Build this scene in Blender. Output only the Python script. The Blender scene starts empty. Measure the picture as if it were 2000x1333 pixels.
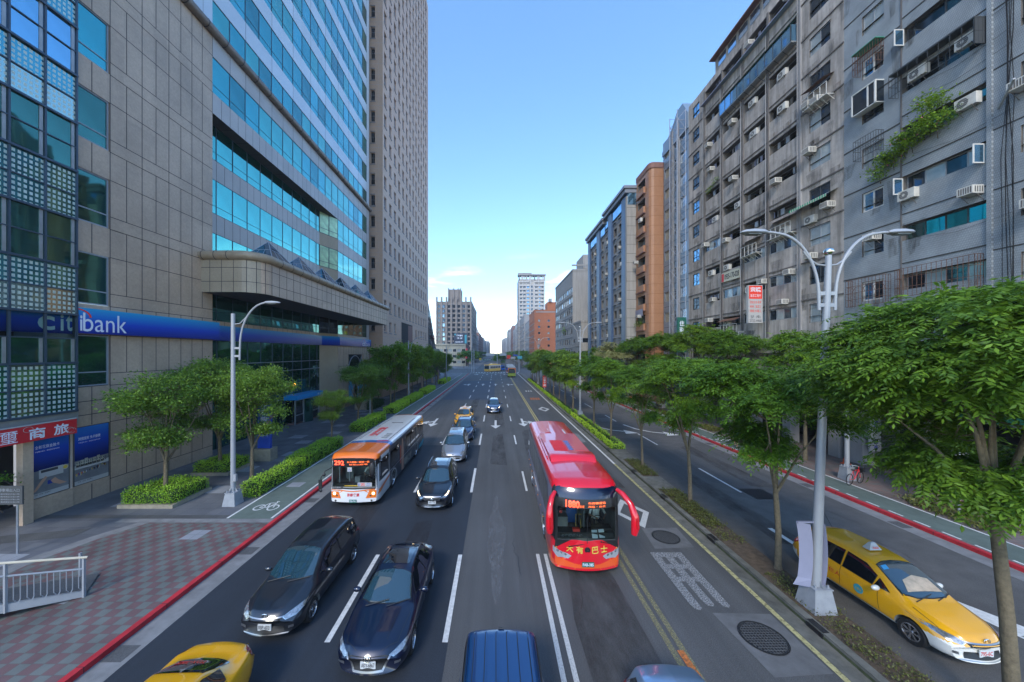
import bpy, bmesh, math, random
import numpy as np
from mathutils import Vector, Matrix
from mathutils.bvhtree import BVHTree
random.seed(7); RNG = np.random.default_rng(7)
SC = bpy.context.scene; COL = SC.collection; R = math.radians
# ---------------------------------------------------------------- camera, sky, sun, exposure
CAMH, FPX = 7.8, 667.0                       # eye height (m) and focal length in 2000-px-wide pixels
cam_d = bpy.data.cameras.new('camera'); cam = bpy.data.objects.new('camera', cam_d); COL.objects.link(cam)
cam_d.sensor_width = 36; cam_d.lens = 36*FPX/2000; cam_d.shift_x = .016; cam_d.shift_y = .01175
cam_d.clip_start = .1; cam_d.clip_end = 6000
cam.location = (0, 0, CAMH); cam.rotation_euler = (R(90), 0, 0); SC.camera = cam
SUN_EL, SUN_AZ = R(38), R(200)               # azimuth clockwise from +Y: behind and left of the camera
w = bpy.data.worlds.new("World"); SC.world = w; w.use_nodes = True
nt = w.node_tree; nt.nodes.clear()
out = nt.nodes.new('ShaderNodeOutputWorld'); bg = nt.nodes.new('ShaderNodeBackground')
sky = nt.nodes.new('ShaderNodeTexSky'); sky.sky_type = 'NISHITA'; sky.sun_disc = False
sky.sun_elevation = SUN_EL; sky.sun_rotation = SUN_AZ; sky.air_density = .85; sky.dust_density = .2; sky.ozone_density = 1.6
# thin clouds low in the sky
tc = nt.nodes.new('ShaderNodeTexCoord'); mp = nt.nodes.new('ShaderNodeMapping'); mp.inputs['Scale'].default_value = (3.2, 3.2, 13)
mp.inputs['Location'].default_value = (.35, 0, .4)
nz = nt.nodes.new('ShaderNodeTexNoise'); nz.inputs['Scale'].default_value = 1.3; nz.inputs['Detail'].default_value = 6; nz.inputs['Roughness'].default_value = .55
cr = nt.nodes.new('ShaderNodeValToRGB'); cr.color_ramp.elements[0].position = .53; cr.color_ramp.elements[1].position = .80
cr.color_ramp.elements[0].color = (0, 0, 0, 1); cr.color_ramp.elements[1].color = (.75, .75, .75, 1)
mx = nt.nodes.new('ShaderNodeMix'); mx.data_type = 'RGBA'; mx.inputs['B'].default_value = (8.2, 8.6, 9.2, 1)
L = nt.links.new
L(tc.outputs['Generated'], mp.inputs[0]); L(mp.outputs[0], nz.inputs['Vector']); L(nz.outputs['Fac'], cr.inputs[0])
hs = nt.nodes.new('ShaderNodeHueSaturation'); hs.inputs['Saturation'].default_value = 1.28; hs.inputs['Hue'].default_value = .501; hs.inputs['Value'].default_value = 1.08; gm = nt.nodes.new('ShaderNodeGamma'); gm.inputs['Gamma'].default_value = .8; L(sky.outputs[0], gm.inputs[0]); L(gm.outputs[0], hs.inputs['Color'])
sx = nt.nodes.new('ShaderNodeSeparateXYZ'); L(tc.outputs['Generated'], sx.inputs[0]); lm = nt.nodes.new('ShaderNodeMapRange')
lm.inputs[1].default_value = .2; lm.inputs[2].default_value = .28; lm.inputs[3].default_value = 1; lm.inputs[4].default_value = .0; L(sx.outputs['Z'], lm.inputs[0])
cm_ = nt.nodes.new('ShaderNodeMath'); cm_.operation = 'MULTIPLY'; L(cr.outputs[0], cm_.inputs[0]); L(lm.outputs[0], cm_.inputs[1])
L(cm_.outputs[0], mx.inputs['Factor']); L(hs.outputs[0], mx.inputs['A']); L(mx.outputs['Result'], bg.inputs[0]); L(bg.outputs[0], out.inputs[0])
bg.inputs[1].default_value = .15
sd = bpy.data.lights.new('sun', 'SUN'); sun = bpy.data.objects.new('sun', sd); COL.objects.link(sun)
sd.energy = .75; sd.angle = R(14); sd.color = (1, .93, .82)
sun.rotation_euler = (R(90)-SUN_EL, 0, -SUN_AZ+math.pi)
sun.rotation_euler = Vector((-math.sin(SUN_AZ)*math.cos(SUN_EL), -math.cos(SUN_AZ)*math.cos(SUN_EL), -math.sin(SUN_EL))).to_track_quat('-Z', 'Y').to_euler()
vs = SC.view_settings; vs.view_transform = 'Standard'; vs.look = 'None'; vs.gamma = 1; vs.exposure = 1.84
SC.cycles.max_bounces = 6; SC.cycles.glossy_bounces = 3; SC.cycles.transmission_bounces = 4; SC.cycles.transparent_max_bounces = 6
SC.cycles.use_denoising = True; SC.cycles.caustics_reflective = False; SC.cycles.caustics_refractive = False

# ---------------------------------------------------------------- materials
M = {}
def node_mat(name):
    m = bpy.data.materials.new(name); m.use_nodes = True; t = m.node_tree
    return m, t, t.nodes['Principled BSDF'], t.nodes.new, t.links.new
def mat(name, col, rough=.6, metal=0, var=0, scale=3.0, bump=0, spec=.5, emit=None, es=1, streak=0, coat=0, stretch=None, bscale=None, var2=0, scale2=.3, alpha=1, grain=0, cell=None):
    """one procedural material: base colour varied by noise at one or two scales, optional streaks, speckle bump"""
    m, t, b, N, Lk = node_mat(name)
    b.inputs['Roughness'].default_value = rough; b.inputs['Metallic'].default_value = metal
    b.inputs['Specular IOR Level'].default_value = spec; b.inputs['Coat Weight'].default_value = coat; b.inputs['Coat Roughness'].default_value = .04
    c = (*col, 1); b.inputs['Base Color'].default_value = c
    if emit: b.inputs['Emission Color'].default_value = (*emit, 1); b.inputs['Emission Strength'].default_value = es
    tcn = N('ShaderNodeTexCoord'); last = None
    def vary(amount, sc, st, prev):
        mpn = N('ShaderNodeMapping'); mpn.inputs['Scale'].default_value = st or (1, 1, 1)
        Lk(tcn.outputs['Object'], mpn.inputs[0])
        n = N('ShaderNodeTexNoise'); n.inputs['Scale'].default_value = sc; n.inputs['Detail'].default_value = 5; n.inputs['Roughness'].default_value = .6
        Lk(mpn.outputs[0], n.inputs['Vector'])
        mr = N('ShaderNodeMapRange'); mr.inputs[1].default_value = .3; mr.inputs[2].default_value = .7
        mr.inputs[3].default_value = 1-amount; mr.inputs[4].default_value = 1+amount; Lk(n.outputs['Fac'], mr.inputs[0])
        mm = N('ShaderNodeMix'); mm.data_type = 'RGBA'; mm.blend_type = 'MULTIPLY'; mm.inputs['Factor'].default_value = 1
        if prev is None: mm.inputs['A'].default_value = c
        else: Lk(prev, mm.inputs['A'])
        Lk(mr.outputs[0], mm.inputs['B']); return mm.outputs['Result']
    if var: last = vary(var, scale, stretch, last)
    if var2: last = vary(var2, scale2, None, last)
    if grain: last = vary(grain, 38, None, last)
    if cell:                                   # tone differs from panel to panel: (width, y origin, height, z origin, amount)
        sp = N('ShaderNodeSeparateXYZ'); Lk(tcn.outputs['Object'], sp.inputs[0]); cb = N('ShaderNodeCombineXYZ')
        for ax, s_, o_ in (('Y', cell[0], cell[1]), ('Z', cell[2], cell[3])):
            q = N('ShaderNodeMath'); q.operation = 'MULTIPLY_ADD'; q.inputs[1].default_value = 1/s_; q.inputs[2].default_value = -o_/s_; Lk(sp.outputs[ax], q.inputs[0]); f_ = N('ShaderNodeMath'); f_.operation = 'FLOOR'; Lk(q.outputs[0], f_.inputs[0]); Lk(f_.outputs[0], cb.inputs[ax])
        wn = N('ShaderNodeTexWhiteNoise'); Lk(cb.outputs[0], wn.inputs['Vector']); mr = N('ShaderNodeMapRange'); mr.inputs[3].default_value = 1-cell[4]; mr.inputs[4].default_value = 1+cell[4]; Lk(wn.outputs['Value'], mr.inputs[0])
        mm = N('ShaderNodeMix'); mm.data_type = 'RGBA'; mm.blend_type = 'MULTIPLY'; mm.inputs['Factor'].default_value = 1
        if last is None: mm.inputs['A'].default_value = c
        else: Lk(last, mm.inputs['A'])
        Lk(mr.outputs[0], mm.inputs['B']); last = mm.outputs['Result']
    if streak: last = vary(streak, 1.0, (2.2, 2.2, .16), last)
    if last is not None: Lk(last, b.inputs['Base Color'])
    if bump:
        n = N('ShaderNodeTexNoise'); n.inputs['Scale'].default_value = bscale or 60; n.inputs['Detail'].default_value = 3
        Lk(tcn.outputs['Object'], n.inputs['Vector']); bp = N('ShaderNodeBump'); bp.inputs['Strength'].default_value = bump; bp.inputs['Distance'].default_value = .02
        Lk(n.outputs['Fac'], bp.inputs['Height']); Lk(bp.outputs[0], b.inputs['Normal'])
    if alpha < 1: b.inputs['Alpha'].default_value = alpha
    M[name] = m; return m
def glass(name, col, rough=.03, metal=.9, var=.12, sc=.5, spec=.8, wob=0.0):
    m = mat(name, col, rough, metal, var=var, scale=sc, spec=spec)
    if wob:
        t = m.node_tree; n = t.nodes.new('ShaderNodeTexNoise'); n.inputs['Scale'].default_value = .35; n.inputs['Detail'].default_value = 1
        tc_ = t.nodes.new('ShaderNodeTexCoord'); t.links.new(tc_.outputs['Object'], n.inputs['Vector'])
        bp = t.nodes.new('ShaderNodeBump'); bp.inputs['Strength'].default_value = wob; bp.inputs['Distance'].default_value = .05
        t.links.new(n.outputs['Fac'], bp.inputs['Height']); t.links.new(bp.outputs[0], t.nodes['Principled BSDF'].inputs['Normal'])
    return m
def checker_mat(name, c1, c2, s, axes=('X', 'Y'), mortar=None, mw=.02, rough=.75, ratio=1.0, offset=0, vn=.25, bump=.1):
    """brick texture laid on real metres (object coordinates = world metres for setting pieces)"""
    m, t, b, N, Lk = node_mat(name)
    tcn = N('ShaderNodeTexCoord'); sp = N('ShaderNodeSeparateXYZ'); cb = N('ShaderNodeCombineXYZ'); Lk(tcn.outputs['Object'], sp.inputs[0])
    Lk(sp.outputs[axes[0]], cb.inputs['X']); Lk(sp.outputs[axes[1]], cb.inputs['Y'])
    br = N('ShaderNodeTexBrick'); br.offset = offset; br.squash = 1; br.inputs['Scale'].default_value = 1/s
    br.inputs['Brick Width'].default_value = ratio; br.inputs['Row Height'].default_value = 1; br.inputs['Mortar Size'].default_value = mw
    br.inputs['Color1'].default_value = (*c1, 1); br.inputs['Color2'].default_value = (*c2, 1); br.inputs['Mortar'].default_value = (*(mortar or c1), 1)
    Lk(cb.outputs[0], br.inputs['Vector'])
    n = N('ShaderNodeTexNoise'); n.inputs['Scale'].default_value = .8; n.inputs['Detail'].default_value = 7; Lk(tcn.outputs['Object'], n.inputs['Vector'])
    mr = N('ShaderNodeMapRange'); mr.inputs[1].default_value = .3; mr.inputs[2].default_value = .7; mr.inputs[3].default_value = 1-vn; mr.inputs[4].default_value = 1+vn; Lk(n.outputs['Fac'], mr.inputs[0])
    mm = N('ShaderNodeMix'); mm.data_type = 'RGBA'; mm.blend_type = 'MULTIPLY'; mm.inputs['Factor'].default_value = 1
    Lk(br.outputs['Color'], mm.inputs['A']); Lk(mr.outputs[0], mm.inputs['B']); Lk(mm.outputs['Result'], b.inputs['Base Color'])
    b.inputs['Roughness'].default_value = rough; M[name] = m; return m
def checker2(name, c1, c2, s, rough=.75):
    m = checker_mat(name, c1, c2, s, mortar=tuple((a+b_)*.4 for a, b_ in zip(c1, c2)), mw=.03)
    t = m.node_tree; br = [n for n in t.nodes if n.type == 'TEX_BRICK'][0]; vec = br.inputs['Vector'].links[0].from_socket
    ck = t.nodes.new('ShaderNodeTexChecker'); ck.inputs['Scale'].default_value = 1/s; t.links.new(vec, ck.inputs['Vector'])
    ck.inputs['Color1'].default_value = (*c1, 1); ck.inputs['Color2'].default_value = (*c2, 1)
    t.links.new(ck.outputs['Color'], br.inputs['Color1']); t.links.new(ck.outputs['Color'], br.inputs['Color2']); return m
def leaf_mat(name, c1, c2, trans=.35):
    m, t, b, N, Lk = node_mat(name)
    at = N('ShaderNodeAttribute'); at.attribute_name = 'tint'
    mm = N('ShaderNodeMix'); mm.data_type = 'RGBA'; mm.inputs['A'].default_value = (*c1, 1); mm.inputs['B'].default_value = (*c2, 1)
    oi = N('ShaderNodeObjectInfo'); h_ = N('ShaderNodeHueSaturation'); mr1 = N('ShaderNodeMapRange'); mr1.inputs[3].default_value = .78; mr1.inputs[4].default_value = 1.28; mr2 = N('ShaderNodeMapRange'); mr2.inputs[3].default_value = .512; mr2.inputs[4].default_value = .484
    Lk(oi.outputs['Random'], mr1.inputs[0]); Lk(oi.outputs['Random'], mr2.inputs[0]); Lk(mr1.outputs[0], h_.inputs['Value']); Lk(mr2.outputs[0], h_.inputs['Hue']); Lk(mm.outputs['Result'], h_.inputs['Color'])
    Lk(at.outputs['Fac'], mm.inputs['Factor']); Lk(h_.outputs[0], b.inputs['Base Color']); b.inputs['Roughness'].default_value = .5; b.inputs['Specular IOR Level'].default_value = .35
    tr = N('ShaderNodeBsdfTranslucent'); Lk(h_.outputs[0], tr.inputs['Color']); ms = N('ShaderNodeMixShader'); ms.inputs[0].default_value = trans
    Lk(b.outputs[0], ms.inputs[1]); Lk(tr.outputs[0], ms.inputs[2]); o = [n for n in t.nodes if n.type == 'OUTPUT_MATERIAL'][0]; Lk(ms.outputs[0], o.inputs[0])
    M[name] = m; return m

# ---------------------------------------------------------------- mesh and scene helpers
ORG = {}                                       # world origin of each parent
class MB:
    def __init__(s): s.v = []; s.f = []; s.m = []
    def add(s, vs_, fs, mi=0):
        o = len(s.v); s.v += [tuple(p) for p in vs_]; s.f += [tuple(i+o for i in f) for f in fs]
        s.m += [mi]*len(fs) if isinstance(mi, int) else list(mi); return s
    def quad(s, a, b, c, d, mi=0): return s.add([a, b, c, d], [(0, 1, 2, 3)], mi)
    def box(s, x0, x1, y0, y1, z0, z1, mi=0):
        if x0 > x1: x0, x1 = x1, x0
        if y0 > y1: y0, y1 = y1, y0
        return s.add([(x0, y0, z0), (x1, y0, z0), (x1, y1, z0), (x0, y1, z0), (x0, y0, z1), (x1, y0, z1), (x1, y1, z1), (x0, y1, z1)],
                     [(0, 3, 2, 1), (4, 5, 6, 7), (0, 1, 5, 4), (1, 2, 6, 5), (2, 3, 7, 6), (3, 0, 4, 7)], mi)
    def tube(s, pts, rs, n=8, mi=0, cap=True):
        pts = [Vector(p) for p in pts]; rs = [rs]*len(pts) if not hasattr(rs, '__len__') else rs
        o = len(s.v); prev = None
        for i, p in enumerate(pts):
            d = (pts[min(i+1, len(pts)-1)]-pts[max(i-1, 0)]).normalized()
            if prev is None: a = d.orthogonal().normalized()
            else: a = (prev-d*prev.dot(d)); a = a.normalized() if a.length > 1e-6 else d.orthogonal().normalized()
            prev = a; b = d.cross(a)
            s.v += [tuple(p+(a*math.cos(2*math.pi*k/n)+b*math.sin(2*math.pi*k/n))*rs[i]) for k in range(n)]
        for i in range(len(pts)-1):
            for k in range(n): s.f.append((o+i*n+k, o+i*n+(k+1) % n, o+(i+1)*n+(k+1) % n, o+(i+1)*n+k)); s.m.append(mi)
        if cap:
            s.f.append(tuple(o+k for k in reversed(range(n)))); s.f.append(tuple(o+(len(pts)-1)*n+k for k in range(n))); s.m += [mi, mi]
        return s
    def disc(s, c, axis, r, t, n=20, mi=0, r2=None):
        a = Vector(axis).normalized()*t/2; c = Vector(c); return s.tube([c-a, c+a], [r, r2 if r2 is not None else r], n, mi)
    def prism(s, poly, z0, z1, mi=0, f=lambda x, y, z: (x, y, z)):
        n = len(poly); vs_ = [f(x, y, z0) for x, y in poly]+[f(x, y, z1) for x, y in poly]
        fs = [tuple(reversed(range(n))), tuple(range(n, 2*n))]+[(i, (i+1) % n, n+(i+1) % n, n+i) for i in range(n)]
        return s.add(vs_, fs, mi)
    def ball(s, c, rx, ry, rz, nu=12, nv=8, mi=0):
        vs_ = [(c[0], c[1], c[2]-rz)]; fs = []
        for j in range(1, nv):
            t = math.pi*j/nv-math.pi/2
            vs_ += [(c[0]+rx*math.cos(t)*math.cos(2*math.pi*i/nu), c[1]+ry*math.cos(t)*math.sin(2*math.pi*i/nu), c[2]+rz*math.sin(t)) for i in range(nu)]
        vs_.append((c[0], c[1], c[2]+rz)); e = len(vs_)-1
        for i in range(nu):
            fs.append((0, 1+(i+1) % nu, 1+i)); fs.append((e, 1+(nv-2)*nu+i, 1+(nv-2)*nu+(i+1) % nu))
            for j in range(nv-2): fs.append((1+j*nu+i, 1+j*nu+(i+1) % nu, 1+(j+1)*nu+(i+1) % nu, 1+(j+1)*nu+i))
        return s.add(vs_, fs, mi)
    def mesh(s, name, mats, smooth=False, org=None):
        me = bpy.data.meshes.new(name); vv = s.v
        if org is not None and org.length > 0: vv = [(x-org.x, y-org.y, z-org.z) for x, y, z in s.v]
        me.from_pydata(vv, [], s.f); mats = mats if isinstance(mats, (list, tuple)) else [mats]
        for m in mats: me.materials.append(M[m] if isinstance(m, str) else m)
        if len(mats) > 1: me.polygons.foreach_set('material_index', s.m)
        if smooth: me.shade_smooth(); me.set_sharp_from_angle(angle=R(smooth if smooth is not True else 40))
        me.update(); return me
    def build(s, name, mats, parent=None, smooth=False, local=False):
        """link as ONE object; vertices are world metres unless local"""
        org = Vector((0, 0, 0)) if (parent is None or local) else ORG[parent.name]
        return link(name, s.mesh(name, mats, smooth, org), parent)
def link(name, me, parent=None, loc=None, label=None):
    o = bpy.data.objects.new(name, me); COL.objects.link(o)
    if parent is not None: o.parent = parent
    ORG[o.name] = ORG.get(parent.name, Vector()) if parent is not None else Vector()
    if loc is not None: o.location = loc
    if label: o['label'] = label
    return o
def tag(o, label=None, cat=None, group=None, kind=None):
    if label: o['label'] = label
    if cat: o['category'] = cat
    if group: o['group'] = group
    if kind: o['kind'] = kind
    return o
def thing(name, label, cat, loc=(0, 0, 0), rz=0, group=None):
    o = bpy.data.objects.new(name, None); COL.objects.link(o); o.location = loc; o.rotation_euler = (0, 0, rz); o.empty_display_size = .3
    ORG[o.name] = Vector(loc); return tag(o, label, cat, group)
def struct(name, mb, mats, smooth=False): return tag(mb.build(name, mats, smooth=smooth), kind='structure')
def copy_tree(o, parent=None, loc=None, rz=None, label=None):
    kids = [c for c in bpy.data.objects if c.parent == o] if parent is None else [c for c in o.children]
    c = o.copy(); COL.objects.link(c); ORG[c.name] = ORG.get(o.name, Vector())
    if parent is not None: c.parent = parent
    if loc is not None: c.location = loc; ORG[c.name] = Vector(loc)
    if rz is not None: c.rotation_euler.z = rz
    if label: c['label'] = label
    for k in kids: copy_tree(k, c)
    return c
FACE = {'+x': ((0, 1, 0), (0, 0, 1), (1, 0, 0)), '-x': ((0, -1, 0), (0, 0, 1), (-1, 0, 0)), '-y': ((1, 0, 0), (0, 0, 1), (0, -1, 0)), '+y': ((-1, 0, 0), (0, 0, 1), (0, 1, 0)), '+z': ((1, 0, 0), (0, 1, 0), (0, 0, 1))}
TXC = {}
def text_polys(s, bold=0):
    if (s, bold) in TXC: return TXC[s, bold]
    cu = bpy.data.curves.new('lettering', 'FONT'); cu.body = s; cu.align_x = 'CENTER'; cu.align_y = 'CENTER'; cu.resolution_u = 3; cu.offset = bold
    o = bpy.data.objects.new('lettering', cu); COL.objects.link(o); bpy.context.view_layer.update()
    me = bpy.data.meshes.new_from_object(o.evaluated_get(bpy.context.evaluated_depsgraph_get()))
    v = [tuple(p.co) for p in me.vertices]; f = [tuple(p.vertices) for p in me.polygons]
    bpy.data.objects.remove(o); bpy.data.curves.remove(cu); bpy.data.meshes.remove(me)
    a = np.array(v) if v else np.zeros((1, 3)); lo = a.min(0); hi = a.max(0)
    TXC[s, bold] = (v, f, lo, hi); return TXC[s, bold]
def text(mb, s, c, wd, ht, face='-y', mi=0, bold=0, ax=None, shear=0):
    """flat lettering centred on c, fitted to wd x ht metres, drawn on the given facing"""
    v, f, lo, hi = text_polys(s, bold)
    if not f: return mb
    X, Y, Z = [Vector(q) for q in (ax or FACE[face])]; c = Vector(c)
    sx = wd/max(hi[0]-lo[0], 1e-6); sy = ht/max(hi[1]-lo[1], 1e-6); cx = (lo[0]+hi[0])/2; cy = (lo[1]+hi[1])/2
    return mb.add([c+X*((p[0]-cx)*sx+shear*(p[1]-cy)*sy)+Y*((p[1]-cy)*sy) for p in v], f, mi)
def vtext(mb, s, c, wd, ht, face='-y', mi=0, bold=0, gap=.12):
    n = len(s); X, Y, Z = [Vector(q) for q in FACE[face]]; h = ht/n
    for i, ch in enumerate(s): text(mb, ch, Vector(c)+Y*(ht/2-h*(i+.5)), wd, h*(1-gap), face, mi, bold)
    return mb
def facade(mb, o, ud, n, U, Zs, hole, depth, mi=0, mr=0):
    """flat wall of cells between the breakpoints U (metres along ud) and Zs; cells where hole(i,j) stay open with reveals"""
    o = Vector(o); ud = Vector(ud); n = Vector(n); res = []; up = Vector((0, 0, 1)); flip = ud.cross(up).dot(n) < 0
    P = lambda u, z, d=0: o+ud*u+up*z-n*d
    def q(a, b, c, d, m): mb.quad(*((d, c, b, a) if flip else (a, b, c, d)), m)
    for j in range(len(Zs)-1):
        i = 0
        while i < len(U)-1:
            z0, z1 = Zs[j], Zs[j+1]
            if hole(i, j):
                u0, u1 = U[i], U[i+1]; D = depth
                q(P(u0, z0), P(u0, z0, D), P(u0, z1, D), P(u0, z1), mr); q(P(u1, z0, D), P(u1, z0), P(u1, z1), P(u1, z1, D), mr)
                q(P(u0, z0), P(u1, z0), P(u1, z0, D), P(u0, z0, D), mr); q(P(u0, z1, D), P(u1, z1, D), P(u1, z1), P(u0, z1), mr)
                res.append((u0, u1, z0, z1)); i += 1
            else:
                k = i
                while k < len(U)-1 and not hole(k, j): k += 1
                q(P(U[i], z0), P(U[k], z0), P(U[k], z1), P(U[i], z1), mi); i = k
    return res
def win_mesh(wd, ht, ud, n, mats, vb=(.5,), hb=(), fw=.05, fd=.05, name='window', sill=0):
    """one window: pane, frame bars, centred on its own origin, pane lying in the plane through it"""
    mb = MB(); ud = Vector(ud); n = Vector(n); up = Vector((0, 0, 1)); flip = ud.cross(up).dot(n) < 0
    def slab(u0, u1, z0, z1, d0, d1, m):
        vs_ = [ud*u+up*z+n*d for d in (d0, d1) for u, z in ((u0, z0), (u1, z0), (u1, z1), (u0, z1))]
        fs = [(3, 2, 1, 0), (4, 5, 6, 7), (0, 1, 5, 4), (1, 2, 6, 5), (2, 3, 7, 6), (3, 0, 4, 7)]
        mb.add(vs_, [tuple(reversed(f)) for f in fs] if flip else fs, m)
    W, H = wd/2, ht/2
    xs = sorted([-W]+[-W+wd*t for t in vb]+[W])
    for k in range(len(xs)-1): slab(xs[k], xs[k+1], -H, H, -.012, 0, k % max(1, len(mats)-1))
    fm = len(mats)-1; e = .004
    for t in (0, 1): slab((-W, W-fw)[t], (-W+fw, W)[t], -H, H, 0, fd, fm); slab(-W+fw+e, W-fw-e, (-H, H-fw)[t], (-H+fw, H)[t], 0, fd, fm)
    for t in vb: slab(-W+wd*t-fw/2, -W+wd*t+fw/2, -H+fw+e, H-fw-e, 0, fd*.8, fm)
    for t in hb: slab(-W+fw+e, W-fw-e, -H+ht*t-fw/2, -H+ht*t+fw/2, 0, fd*.7, fm)
    if sill: slab(-W-.08, W+.08, -H-.1, -H-.004, -.02, sill, fm)
    return mb.mesh(name, mats)
jig = random.Random(1)
def windows(parent, items, name='window', keep=100):
    """items: (mesh, world position). The nearest `keep` are parts of their own, the rest one part."""
    items = sorted(items, key=lambda t: (Vector(t[1])-Vector((0, 0, CAMH))).length); org = ORG[parent.name]
    for me, p in items[:keep]: link(name, me, parent, Vector(p)-org).rotation_euler.z = jig.uniform(-.007, .007)
    if items[keep:]:
        mb = MB(); mats = []
        for me, p in items[keep:]:
            for k in me.materials:
                if k not in mats: mats.append(k)
            idx = [mats.index(k) for k in me.materials]; p = Vector(p)
            t_ = jig.uniform(-.007, .007); mb.add([Vector((v.co.x-v.co.y*t_, v.co.y+v.co.x*t_, v.co.z))+p for v in me.vertices], [tuple(q.vertices) for q in me.polygons], [idx[q.material_index] for q in me.polygons])
        tag(mb.build(name, mats, parent), kind='stuff')
def FP(px, py, X):                              # a point on a facade plane at X, read from the photograph's perspective
    Y = FPX*abs(X)/abs(px-968); return Y, CAMH+(690-py)*Y/FPX
def tint_attr(me, vals):
    a = me.attributes.new('tint', 'FLOAT', 'FACE'); a.data.foreach_set('value', np.asarray(vals, dtype=np.float32))
def quads_mesh(name, V, mats, tint=None, smooth=False):
    """V: (n,4,3) array of quads"""
    n = len(V); me = bpy.data.meshes.new(name); me.vertices.add(n*4); me.loops.add(n*4); me.polygons.add(n)
    me.vertices.foreach_set('co', V.reshape(-1).astype(np.float32)); me.loops.foreach_set('vertex_index', np.arange(n*4, dtype=np.int32))
    me.polygons.foreach_set('loop_start', np.arange(0, n*4, 4, dtype=np.int32)); me.update(calc_edges=True)
    for m in mats: me.materials.append(M[m])
    if tint is not None: tint_attr(me, tint)
    return me
# ---------------------------------------------------------------- material table
mat('ground', (.12, .12, .125), .9, var=.2, scale=.4)
mat('asphalt_new', (.021, .027, .037), .78, var=.18, scale=1.2, stretch=(1, .04, 1), var2=.14, scale2=.3, bump=.5, bscale=55, grain=.3)
mat('asphalt', (.082, .083, .084), .85, var=.2, scale=1.6, stretch=(1, .035, 1), var2=.12, scale2=.25, bump=.6, bscale=50, grain=.35)
mat('asphalt_blue', (.040, .055, .085), .8, var=.12, scale=1, var2=.1, bump=.3)
mat('asphalt_side', (.092, .089, .086), .85, var=.16, scale=1.6, var2=.2, scale2=.25, bump=.5, bscale=50, grain=.3)
mat('concrete', (.20, .20, .20), .85, var=.2, scale=2.5, var2=.15, bump=.3)
mat('collar', (.128, .130, .133), .9, var=.15, scale=3, var2=.2, bump=.3)
mat('kerb_old', (.13, .13, .115), .9, var=.35, scale=2.5, var2=.25, bump=.4)
mat('moss', (.06, .075, .035), .95, var=.35, scale=4, bump=.5)
mat('paint_white', (.62, .62, .60), .7, var=.16, scale=9, var2=.12, scale2=2)
mat('paint_yellow', (.55, .45, .14), .75, var=.2, scale=9)
mat('paint_orange', (.75, .22, .04), .75, var=.2, scale=9)
mat('kerb_red', (.46, .024, .035), .6, var=.2, scale=3, var2=.15, scale2=.6)
mat('bike_green', (.105, .135, .115), .85, var=.14, scale=3, var2=.12, bump=.2)
mat('soil', (.085, .062, .042), 1, var=.4, scale=5, bump=.8, bscale=25)
checker2('pavers_check', (.135, .078, .078), (.125, .135, .125), .3)
checker_mat('pavers_plaza', (.10, .105, .12), (.135, .14, .15), .6, mortar=(.06, .06, .07), mw=.012, ratio=1, vn=.2)
checker_mat('pavers_light', (.24, .25, .27), (.27, .28, .30), .6, mortar=(.14, .14, .15), mw=.015, vn=.12)
checker_mat('pavers_right', (.19, .125, .11), (.15, .14, .13), .3, mortar=(.09, .08, .08), mw=.03, vn=.25)
def worn(name, col, thr=.47, sc=14, soft=.16, amax=1, st=(1, 1, 1)):
    m, t, b, N, Lk = node_mat(name); tcn = N('ShaderNodeTexCoord'); n = N('ShaderNodeTexNoise'); n.inputs['Scale'].default_value = sc; n.inputs['Detail'].default_value = 8; n.inputs['Roughness'].default_value = .75
    mpn = N('ShaderNodeMapping'); mpn.inputs['Scale'].default_value = st; Lk(tcn.outputs['Object'], mpn.inputs[0]); Lk(mpn.outputs[0], n.inputs['Vector']); c = N('ShaderNodeValToRGB'); c.color_ramp.elements[0].position = thr-soft; c.color_ramp.elements[1].position = thr+soft
    c.color_ramp.elements[0].color = (0, 0, 0, 1); c.color_ramp.elements[1].color = (amax, amax, amax, 1); Lk(n.outputs['Fac'], c.inputs[0]); Lk(c.outputs[0], b.inputs['Alpha']); b.inputs['Base Color'].default_value = (*col, 1); b.inputs['Roughness'].default_value = .8; M[name] = m
worn('worn_white', (.33, .335, .34), .49, sc=26); worn('worn_yellow', (.33, .30, .15), .52, sc=24); worn('worn_line', (.55, .55, .53), .34, sc=24); worn('worn_orange', (.65, .2, .05), .45); worn('worn_edge', (.46, .42, .2), .40, sc=8)
# buildings
mat('granite', (.44, .335, .25), .42, var=.10, scale=8, var2=.16, scale2=.28, spec=.5, cell=(.845, 16.94-40, 4.25, .0, .07))
mat('granite_lit', (.33, .275, .20), .45, var=.08, scale=8, var2=.1, scale2=.4)  # granite copy for camera-facing sides, warm light put into its colour
mat('joint', (.035, .035, .045), .9)
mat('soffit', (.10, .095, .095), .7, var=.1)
mat('panel_pale', (.50, .56, .62), .35, metal=.25, var=.05, scale=.6, cell=(3.4, 25.57-40, 4.25, 0, .05))
mat('panel_grey', (.40, .385, .38), .4, var=.06, scale=.7, var2=.06, cell=(1.7, 25.57-40, 4.25, 0, .06))
mat('tube_stone', (.17, .14, .12), .45, var=.15, scale=3)
mat('tube_tan', (.30, .24, .17), .4, var=.15, scale=3)
glass('teal_glass', (.065, .36, .38), .02, .95, var=.10, sc=.25, wob=.12); glass('teal_glass_low', (.09, .40, .37), .02, .95, var=.14, sc=.3, wob=.12)
glass('teal_dim', (.05, .25, .27), .03, .9, var=.2, sc=.5, wob=.15); glass('teal_strip', (.08, .42, .46), .03, .9, var=.1)
glass('green_glass', (.05, .17, .15), .03, .85, var=.2, sc=.3, wob=.15); glass('dark_glass', (.07, .09, .11), .04, .8, var=.3, sc=.3)
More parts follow.
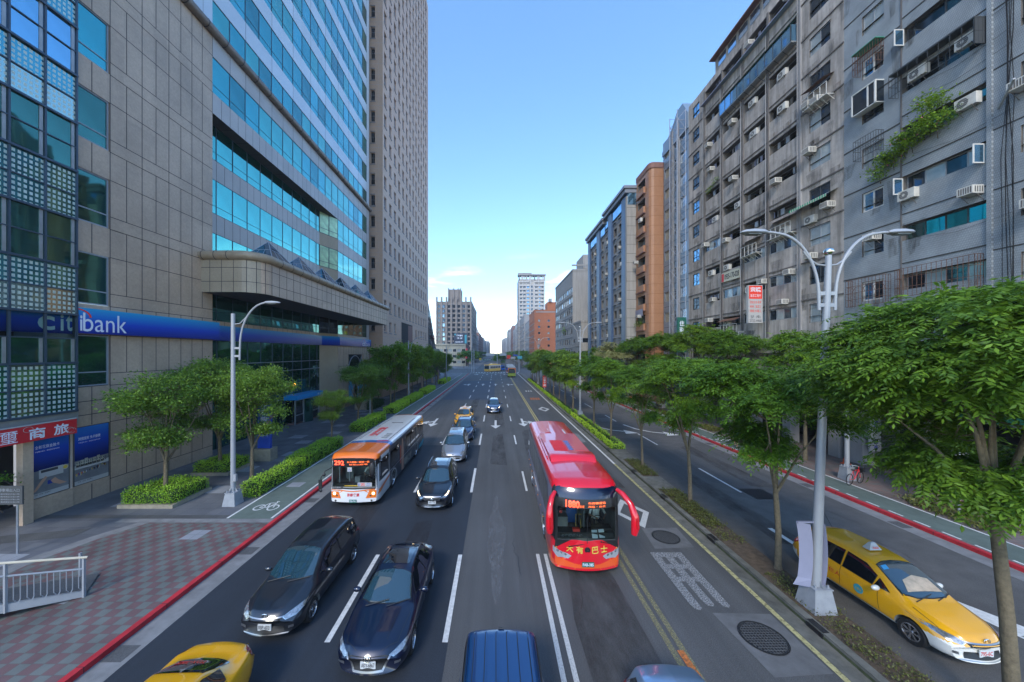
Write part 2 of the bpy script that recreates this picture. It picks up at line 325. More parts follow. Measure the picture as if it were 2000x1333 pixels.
glass('annex_glass', (.20, .44, .62), .03, .9, var=.1, wob=.1); glass('blue_glass', (.20, .42, .62), .04, .85, var=.25, sc=.6); glass('tower_glass', (.22, .34, .46), .05, .85, var=.35, sc=.4)
glass('curtain_glass', (.36, .42, .44), .12, .3, var=.25, sc=.7); glass('sky_glass', (.45, .6, .75), .05, .9, var=.2)
mat('sunlit_green', (.45, .66, .42), .3, var=.3, scale=1.4, metal=.3)  # chamfer panes: sunlit curtain reflection put into the colour
mat('mullion', (.06, .09, .13), .4, metal=.4); mat('mullion_pale', (.30, .33, .39), .55, metal=.2); mat('steel', (.42, .45, .50), .35, metal=.7, var=.1)
mat('frame_white', (.62, .62, .60), .5, var=.1); mat('frame_dark', (.05, .055, .06), .5); mat('frame_alu', (.35, .36, .37), .4, metal=.5, var=.1)
mat('blue_sign', (.012, .06, .42), .3, var=.05); mat('blue_lit', (.01, .26, .62), .35, var=.05); mat('blue_mid', (.008, .03, .25), .35)
mat('white_letter', (.72, .76, .85), .5); mat('red', (.55, .02, .03), .5, var=.06); mat('red_bright', (.75, .05, .03), .5); mat('gold', (.6, .42, .06), .5)
mat('tower_stone', (.47, .325, .25), .6, var=.05, scale=2, var2=.08, scale2=.06); mat('tower_stone_lit', (.36, .26, .195), .6, var=.06, scale=2)  # second stone: sunward end face, its lit tan put into the colour
checker_mat('tile_grey', (.32, .355, .38), (.275, .31, .335), .12, axes=('Y', 'Z'), mortar=(.19, .21, .23), mw=.10, ratio=.5, offset=.5, vn=.18)
mat('stucco', (.345, .315, .29), .9, var=.12, scale=2.5, var2=.2, scale2=.35, streak=.4, bump=.2, bscale=20)
mat('stucco_dark', (.135, .125, .12), .9, var=.2, scale=2, streak=.2); mat('stain', (.05, .05, .05), .9)
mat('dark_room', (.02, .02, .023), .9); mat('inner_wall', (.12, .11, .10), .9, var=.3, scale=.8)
mat('blue_panel', (.23, .30, .38), .4, metal=.3, var=.08, scale=.6); mat('slate_panel', (.20, .22, .26), .5, metal=.2, var=.08); mat('orange_tile', (.34, .17, .09), .5, var=.06, scale=2, var2=.08); mat('orange_joint', (.24, .11, .05), .8)
mat('navy_pier', (.045, .085, .17), .4, var=.1); mat('apt_grey', (.215, .22, .225), .85, var=.12, scale=1.4, streak=.15); mat('beige_wall', (.29, .28, .265), .85, var=.06, scale=.4, streak=.16)
mat('brick_orange', (.36, .125, .06), .85, var=.08, scale=3, var2=.1, scale2=.1); mat('brick_dark', (.22, .12, .10), .85, var=.1); mat('pale_conc', (.43, .42, .41), .8, var=.08, streak=.1); mat('mid_conc', (.28, .275, .28), .8, var=.1, scale=.4, streak=.12)
mat('brown_conc', (.20, .18, .17), .8, var=.08, scale=.3); mat('slate_roof', (.16, .17, .19), .6, var=.1); mat('teal_sign', (.05, .33, .42), .5); mat('sky_sign', (.06, .35, .62), .5); mat('billboard', (.03, .045, .08), .4)
mat('ac_white', (.55, .54, .50), .5, var=.15, scale=4); mat('ac_grille', (.10, .10, .10), .6); mat('rust', (.14, .07, .045), .9, var=.4, scale=8); mat('green_awning', (.02, .28, .16), .5); mat('stripe_awning', (.5, .5, .4), .6); mat('yellow_sign', (.62, .42, .03), .5)
mat('green_sign', (.01, .11, .08), .5); mat('board_old', (.33, .32, .26), .8, var=.2, scale=3, streak=.2); mat('black', (.012, .012, .014), .5)
# street
mat('pole_white', (.30, .32, .35), .4, var=.05, scale=2, metal=.1); mat('pole_base', (.27, .29, .32), .55, var=.12, scale=4); mat('chrome', (.75, .72, .66), .12, metal=1)
mat('lamp_glass', (.16, .17, .16), .2); mat('bark', (.135, .11, .07), .9, var=.3, scale=9, bump=.6, bscale=30); mat('bark_dark', (.07, .055, .04), .9, var=.3, scale=9)
mat('stone_edge', (.28, .25, .19), .8, var=.2, scale=4); mat('cone_orange', (.75, .12, .03), .5); mat('banner_cloth', (.22, .23, .32), .6, var=.05); mat('rail_cream', (.62, .55, .42), .5, var=.1)
leaf_mat('leaf_fine', (.038, .105, .012), (.20, .36, .026)); leaf_mat('leaf_near', (.024, .08, .010), (.15, .29, .024)); leaf_mat('leaf_left', (.040, .115, .018), (.22, .37, .045)); leaf_mat('leaf_pale', (.15, .19, .06), (.42, .42, .20)); leaf_mat('leaf_dark', (.016, .055, .016), (.06, .14, .03))
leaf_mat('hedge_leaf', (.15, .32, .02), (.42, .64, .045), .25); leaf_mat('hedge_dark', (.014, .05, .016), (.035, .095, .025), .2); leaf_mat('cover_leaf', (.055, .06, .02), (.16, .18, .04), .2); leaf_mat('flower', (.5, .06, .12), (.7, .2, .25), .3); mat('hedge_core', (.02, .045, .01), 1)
# vehicles
def paint(name, col, metal=.0, rough=.28, coat=1.0): mat(name, col, rough, metal=metal, coat=coat, spec=.5)
paint('paint_grey', (.017, .021, .030), .4); paint('paint_navy', (.0015, .006, .028), .3); paint('paint_black', (.006, .008, .014), .3); paint('paint_silver', (.42, .43, .45), .75, .32); paint('paint_taxi', (.74, .36, .008)); paint('paint_pearl', (.68, .67, .63))
paint('paint_vanblue', (.004, .05, .16), .3); paint('paint_sky', (.24, .36, .52), .55); paint('paint_red', (.62, .006, .02)); paint('paint_orange_bus', (.72, .16, .015)); paint('paint_white_bus', (.66, .67, .68)); paint('paint_orange_red', (.72, .09, .015)); paint('bus_lilac', (.20, .20, .33), .2)
paint('paint_darkblue', (.008, .03, .10), .3); paint('bus_ad', (.016, .018, .03)); paint('bus_green', (.30, .42, .03)); paint('bus_yellow', (.8, .42, .03)); paint('bus_cream', (.62, .50, .42)); paint('truck_blue', (.01, .12, .5)); paint('bus_blue', (.03, .14, .42))
def car_glass(name, col, base=.05):
    m, t, b, N, Lk = node_mat(name); b.inputs['Base Color'].default_value = (*col, 1); b.inputs['Roughness'].default_value = .02; b.inputs['Specular IOR Level'].default_value = 1.0; b.inputs['Coat Weight'].default_value = 1; b.inputs['Coat Roughness'].default_value = .01; b.inputs['Coat IOR'].default_value = 1.7; M[name] = m
car_glass('windshield', (.012, .035, .045)); car_glass('car_window', (.006, .008, .012))
def clear_glass(name, ior=1.6):
    m, t, b, N, Lk = node_mat(name); tr = N('ShaderNodeBsdfTransparent'); tr.inputs[0].default_value = (.75, .85, .82, 1); gl = N('ShaderNodeBsdfGlossy'); gl.inputs['Roughness'].default_value = .02
    fr = N('ShaderNodeFresnel'); fr.inputs[0].default_value = ior; ms = N('ShaderNodeMixShader'); Lk(fr.outputs[0], ms.inputs[0]); Lk(tr.outputs[0], ms.inputs[1]); Lk(gl.outputs[0], ms.inputs[2])
    o = [n for n in t.nodes if n.type == 'OUTPUT_MATERIAL'][0]; Lk(ms.outputs[0], o.inputs[0]); M[name] = m
clear_glass('clear_glass'); clear_glass('annex_clear', ior=1.12)
mat('dull_chrome', (.34, .35, .37), .3, metal=.9)
mat('rubber', (.012, .012, .013), .75); mat('plastic_black', (.012, .013, .015), .45); mat('rim', (.5, .5, .52), .25, metal=.9); mat('lamp_clear', (.30, .33, .36), .15, metal=.6, coat=1, var=.5, scale=18)
mat('lamp_on', (.9, .7, .4), .2, emit=(1, .72, .40), es=2.2); mat('lamp_red', (.5, .01, .015), .15, coat=1); mat('lamp_amber', (.8, .25, .02), .2); mat('plate', (.62, .65, .66), .5); mat('plate_text', (.03, .03, .04), .6); mat('plate_green', (.01, .12, .09), .5)
mat('led_red', (.3, .02, .01), .5, emit=(1, .07, .03), es=1.3); mat('led_amber', (.3, .05, .01), .5, emit=(1, .16, .04), es=.7); mat('beacon', (.6, .3, .02), .4, emit=(1, .45, .05), es=1.2); mat('cabin', (.22, .23, .23), .8, var=.3, scale=2); mat('cabin_dark', (.025, .028, .03), .8); mat('paper', (.7, .75, .78), .7)
mat('skin', (.45, .27, .19), .6); mat('hair', (.02, .015, .012), .6); mat('shirt_white', (.8, .8, .78), .8, var=.1, scale=8); mat('shirt_teal', (.02, .10, .09), .8); mat('cloth_dark', (.02, .022, .03), .8); mat('bag_blue', (.02, .14, .5), .6); mat('towel', (.55, .42, .30), .9, var=.25, scale=6); mat('photo_desk', (.16, .17, .19), .5, var=.25, scale=1.5); mat('photo_white', (.42, .42, .42), .5)
mat('manhole', (.03, .032, .036), .5, metal=.4, var=.2, scale=30, bump=.8, bscale=40)

# ---------------------------------------------------------------- setting: ground, roads, kerbs, markings
Z0 = .15
mb = MB(); mb.quad((-2500, -60, -.03), (2500, -60, -.03), (2500, 4000, -.03), (-2500, 4000, -.03)); struct('ground', mb, 'ground')
def sheet(name, rects, z, m, cell=None):
    mb = MB()
    for x0, x1, y0, y1 in rects: mb.quad((x0, y0, z), (x1, y0, z), (x1, y1, z), (x0, y1, z))
    return struct(name, mb, m)
XS0, XS1 = 136, 166                                # cross street
sheet('road', [(-9.3, 9.0, -20, 900)], 0, 'asphalt')
sheet('service_road', [(10.28, 18.02, -20, 900)], 0, 'asphalt_side')
sheet('cross_street', [(-260, 260, XS0, XS1)], .004, 'asphalt')
sheet('road_resurfaced', [(-9.3, -1.28, -20, 28.9)], .004, 'asphalt_new')
sheet('road_blue_surface', [(-8.9, -.2, 57, 96)], .004, 'asphalt_blue')
sheet('road_patch', [(11.6, 17.4, 20.5, 27.5), (5.0, 8.3, 62, 76)], .004, 'asphalt')
mb = MB()
for y0, y1, ys in ((-20, XS0, -20), (XS1, 900, 0)):
    mb.box(-10.02, -9.3, y0, y1, -.02, .012); mb.box(18.02, 18.72, y0, y1, -.02, .012)
struct('gutter', mb, 'concrete')
mb = MB()
for y in np.arange(4, 130, 4.6): mb.box(-10.0, -9.45, y, y+.5 if int(y*3) % 2 else y+1.0, .0, .016); mb.box(18.1, 18.6, y+2, y+2.6, 0, .016)
struct('gutter_grate', mb, 'asphalt')
mb = MB(); mb.box(-10.2, -10.02, -20, XS0-8, -.02, Z0+.01); mb.box(18.72, 18.92, -20, XS0-8, -.02, Z0+.01); struct('kerb', mb, 'kerb_red')
mb = MB()
for i in range(62): mb.box(-10.206, -10.014, 2+i*2.1, 2.012+i*2.1, 0, Z0+.014); mb.box(18.714, 18.926, 2+i*2.1, 2.012+i*2.1, 0, Z0+.014)
struct('kerb_joint', mb, 'joint')
mb = MB(); mb.box(-60, -10.2, -20, XS0-8, -.02, Z0); struct('pavement', mb, 'pavers_plaza')
mb = MB(); mb.box(18.92, 60, -20, XS0-8, -.02, Z0); struct('pavement', mb, 'pavers_right')
mb = MB(); mb.box(-300, -10.2, XS1, 900, -.02, Z0); mb.box(18.92, 300, XS1, 900, -.02, Z0); struct('pavement', mb, 'concrete')
# checkered paving, plaza squares, bike paths
mb = MB(); z = Z0+.004
poly = [(-10.2, -20), (-10.2, 15.4), (-15.6, 15.4), (-16.3, 14.2), (-16.9, 12.5), (-17.0, -20)]
mb.add([(x, y, z) for x, y in poly], [tuple(range(len(poly)))]); struct('pavement_checkered', mb, 'pavers_check')
mb = MB()
for a, b in zip([(-15.6, 15.4), (-16.3, 14.2), (-16.9, 12.5)], [(-16.3, 14.2), (-16.9, 12.5), (-17.0, -5)]):
    mb.quad((a[0]-.55, a[1], z), (a[0], a[1], z), (b[0], b[1], z), (b[0]-.55, b[1], z))
mb.quad((-17.2, 15.41, z), (-10.2, 15.41, z), (-10.2, 15.75, z), (-17.2, 15.75, z)); struct('pavement_border', mb, 'concrete')
mb = MB(); z += .006; mb.quad((-22, 13.2, z), (-17.6, 14.2, z), (-17.6, 14.9, z), (-22, 14.0, z)); mb.quad((-22, 16.1, z), (-12.5, 16.1, z), (-12.5, 15.78, z), (-22, 15.78, z)); z -= .006; struct('drain_channel', mb, 'asphalt')
rects = []
for i in range(26):
    y = 17+i*3.4
    if i % 2 == 0: rects.append((-19.2+(i % 3)*.5, -17.9+(i % 3)*.5, y, y+1.3))
    rects.append((-16.0-(i % 2), -14.9-(i % 2), y+1.6, y+2.7))
rects += [(-19, -15.2, 60+i*1.4, 60.6+i*1.4) for i in range(9)]; rects += [(-22, -17.7, 10.0, 13.0)]
sheet('pavement_squares', rects, z, 'pavers_light')
sheet('bike_path', [(-12.45, -10.35, 15.76, 126), (19.05, 20.7, -20, 120)], Z0+.004, 'bike_green')
mb = MB()
def mq(x0, x1, y0, y1, z=Z0+.008): mb.quad((x0, y0, z), (x1, y0, z), (x1, y1, z), (x0, y1, z))
mq(-12.47, -12.37, 15.8, 126); mq(-10.43, -10.33, 15.8, 120); mq(20.62, 20.72, -10, 110)
for y in np.arange(2, 118, 1.0): mq(19.05, 19.14, y, y+.6)
# the bicycle symbols
def bike_sym(cx, cy, s):
    for ox in (-.34, .34):
        for k in range(16):
            a0, a1 = 2*math.pi*k/16, 2*math.pi*(k+1)/16; r0, r1 = .2*s, .26*s
            mb.quad(*[(cx+ox*s+r*math.cos(a), cy+r*1.25*math.sin(a), Z0+.008) for r, a in ((r0, a0), (r1, a0), (r1, a1), (r0, a1))])
    for (ax, ay), (bx, by) in (((-.34, 0), (-.1, .42)), ((-.1, .42), (.22, .42)), ((.34, 0), (.16, .55)), ((-.1, .42), (.05, 0)), ((.05, 0), (.22, .42)), ((-.34, 0), (.05, 0)), ((.1, .58), (.26, .55))):
        d = Vector((bx-ax, by-ay, 0)).normalized().cross(Vector((0, 0, 1)))*.03*s
        A = Vector((cx+ax*s, cy+ay*s*1.2, Z0+.008)); B = Vector((cx+bx*s, cy+by*s*1.2, Z0+.008)); mb.quad(A-d, B-d, B+d, A+d)
bike_sym(-11.35, 16.9, 1.0); bike_sym(19.9, 30, .9); bike_sym(19.9, 44, .9)
struct('bike_path_marking', mb, 'paint_white')
mb = MB()
for y in (19.5, 24.5): mq(-12.0, -11.2, y, y+.7, Z0+.006)
for x0, y0 in ((-13.9, 10.4), (-13.0, 14.0), (-14.4, 8.2)): mq(x0, x0+.75, y0, y0+.75, Z0+.008)
struct('manhole_frame', mb, 'pavers_light')
# ---- road markings
mb = MB()
def rq(x0, x1, y0, y1, z=.008): mb.quad((x0, y0, z), (x1, y0, z), (x1, y1, z), (x0, y1, z))
for k in range(13):
    y0 = 9.2+k*9.9
    if y0 > 131: break
    if k < 1: rq(-4.62, -4.47, y0, y0+4)
    else: rq(-4.62+.0, -4.47, y0, y0+4)
    rq(-1.44, -1.29, y0, y0+4)
    if k >= 1: rq(1.70, 1.82, y0+.2, y0+3.4)
    rq(13.68, 13.81, y0, y0+4)
rq(-8.9, 8.9, 131.5, 131.9)
for x in np.arange(-9, 9, 1.1): rq(x, x+.55, 134, 137)
rq(10.5, 10.65, -10, 8)
# arrows
def arrow(cx, cy, kind='s', s=1.0, up=-1):
    def P(x, y): return (cx+x*s, cy+up*y*s, .008)
    def poly(pts): mb.add([P(*p) for p in pts], [tuple(range(len(pts)))])
    poly([(-.09, -1.6), (.09, -1.6), (.09, .2), (-.09, .2)])
    if 's' in kind: poly([(-.09, .2), (.09, .2), (.09, .6), (-.09, .6)]); poly([(-.42, .6), (.42, .6), (0, 1.7)])
    if 'l' in kind: poly([(.09, -.5), (.09, -.1), (.55, .35), (.55, -.02)]); poly([(.5, -.55), (.5, .75), (1.05, .1)])
    if 'r' in kind: poly([(-.09, -.5), (-.09, -.1), (-.55, .35), (-.55, -.02)]); poly([(-.5, -.55), (-.5, .75), (-1.05, .1)])
arrow(-6.9, 38.5, 'sr', 1.35); arrow(-.0, 37.5, 's', 1.3); arrow(3.05, 38.5, 'sl', 1.3); arrow(-3.1, 37.5, 's', 1.3)
for x, kd in ((-6.6, 'sr'), (-3.1, 's'), (0, 's'), (3.1, 'sl')): arrow(x, 84, kd, 1.4, 1); arrow(x, 124, kd, 1.3, 1)
# lane-shift arrows of the service road
for x0, y0 in ((12.0, 33.6), (15.6, 32.8)):
    pts = [(-1.7, 4.4), (-1.2, 2.3), (-.2, .9), (1.0, .3)]; w_ = .11
    for a, b in zip(pts, pts[1:]):
        d = Vector((b[0]-a[0], b[1]-a[1], 0)).normalized().cross(Vector((0, 0, 1)))*w_; A = Vector((x0+a[0], y0+a[1], .008)); B = Vector((x0+b[0], y0+b[1], .008)); mb.quad(A-d, B-d, B+d, A+d)
    mb.add([(x0+.95, y0+1.05, .008), (x0+.6, y0-.6, .008), (x0+1.9, y0-.35, .008)], [(0, 1, 2)])
pts = [(14.6, 12.4), (14.2, 10.9), (14.75, 9.4), (15.6, 8.6), (16.8, 8.3)]
for (ax, ay), (bx, by), w0, w1 in zip(pts, pts[1:], (.07, .2, .3, .3), (.2, .3, .3, .1)): mb.quad((ax-w0, ay, .008), (ax+w0, ay, .008), (bx+w1, by+w1, .008), (bx-w1, by-w1, .008))
rq(12.1, 12.3, 10.9, 15.2)
struct('road_marking', mb, 'paint_white')
mb = MB(); rq(1.56, 1.69, 2, 13.25); rq(1.86, 1.99, 2, 13.25); struct('road_marking', mb, 'worn_line')
mb = MB(); rq(8.28, 8.43, 24, 132); struct('road_marking', mb, 'paint_white')
mb = MB(); rq(8.28, 8.43, 2, 24); struct('road_marking', mb, 'worn_edge')
mb = MB(); rq(4.62, 4.72, 17, 131); rq(4.86, 4.96, 17, 131); struct('road_marking', mb, 'paint_yellow')
mb = MB(); rq(4.56, 4.72, 2, 17); rq(4.84, 5.0, 2, 17); struct('road_marking', mb, 'worn_yellow')
# faded bus-lane lettering (a bar-like character), a diamond, sprayed grey stroke
mb = MB()
def wq(pts, z=.008): mb.add([(x, y, z) for x, y in pts], [tuple(range(len(pts)))])
y0 = 9.5
wq([(6.02, 13.35), (7.25, 13.35), (7.25, 13.05), (6.02, 13.05)])
for x, yb in ((6.02, 10.35), (6.49, 10.5), (6.95, 10.45)): wq([(x, 13.05), (x+.29, 13.05), (x+.29, yb+.1), (x+.2, yb), (x+.05, yb+.05), (x, yb+.3)])
for y in (12.35, 11.65): wq([(6.31, y+.24), (6.49, y+.24), (6.49, y), (6.31, y)]); wq([(6.78, y+.24), (6.95, y+.24), (6.95, y), (6.78, y)])
worn('oil_film', (.035, .028, .026), .62, sc=.9, soft=.26, amax=.8, st=(1.6, .5, 1))
worn('grime', (.06, .055, .05), .60, sc=2.2, soft=.22, amax=.7, st=(1, 1.6, .4)); worn('rust_run', (.16, .085, .05), .6, sc=3, soft=.2, amax=.7, st=(1, 2.5, .5))
for k in range(4): wq([(5.9+k*.55, 29.8), (6.3+k*.55, 29.8), (6.3+k*.55, 33), (5.9+k*.55, 33)])
struct('worn_lettering', mb, 'worn_white')
worn('worn_faint', (.27, .275, .28), .58, sc=5, soft=.2, amax=.55, st=(1.5, .5, 1)); mb = MB(); r_ = random.Random(4); lft = [(-.02-.30*math.sin(math.pi*k/16)-.04*math.sin(k*1.3), 10.6+.5*k) for k in range(17)]; rgt = [(.05+.36*math.sin(math.pi*k/16)+.05*math.sin(k*.9), 10.6+.5*k) for k in range(17)]
for k in range(16): mb.quad((*lft[k], .011), (*rgt[k], .011), (*rgt[k+1], .011), (*lft[k+1], .011))
struct('worn_paint_smear', mb, 'worn_faint')
mb = MB()
def diamond(cx, cy, w, h, t):
    o = [(cx, cy-h), (cx+w, cy), (cx, cy+h), (cx-w, cy)]; i = [(cx, cy-h*t), (cx+w*t, cy), (cx, cy+h*t), (cx-w*t, cy)]
    for k in range(4): wq([o[k], o[(k+1) % 4], i[(k+1) % 4], i[k]])
diamond(6.65, 16.7, .85, 1.5, .66); diamond(6.7, 47.5, .8, 1.9, .55); struct('diamond_marking', mb, 'worn_line')
mb = MB(); wq([(4.75, 8.95), (4.92, 8.95), (4.98, 7.85), (4.80, 7.85)], .012)
for k in range(4): wq([(5.9+k*.42, 57), (6.2+k*.42, 57), (6.25+k*.42, 59.5), (5.95+k*.42, 59.5)], .012)
struct('orange_marking', mb, 'worn_orange')
mb = MB()
for k in range(3): wq([(6.1+k*.5, 69), (6.35+k*.5, 69), (6.4+k*.5, 70.8), (6.15+k*.5, 70.8)], .012)
struct('lane_lettering', mb, 'paint_white')
mb = MB(); wq([(2.35, 4), (4.3, 4), (4.1, 12), (3.6, 13.5), (2.7, 13), (2.3, 10)], .0065)
for x, y, l, w_ in ((-3.3, 13, 3, .5), (-6.4, 15, 4, .6), (.2, 24, 9, .6), (3.1, 26, 9, .7), (-3, 22.6, 1.2, .5), (12.2, 14, 8, .6), (15.7, 20, 9, .7), (6.9, 20, 8, .6), (.4, 36, 12, .6), (-3.2, 45, 14, .6)): wq([(x-w_, y), (x+w_, y-.3), (x+w_*.8, y+l), (x-w_*.7, y+l*.9)], .0065)
struct('oil_stain', mb, 'oil_film')
# manholes: concrete collar as setting, cast-iron cover as a thing
mb = MB(); wq([(6.5, 15.2), (8.07, 15.25), (7.97, 13.7), (6.35, 13.6)], .006); wq([(6.5, 10.25), (8.2, 10.2), (8.22, 8.3), (6.7, 8.2)], .006); wq([(12.1, 41), (13.9, 41), (13.9, 38.8), (12.1, 38.8)], .006); struct('manhole_collar', mb, 'collar')
def cover(x, y, r, label):
    o = thing('manhole_cover', label, 'manhole cover', (x, y, .006), group='manhole covers in the road')
    m_ = MB(); m_.disc((0, 0, .008), (0, 0, 1), r*.93, .012, 36); m_.build('lid', 'manhole', o, local=True)
    g = MB()
    for k in range(-6, 7):
        h = math.sqrt(max(0, (r*.88)**2-(k*r/7)**2)); g.box(k*r/7-.01, k*r/7+.01, -h, h, .014, .019); g.box(-h, h, k*r/7-.01, k*r/7+.01, .0145, .0195)
    g.build('tread', 'asphalt', o, local=True)
    rg = MB(); n = 36; rg.add([(q*math.cos(2*math.pi*k/n), q*math.sin(2*math.pi*k/n), .016) for q in (r*.94, r) for k in range(n)], [(k, n+k, n+(k+1) % n, (k+1) % n) for k in range(n)]); rg.build('frame', 'manhole', o, local=True)
cover(7.2, 14.45, .55, 'round iron manhole cover in the lane just right of the red coach'); cover(7.32, 9.35, .58, 'large round iron manhole cover nearest the camera, by the yellow edge line')
mb = MB(); mb.box(13.95, 15.2, 18.2, 19.6, 0, .012); tag(mb.build('drain_grate', 'manhole'), 'rectangular iron grate in the service road behind the white dash', 'grate')
# median
mb = MB(); mb.box(8.93, 9.15, -20, 128, -.02, .17); mb.box(9.15, 10.2, 27.4-8.5+.3, 21.2, -.02, .155); mb.box(9.15, 10.2, 24.6, 27.2, -.02, .155); mb.box(9.15, 10.28, 98, 128, -.02, .155); struct('median_kerb', mb, 'kerb_old')
mb = MB(); mb.quad((8.45, -20, .006), (8.93, -20, .006), (8.93, 128, .006), (8.45, 128, .006)); struct('median_gutter', mb, 'kerb_old')
mb = MB()
for y in (9.3, 13.9, 18.0, 21.9, 27, 34, 41, 50): mb.box(8.90, 8.96, y, y+.5, 0, .12); mb.box(8.925, 9.1, y, y+.5, .172, .176)
struct('kerb_drain_slot', mb, 'black')
mb = MB(); mb.quad((8.925, -20, .0), (8.925, 60, .0), (8.925, 60, .09), (8.925, -20, .09)); struct('moss_line', mb, 'moss')
mb = MB()
for y0, y1 in ((-20, 19.2), (21.2, 24.6), (27.2, 98)): mb.box(9.15, 10.2, y0, y1, -.02, .14)
struct('planting_soil', mb, 'soil')
mb = MB(); mb.box(10.2, 10.28, -20, 98, -.02, .06); struct('median_edge', mb, 'kerb_old')
# cracks in the side road
mb = MB(); rr = random.Random(3)
for x, y, l in ((.9, 12, 2.5), (3.0, 17, 3), (.6, 20, 2), (7.9, 16, 2), (-.8, 26, 2), (2.6, 10.4, .9), (12.6, 22, 2), (15.3, 17.4, 3), (16.6, 15.5, 3.5), (14.2, 13.6, 1.2), (15.8, 12.8, 1.5), (12.8, 25.2, 1.4), (13.2, 28, 2), (16.8, 21, 2.5), (14.4, 14.9, .8), (15.1, 11.8, 1.1)):
    p = Vector((x, y, .007))
    for k in range(int(l*5)):
        q = p+Vector((rr.uniform(-.09, .09), .2, 0)); mb.quad(p-Vector((.012, 0, 0)), p+Vector((.012, 0, 0)), q+Vector((.010, 0, 0)), q-Vector((.010, 0, 0))); p = q
struct('road_crack', mb, 'black')
# ---------------------------------------------------------------- left side: bank building
def dot_glass(name, base, dot):
    m, t, b, N, Lk = node_mat(name); tcn = N('ShaderNodeTexCoord'); sp = N('ShaderNodeSeparateXYZ'); Lk(tcn.outputs['Object'], sp.inputs[0])
    def per(axis, s, lo, hi):
        a = N('ShaderNodeMath'); a.operation = 'MULTIPLY_ADD'; a.inputs[1].default_value = 1/s; a.inputs[2].default_value = 50; Lk(sp.outputs[axis], a.inputs[0])
        f = N('ShaderNodeMath'); f.operation = 'FRACT'; Lk(a.outputs[0], f.inputs[0]); g = N('ShaderNodeMath'); g.operation = 'GREATER_THAN'; g.inputs[1].default_value = lo; Lk(f.outputs[0], g.inputs[0]); return g
    a = per('Y', .19, .42, 1); c = per('Z', .235, .42, 1); mu = N('ShaderNodeMath'); mu.operation = 'MULTIPLY'; Lk(a.outputs[0], mu.inputs[0]); Lk(c.outputs[0], mu.inputs[1])
    mm = N('ShaderNodeMix'); mm.data_type = 'RGBA'; mm.inputs['A'].default_value = (*base, 1); mm.inputs['B'].default_value = (*dot, 1); Lk(mu.outputs[0], mm.inputs['Factor']); Lk(mm.outputs['Result'], b.inputs['Base Color'])
    q = N('ShaderNodeMapRange'); q.inputs[3].default_value = .9; q.inputs[4].default_value = .15; Lk(mu.outputs[0], q.inputs[0]); Lk(q.outputs[0], b.inputs['Metallic'])
    q = N('ShaderNodeMapRange'); q.inputs[3].default_value = .04; q.inputs[4].default_value = .35; Lk(mu.outputs[0], q.inputs[0]); Lk(q.outputs[0], b.inputs['Roughness']); M[name] = m
dot_glass('dot_glass', (.09, .34, .40), (.50, .62, .60)); dot_glass('dot_glass_pale', (.34, .50, .48), (.55, .64, .58))
XA, XR = -21.2, -22.3; FH = 4.25; B0 = 10.35
bank = thing('bank_building', 'large granite and teal-glass office block with a curved stone canopy on the left', 'building', (-24, 40, 0))
wall = MB(); ribz = [(B0+FH*k, B0+FH*k+2.7) for k in range(16)]; ZT = 76
def joints_v(mb, X, ys, z0, z1, w=.035, m=1, d=.004):
    for y in ys: mb.box(X-.01, X+d, y-w/2, y+w/2, z0, z1, m)
def joints_h(mb, X, y0, y1, zs, w=.035, m=1, d=.0045):
    for z in zs: mb.box(X-.01, X+d, y0, y1, z-w/2, z+w/2, m)
# stone end with its single window column
UW = [17.1, 18.78, 25.57]; Zb = [0, .9, 1.07, 4.03, 6.03, 8.78]
Zs = [0, 1.0, 4.05, 6.03, 8.78]+[z for r in ribz[:6] for z in r if z < 31]+[32]
wl = facade(wall, (XA, 0, 0), (0, 1, 0), (1, 0, 0), UW, Zs, lambda i, j: i == 0 and (j == 3 or (Zs[j] in [r[0] for r in ribz])), .12, 0, 0)
items = []
me_hi = win_mesh(1.6, 2.66, (0, 1, 0), (1, 0, 0), ['teal_glass', 'mullion_pale'], vb=(), hb=(.23,), fw=.05, fd=.05)
me_lo = win_mesh(1.6, 2.66, (0, 1, 0), (1, 0, 0), ['green_glass', 'mullion_pale'], vb=(), hb=(.27,), fw=.06, fd=.05)
wall.quad((XA-.16, 17.0, 5.9), (XA-.16, 18.9, 5.9), (XA-.16, 18.9, 8.9), (XA-.16, 17.0, 8.9), 1)
for u0, u1, z0, z1 in wl: items.append((me_lo if z0 < 20 else me_hi, (XA-.10, (u0+u1)/2, (z0+z1)/2)))
jy = [17.93, 18.78, 19.62, 20.48, 21.32, 22.16, 23.0, 23.84, 24.68]
levels = [.9, 2.45, 4.03, 6.03, 6.7, 8.78]+[z+d for z in [B0+FH*k for k in range(5)] for d in (0, .69, 2.7, 4.25)]
joints_h(wall, XA, 18.80, 25.57, [z for z in levels if z < 31.8])
prev = 0; lv = sorted(set(round(z, 2) for z in levels))+[32]
for a, b in zip([0]+lv, lv):
    tall = b-a > 1; ys = jy[1:] if tall else jy[1::2]
    joints_v(wall, XA, ys, a, b)
for k in range(5): joints_v(wall, XA, [17.93], ribz[k][1], min(ribz[k][1]+1.55, 32))
joints_v(wall, XA, [17.93], 4.05, 6.03); joints_h(wall, XA, 17.1, 18.78, [4.6, 5.3]); joints_v(wall, XA, [17.93, 18.78], 0, .95)
